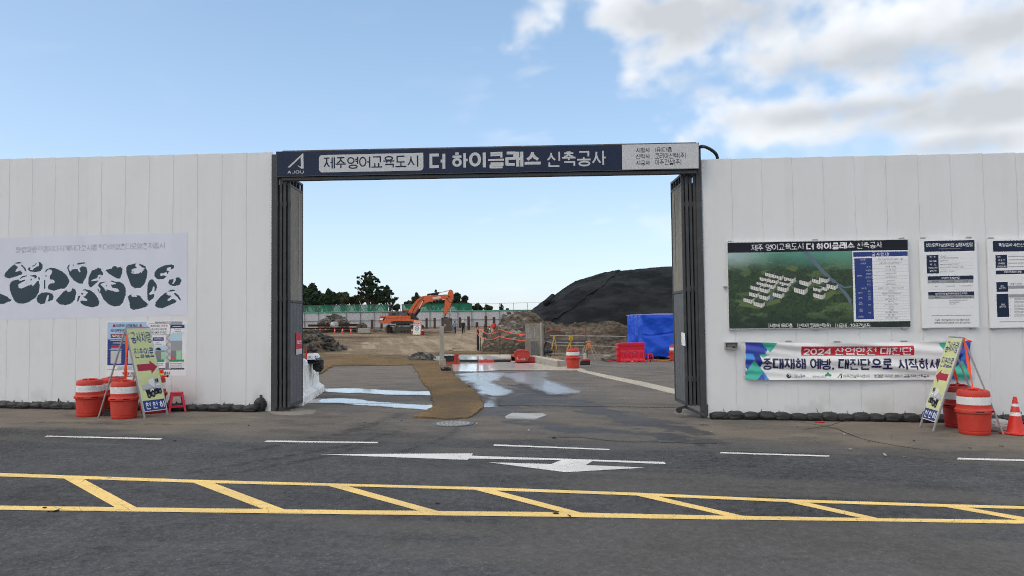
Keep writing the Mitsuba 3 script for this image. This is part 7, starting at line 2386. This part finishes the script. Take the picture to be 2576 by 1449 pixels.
bd = EX.add("body", bev(eP([(1176, 790), (1186, 757), (1205, 750), (1620, 752), (1627, 800), (1722, 814), (1716, 836), (1600, 856), (1200, 858), (1174, 845)]), -1.55, 1.55), "digger_orange")
EX.add("tail_plate", xz_prism(eP([(1182, 772), (1276, 764), (1246, 818), (1180, 812)]), -1.562, -1.548), "digger_black", parent=bd)
EX.add("tail_lettering", xz_prism(eP([(1186, 782), (1240, 776), (1228, 810), (1185, 806)]), -1.570, -1.560), "print_white", parent=bd)
for x in (1287, 1446, 1502):
    EX.add("panel_gap", xz_prism(eP([(x, 756), (x + 2.5, 756), (x + 2.5, 852), (x, 852)]), -1.560, -1.549), "slot_black", parent=bd)
EX.add("body_crease", xz_prism(eP([(1290, 780), (1625, 776), (1625, 781), (1290, 785)]), -1.560, -1.549), "rusty_steel", parent=bd)
EX.add("deck", xz_prism(eP([(1340, 836), (1380, 822), (1620, 826), (1715, 838), (1700, 856), (1640, 866), (1360, 864)]), -1.62, 1.5), "digger_black")
EX.add("turntable", moved(lathe([(0, 0), (1.05, 0), (1.05, .34), (0, .34)], 28), place((e2(1500, 888)[0], 0, e2(1500, 890)[1]))), "digger_black", smooth=35)
EX.add("engine_hood", bev(eP([(1312, 748), (1316, 700), (1330, 688), (1442, 686), (1446, 748)]), -1.3, .5, .05), "digger_grey")
EX.add("grille", xz_prism(eP([(1356, 738), (1358, 708), (1420, 706), (1422, 738)]), -1.315, -1.29), "digger_black")
EX.add("side_step", xz_prism(eP([(1446, 748), (1450, 690), (1480, 684), (1500, 700), (1560, 712), (1580, 748)]), -1.2, -.2), "digger_grey")
EX.add("exhaust", tube([e3(1352, 690, -.6), e3(1348, 665, -.6), e3(1335, 648, -.6)], [.10, .10, .07], 8), "digger_black")
EX.add("filter", tube([e3(1405, 690, 0), e3(1405, 662, 0)], .12, 10), "digger_black", smooth=30)
EX.add("cab", bev(eP([(1478, 750), (1482, 680), (1500, 664), (1576, 664), (1592, 690), (1604, 748)]), .35, 1.5, .05), "digger_glass")
EX.add("cab_roof", xz_prism(eP([(1488, 668), (1500, 656), (1578, 658), (1590, 672)]), .3, 1.52), "digger_orange")
for x0, y0, x1, y1, d in ((1222, 750, 1222, 706, -1.4), (1222, 706, 1318, 704, -1.4), (1268, 750, 1268, 706, -1.4), (1192, 750, 1198, 738, -1.3), (1476, 690, 1478, 645, -1.1), (1478, 645, 1452, 650, -1.1)):
    EX.add("handrail", tube([e3(x0, y0, d), e3(x1, y1, d)], .03, 6), "digger_black")
EX.add("bracket", xz_prism(eP([(1600, 748), (1640, 700), (1660, 740), (1720, 790), (1722, 812), (1630, 800)]), -.75, .75), "digger_black")
boom = EX.add("boom", bev(eP([(1578, 700), (1600, 655), (1650, 580), (1704, 518), (1770, 472), (1830, 460), (2000, 456), (2120, 446), (2160, 450), (2172, 475), (2160, 500), (2100, 512), (1990, 524), (1900, 546), (1820, 574), (1770, 622), (1700, 690), (1640, 738), (1612, 742), (1588, 724)]), -.36, .36, .04), "digger_orange")
EX.add("boom_plate", xz_prism(eP([(1934, 486), (2048, 474), (2050, 498), (1936, 510)]), -.372, -.358), "print_white", parent=boom)
g = text("DOOSAN", .05)
a = e2(1942, 504)
b = e2(2042, 480)
gb_ = g.bounds
g = affinity.affine_transform(g, [(b[0] - a[0]) / (gb_[2] - gb_[0]), 0, .012 * 100 / 100 * 0, (b[1] - a[1]) * .62 / (gb_[3] - gb_[1]), a[0] - gb_[0] * (b[0] - a[0]) / (gb_[2] - gb_[0]), a[1] + .03])
g = affinity.rotate(g, 6, origin=(a[0], a[1]))
EX.add("lettering", xz_prism(g, -.379, -.371), "print_crimson", parent=boom)
EX.add("arm", bev(eP([(2182, 376), (2206, 378), (2228, 408), (2232, 450), (2228, 515), (2195, 600), (2150, 690), (2125, 735), (2100, 738), (2094, 715), (2104, 600), (2108, 515), (2150, 500), (2170, 470), (2148, 440), (2160, 405)]), -.27, .27, .035), "digger_orange")
for x, y in ((2168, 475), (1800, 535), (1600, 712)):
    EX.add("pin", tube([e3(x, y, -.42), e3(x, y, .42)], .11, 12), "digger_black", smooth=30)
for d in (-.58, .58):
    EX.add("boom_cylinder", tube([e3(1648, 780, d), e3(1738, 650, d)], .16, 12), "digger_black", smooth=30)
    EX.add("cylinder_rod", tube([e3(1738, 650, d), e3(1796, 540, d)], .075, 10), "chrome", smooth=30)
EX.add("arm_cylinder", tube([e3(1850, 448, 0), e3(2028, 420, 0)], .13, 12), "digger_black", smooth=30)
EX.add("cylinder_rod", tube([e3(2028, 420, 0), e3(2180, 386, 0)], .065, 10), "chrome", smooth=30)
EX.add("bucket_cylinder", tube([e3(2218, 500, 0), e3(2190, 610, 0)], .12, 10), "digger_black", smooth=30)
EX.add("cylinder_rod", tube([e3(2190, 610, 0), e3(2182, 712, 0)], .06, 10), "chrome", smooth=30)
for d in (-.3, .3):
    EX.add("link", bar(e3(2110, 728, d), e3(2186, 730, d), .09, .16, (0, 1, 0)), "bucket_steel")
    EX.add("link", bar(e3(2186, 725, d), e3(2160, 795, d), .09, .16, (0, 1, 0)), "galvanised")
    EX.add("link", bar(e3(2112, 730, d), e3(2100, 790, d), .09, .16, (0, 1, 0)), "bucket_steel")
hose = smooth_curve([e3(1640, 690, -.4), e3(1690, 600, -.42), e3(1730, 545, -.42), e3(1800, 490, -.40)], 20)
EX.add("hydraulic_hose", tube(hose, .035, 6), "digger_black", smooth=True)
EX.add("hydraulic_hose", tube(smooth_curve([e3(2135, 500, -.30), e3(2170, 550, -.33), e3(2205, 560, -.30), e3(2215, 520, -.29)], 16), .03, 6), "digger_black", smooth=True)
outer = [(2075, 850), (2098, 832), (2178, 832), (2190, 862), (2212, 936), (2206, 970), (2190, 979), (2066, 980)]
inner = [(2040, 858), (2104, 846), (2166, 846), (2176, 868), (2196, 936), (2190, 960), (2040, 964)]
bk_ = EX.add("bucket", xz_prism(eP(outer).difference(eP(inner)), -.72, .72), "bucket_steel")
side_pts = [(2075, 850), (2098, 832), (2178, 832), (2190, 862), (2212, 936), (2206, 970), (2190, 979), (2076, 980), (2130, 880), (2074, 866)]
for d in (-.30, .22):
    EX.add("bucket_ear", xz_prism(eP([(2092, 778), (2120, 770), (2180, 785), (2180, 836), (2094, 836)]), d, d + .08), "bucket_steel", parent=bk_)
for d in (-.76, .72):
    EX.add("bucket_side", xz_prism(eP(side_pts), d, d + .04), "bucket_steel", parent=bk_)
for d in np.linspace(-.62, .62, 5):
    EX.add("tooth", hull_pts([e3(2068, 970, d - .05), e3(2068, 970, d + .05), e3(2068, 980, d - .05), e3(2068, 980, d + .05), e3(2052, 981, d)]), "bucket_steel", parent=bk_)
# tracks, turned under the body
TH = math.radians(33)
TL_, TW, TH_ = 4.75, .62, 1.16
ux = np.array([math.cos(TH), math.sin(TH), 0])
uy = np.array([-math.sin(TH), math.cos(TH), 0])
oval = LineString([(-TL_ / 2 + TH_ / 2, TH_ / 2), (TL_ / 2 - TH_ / 2, TH_ / 2)]).buffer(TH_ / 2, 10)
oval = Polygon([(x, y if y > .5 or abs(x) < 9 else y) for x, y in oval.exterior.coords])
for s in (-1, 1):
    M = np.eye(4)
    M[:3, 0], M[:3, 1], M[:3, 3] = ux, uy, uy * s * 1.30 + [e2(1525, 0)[0], 0, 0]
    belt = EX.add("track", moved(cat(xz_prism(oval.difference(oval.buffer(-.10)), -TW / 2, TW / 2)), M), "track_steel")
    shoes = []
    ext = LineString(oval.exterior.coords)
    n_s = 46
    for i in range(n_s):
        p0 = np.array(ext.interpolate(i / n_s, normalized=True).coords[0])
        p1 = np.array(ext.interpolate((i + .05) / n_s, normalized=True).coords[0])
        d = (p1 - p0) / np.linalg.norm(p1 - p0)
        n_ = np.array([d[1], -d[0]])
        m = bx((-.085, -TW / 2 - .02, -.02), (.085, TW / 2 + .02, .035), .01)
        Q4 = np.eye(4)
        Q4[:3, 0], Q4[:3, 1], Q4[:3, 2], Q4[:3, 3] = [d[0], 0, d[1]], [0, 1, 0], np.cross([d[0], 0, d[1]], [0, 1, 0]), [p0[0], 0, p0[1]]
        shoes.append(moved(m, M @ Q4))
    EX.add("track_shoe", cat(shoes), "track_steel", parent=belt)
    EX.add("track_frame", moved(xz_prism(Polygon([(-1.7, .35), (1.7, .35), (1.6, .80), (.6, .92), (-.6, .92), (-1.6, .80)]), -.24, .24), M), "track_steel")
    for x, r in ((-TL_ / 2 + TH_ / 2, .44), (TL_ / 2 - TH_ / 2, .44)):
        EX.add("sprocket", moved(cat(tube([(x, -.27, TH_ / 2), (x, .27, TH_ / 2)], r, 20), tube([(x, -.32, TH_ / 2), (x, .32, TH_ / 2)], .2, 14)), M), "track_steel", smooth=30)
    for x in np.linspace(-1.5, 1.5, 7):
        EX.add("roller", moved(tube([(x, -.25, .20), (x, .25, .20)], .13, 12), M), "track_steel", smooth=30)
EX.add("undercarriage", moved(bx((-.9, -1.1, .5), (.9, 1.1, .95), .05), np.block([[np.c_[ux, uy, [0, 0, 1]], np.array([[e2(1525, 0)[0]], [0], [0]])], [np.zeros((1, 3)), np.ones((1, 1))]])), "digger_black")

# ------------------------------------------------------------------ two workers walking away
def capsule(a, b, ra, rb, n=2):
    s = trimesh.creation.icosphere(subdivisions=n).vertices
    return hull_pts(np.vstack([np.asarray(a) + s * ra, np.asarray(b) + s * rb]))


def fuse(ms, length=.03):
    m = trimesh.boolean.union(ms, engine="manifold") if len(ms) > 1 else ms[0]
    m = m.subdivide_to_size(length, max_iter=8)
    trimesh.smoothing.filter_taubin(m, iterations=10)
    return m


def hand(w, d, s):
    d = np.asarray(d, float) / np.linalg.norm(d)
    a = np.array([0, 1.0, 0])
    a = a - d * (a @ d)
    a /= np.linalg.norm(a)
    c = np.cross(d, a)
    out = [hull_pts([w + d * t + a * x * .038 + c * y * .013 for t in (0, .09) for x in (-1, 1) for y in (-1, 1)])]
    for i, L in enumerate((.068, .08, .074, .056)):
        k = w + d * .088 + a * (-.03 + .02 * i)
        m_ = k + d * L * .55 + c * .012 * s
        out += [capsule(k, m_, .010, .009, 1), capsule(m_, m_ + d * L * .4 + c * .02 * s, .009, .007, 1)]
    k = w + d * .03 - a * .036
    out.append(capsule(k, k + d * .05 - a * .022, .011, .008, 1))
    return out


def person(label, foot_px, height, lead, top_mat, leg_mat, hat, arm):
    g = gp(*foot_px)
    t = Thing("person", label, "person", M=place(g, .12) @ np.diag([height / 1.75] * 3 + [1]))
    P3 = lambda x, y, z: np.array([x, y, z], float)
    hips, chest, neck = P3(0, 0, .95), P3(0, .03, 1.30), P3(0, .03, 1.50)
    head = P3(0, .05, 1.63)
    legs = {}
    for s in (-1, 1):
        f = lead * s
        hip = P3(s * .09, 0, .92)
        knee = P3(s * .10, .16 if f > 0 else -.02, .50)
        ank = P3(s * .10, .22 if f > 0 else -.26, .09 if f > 0 else .13)
        toe = ank + P3(.02 * s, .17, -.05 if f > 0 else -.09)
        legs[s] = (hip, knee, ank, toe)
    arms = {}
    for s in (-1, 1):
        f = -lead * s
        sh = P3(s * .19, .03, 1.43)
        el = P3(s * (.24 + arm * .05), -.04 + .06 * f, 1.15)
        wr = P3(s * .25, .06 + .13 * f, .93)
        arms[s] = (sh, el, wr)
    body = [capsule(hips, chest, .145, .15), capsule(chest, neck - [0, 0, .06], .15, .09), capsule(neck, head, .052, .055), capsule(head, head + [0, .02, .03], .088, .090), capsule(head + [0, .06, -.06], head + [0, .05, 0], .055, .07),
            capsule(head + [0, .10, -.01], head + [0, .125, -.025], .014, .016, 1)] + [capsule(head + [s * .088, 0, -.02], head + [s * .092, 0, .02], .014, .016, 1) for s in (-1, 1)]
    shirt = [capsule(hips + [0, 0, .02], chest, .158, .172), capsule(chest, neck - [0, 0, .07], .172, .105)]
    trouser = [capsule(hips + [-.05, 0, 0], hips + [.05, 0, 0], .150, .150)]
    boots = []
    for s in (-1, 1):
        hip, knee, ank, toe = legs[s]
        body += [capsule(hip, knee, .085, .060), capsule(knee, ank, .058, .042), capsule(ank, toe, .045, .035)]
        trouser += [capsule(hip, knee, .100, .078), capsule(knee, ank + (knee - ank) * .12, .078, .072)]
        boots.append(hull_pts(np.vstack([capsule(ank - [0, .03, .0], toe, .058, .045).vertices, [(ank + [dx, -.09, -.085]) for dx in (-.04, .04)], [(toe + [dx, .02, -.04]) for dx in (-.035, .035)]])))
        sh, el, wr = arms[s]
        body += [capsule(chest + [s * .09, 0, .10], sh, .07, .055), capsule(sh, el, .052, .042), capsule(el, wr, .040, .030)] + hand(wr, wr - el, s)
        shirt += [capsule(chest + [s * .09, 0, .10], sh, .085, .075), capsule(sh, el, .073, .060), capsule(el, wr + (el - wr) * .08, .058, .046)]
    t.add("body", fuse(body, .02), "skin", smooth=True)
    t.add("top", fuse(shirt), top_mat, smooth=True)
    t.add("trousers", fuse(trouser), leg_mat, smooth=True)
    for b_ in boots:
        t.add("boot", b_, "boot", smooth=40)
    for s in (-1, 1):
        t.add("eye", trimesh.creation.icosphere(1, .011).apply_translation(head + [s * .034, .104, .012]), "hair", smooth=True)
    t.add("mouth", bx(head + [-.022, .108, -.066], head + [.022, .115, -.060]), "print_maroon")
    hair = trimesh.creation.icosphere(2)
    v = hair.vertices * [.098, .108, .105] + head + [0, 0, .015]
    v = v[:, :]
    t.add("hair", trimesh.Trimesh(v, hair.faces[(hair.vertices[hair.faces][:, :, 2].mean(1) > -.1 + .9 * np.maximum(hair.vertices[hair.faces][:, :, 1].mean(1), -.45))]), "hair", smooth=True)
    if hat == "helmet":
        hm = lathe([(.125, 0), (.138, .01), (.118, .02), (.116, .06), (.092, .11), (.05, .135), (0, .14)], 22)
        t.add("helmet", moved(hm, place(head + [0, .005, .045])), "helmet_white", smooth=True)
    else:
        hm = lathe([(.108, 0), (.106, .05), (.08, .085), (0, .10)], 22)
        t.add("cap", cat(moved(hm, place(head + [0, .005, .045])), moved(bx((-.07, .08, 0), (.07, .19, .012), .005), place(head + [0, 0, .045]))), "print_navy", smooth=35)
    return t


person("worker in a blue shirt and jeans walking away past the bucket", ZV(1905, 760), 1.68, 1, "shirt_blue", "jeans", "cap", 1)
person("worker in dark clothes and a white helmet walking away to the right", ZV(2108, 760), 1.70, -1, "dark_cloth", "dark_cloth", "helmet", 0)

# ------------------------------------------------------------------ rope barrier at the soil heap
Yr_ = 50.0
R_ = lambda x, y, d=0: at(*ZD(x, y), Yr_ + d)
rb = Thing("rope_barrier", "sagging orange ribbons on thin dark stakes at the foot of the soil heap", "barrier")
stakes = [(85, 208, 470, 2.0), (105, 330, 545, 0.6), (135, 465, 555, 0.0), (197, 240, 330, 3.0), (463, 330, 612, -5.5)]
for x, yt, yb, d in stakes:
    top, bot = R_(x, yt, d), R_(x, yb, d)
    gz = float(ground_z(bot[0], bot[1]))
    rb.add("stake", tube([(bot[0], bot[1], min(bot[2], gz) - .05), top], .028 if x != 85 else .06, 6), "digger_black", smooth=30)


def rope(pts, r=.022):
    rb.add("ribbon", tube(smooth_curve([R_(*p) for p in pts], 40), r, 6), "ribbon_orange", smooth=True)


rope([(85, 290, 2), (98, 345, 1.2), (125, 378, .6), (150, 345, .3)])
rope([(88, 385, 2), (104, 430, .6), (130, 458, 0)])
rope([(100, 260, 2), (120, 300, 2), (165, 300, 2.5), (197, 258, 3)], .02)
rope([(150, 340, .3), (215, 390, -.6), (300, 408, -3.0), (395, 380, -4.5), (458, 333, -5.5), (560, 365, -6.3), (680, 395, -7.2), (790, 412, -8), (900, 413, -8.6)])
rope([(132, 458, 0), (200, 488, -.8), (290, 499, -3.0), (390, 485, -4.5), (458, 456, -5.5), (560, 478, -6.3), (700, 502, -7.3), (900, 525, -8.6)])
rope([(230, 270, 3), (285, 275, 2.4), (340, 250, 2)], .02)
bs = Thing("sign_back", "black back of a leaning sign board inside the ribbon barrier", "sign")
bs.add("board", hull_pts([R_(200, 322, .5), R_(282, 318, .5), R_(250, 476, .2), R_(163, 462, .2), R_(200, 322, .56), R_(282, 318, .56), R_(250, 476, .26), R_(163, 462, .26)]), "machine_dark")
bs.add("leg", bar(R_(292, 312, 0.7), R_(262, 490, .3), .05), "galvanised")
bs.add("leg", bar(R_(292, 312, 0.7), R_(330, 470, 1.6), .05), "galvanised")
bs.add("cross_bar", bar(R_(225, 272, .8), R_(300, 300, .8), .06), "digger_black")
q = R_(362, 318, 1.5)
rl_ = Thing("warning_lamp", "small red lamp on a post behind the ribbon barrier", "lamp", M=place((q[0], q[1], 0)))
z0, z1 = R_(362, 310, 1.5)[2], R_(362, 232, 1.5)[2]
rl_.add("post", tube([(0, 0, float(ground_z(q[0], q[1]))), (0, 0, z0)], .035, 6), "hose_orange")
rl_.add("lamp", lathe([(0, z0), (.15, z0), (.18, (z0 + z1) / 2), (.15, z1), (0, z1)], 16), "cone_red", smooth=35)

# ------------------------------------------------------------------ trees beyond the fence
def crown_mesh(centres, radii, per, leaf, rng):
    n = [max(8, int(per * (r / np.mean(radii)) ** 2)) for r in radii]
    c = np.repeat(centres, n, 0)
    r = np.repeat(radii, n)
    N = len(c)
    d = rng.normal(size=(N, 3))
    d /= np.linalg.norm(d, axis=1, keepdims=True)
    p = c + d * (r * rng.uniform(.35, 1.05, N) ** .6)[:, None] * [1, 1, .8]
    a = rng.normal(size=(N, 3))
    a /= np.linalg.norm(a, axis=1, keepdims=True)
    b = np.cross(a, rng.normal(size=(N, 3)))
    b /= np.linalg.norm(b, axis=1, keepdims=True)
    s = (leaf * rng.uniform(.6, 1.4, N))[:, None]
    v = np.stack([p - a * s, p + b * s * .6, p + a * s, p - b * s * .6], 1).reshape(-1, 3)
    i = np.arange(N) * 4
    return trimesh.Trimesh(v, np.vstack([np.c_[i, i + 1, i + 2], np.c_[i, i + 2, i + 3]]), process=False)


def tree(label, Y, lobes, leaf_mat, seed, per=70, leaf=.30, clumps=16, group=None, name="tree"):
    """lobes: pixel centre and pixel radii of the crown's main masses."""
    rng = np.random.default_rng(seed)
    t = Thing(name, label, "tree", group)
    cs, rs, limbs = [], [], []
    k = Y / FPX
    x0 = np.mean([l[0] for l in lobes])
    base = at(x0, 800, Y)
    base[2] = float(ground_z(base[0], Y)) - .1
    tips = []
    for x, y, rx, ry in lobes:
        c = at(x, y, Y + rng.uniform(-1.5, 1.5))
        m = max(3, int(1.5 * clumps * (rx * ry) / np.mean([l[2] * l[3] for l in lobes])))
        for _ in range(m):
            d = rng.normal(size=3)
            d *= (rng.random() ** (1 / 3) * rng.uniform(.85, 1.15)) / np.linalg.norm(d)
            q = c + d * [rx * k, rx * k * .9, ry * k]
            cs.append(q)
            rs.append(rng.uniform(.14, .40) * min(rx, ry) * k)
        tips.append(c)
    t.add("crown", crown_mesh(np.array(cs), np.array(rs), per, leaf, rng), leaf_mat)
    topz = max(c[2] for c in tips)
    w = .10 + .012 * (topz - base[2])
    wood = [tube(smooth_curve([base, base + [rng.uniform(-.2, .2), 0, (topz - base[2]) * .5], [np.mean([c[0] for c in tips]), Y, topz]], 12), np.linspace(w * 1.6, w * .4, 12), 8)]
    for q in cs[::2]:
        st_ = np.array([base[0] * .3 + q[0] * .2 + np.mean([c[0] for c in tips]) * .5, Y, max(base[2] + 1, q[2] - abs(q[0] - base[0]) * .7 - 1.0)])
        wood.append(tube([st_, (st_ + q) / 2 + [0, 0, .15], q], [w * .40, w * .28, w * .12], 5))
    t.add("trunk", cat(wood), "bark", smooth=True)
    return t


TG = "trees beyond the far fence"
S_ = lambda x, y, rx, ry: (*ZS(x, y), rx * .1736, ry * .1736)
tree("broad dark tree low behind the fence at far left", 171, [S_(110, 480, 110, 85), S_(60, 520, 100, 70), S_(170, 470, 60, 60)], "leaf_dark", 21)
tree("broad dark tree low behind the fence between two rounder ones", 172, [S_(330, 500, 95, 70), S_(300, 460, 50, 45), S_(400, 540, 100, 45)], "leaf_mid", 22)
tree("low mixed green tree behind the pale-leaved one", 173, [S_(560, 520, 90, 50), S_(720, 540, 90, 40), S_(640, 550, 80, 35)], "leaf_mid", 23)
tree("dark tree at the far left beside the gate leaf", 166, [S_(40, 400, 75, 110), S_(70, 520, 90, 80), S_(20, 330, 40, 60), S_(-60, 420, 80, 110), S_(110, 560, 150, 55), S_(95, 360, 35, 45)], "leaf_dark", 1)
tree("dark round tree second from the left gate leaf", 162, [S_(190, 410, 95, 100), S_(180, 330, 50, 60), S_(260, 480, 80, 70), S_(160, 520, 90, 60), S_(240, 400, 40, 45), S_(300, 555, 110, 50)], "leaf_dark", 2)
tree("dark bushy tree left of the pale-leaved tree", 160, [S_(430, 480, 80, 80), S_(420, 420, 45, 50), S_(350, 520, 70, 60), S_(500, 530, 70, 50), S_(480, 450, 45, 40), S_(440, 565, 140, 45)], "leaf_dark", 3)
tree("pale green loose-leaved tree left of the tall pine", 168, [S_(640, 470, 65, 50), S_(650, 420, 25, 35), S_(570, 450, 45, 40), S_(610, 530, 90, 40), S_(690, 470, 35, 35)], "leaf_pale", 4, per=40, leaf=.24)
tree("brownish bushy tree at the foot of the tall pine", 158, [S_(790, 530, 80, 50), S_(840, 490, 60, 40), S_(880, 540, 60, 40)], "leaf_brown", 5)
tree("tall dark pine with an open layered crown", 164, [S_(1005, 140, 75, 30), S_(1060, 165, 40, 25), S_(960, 150, 35, 25), S_(900, 200, 62, 25), S_(1000, 220, 90, 45), S_(1100, 215, 60, 35), S_(1140, 250, 40, 28), S_(870, 270, 50, 30), S_(960, 290, 80, 42), S_(1060, 300, 80, 40), S_(840, 345, 40, 18), S_(890, 360, 55, 30), S_(980, 370, 80, 40),
                                                       S_(1100, 350, 70, 40), S_(870, 420, 55, 28), S_(960, 440, 80, 45), S_(1060, 450, 90, 50), S_(1160, 440, 80, 60), S_(1160, 340, 50, 30), S_(1100, 530, 140, 50)], "leaf_dark", 6, per=60, leaf=.25, clumps=9)
tree("dark broad tree leaning right of the tall pine", 163, [S_(1240, 350, 50, 35), S_(1280, 330, 25, 25), S_(1270, 420, 75, 50), S_(1220, 500, 100, 60), S_(1310, 400, 35, 25), S_(1370, 510, 45, 25), S_(1400, 490, 25, 20), S_(1330, 545, 55, 25)], "leaf_dark", 7, per=55, leaf=.26, clumps=10)
tree("pale sparse tree behind the excavator's cab", 170, [S_(1410, 620, 45, 30), S_(1430, 600, 22, 18), S_(1380, 640, 30, 25)], "leaf_pale", 8, per=36, leaf=.22)
tree("dark conifer left of the excavator boom", 160, [S_(1580, 590, 55, 45), S_(1580, 555, 25, 22), S_(1690, 520, 60, 60), S_(1705, 455, 28, 30), S_(1640, 600, 80, 50)], "leaf_dark", 9)
tree("dark tree under the excavator boom", 161, [S_(1850, 560, 110, 60), S_(1960, 470, 50, 50), S_(1970, 410, 18, 25), S_(2040, 560, 90, 60)], "leaf_dark", 10)
tree("dark narrow tree right of the excavator arm", 162, [S_(2280, 470, 50, 45), S_(2270, 430, 25, 22), S_(2260, 550, 70, 60), S_(2390, 510, 40, 40), S_(2380, 485, 20, 20), S_(2350, 580, 90, 40)], "leaf_dark", 11)
tree("small dark tree at the right end of the green net", 164, [S_(2450, 620, 35, 40), S_(2450, 595, 12, 15)], "leaf_mid", 12)
N_ = lambda x, y, rx, ry: (*ZR(x, y), rx * .2183, ry * .2183)
tree("first small tree above the bare fence, left of the soil heap", 166, [N_(15, 560, 35, 40), N_(10, 535, 16, 16)], "leaf_mid", 13)
tree("second small tree above the bare fence, left of the soil heap", 167, [N_(110, 560, 42, 35), N_(112, 528, 18, 18), N_(150, 570, 25, 28)], "leaf_mid", 14)
tree("third small tree above the bare fence, left of the soil heap", 168, [N_(235, 572, 42, 28), N_(232, 545, 20, 14)], "leaf_mid", 15)
tree("thin sparse tree nearest the soil heap", 170, [N_(388, 575, 20, 25), N_(395, 540, 10, 22), N_(465, 585, 14, 14)], "leaf_mid", 16, per=30, leaf=.2)

labels = {k: v for k, v in labels.items() if v}
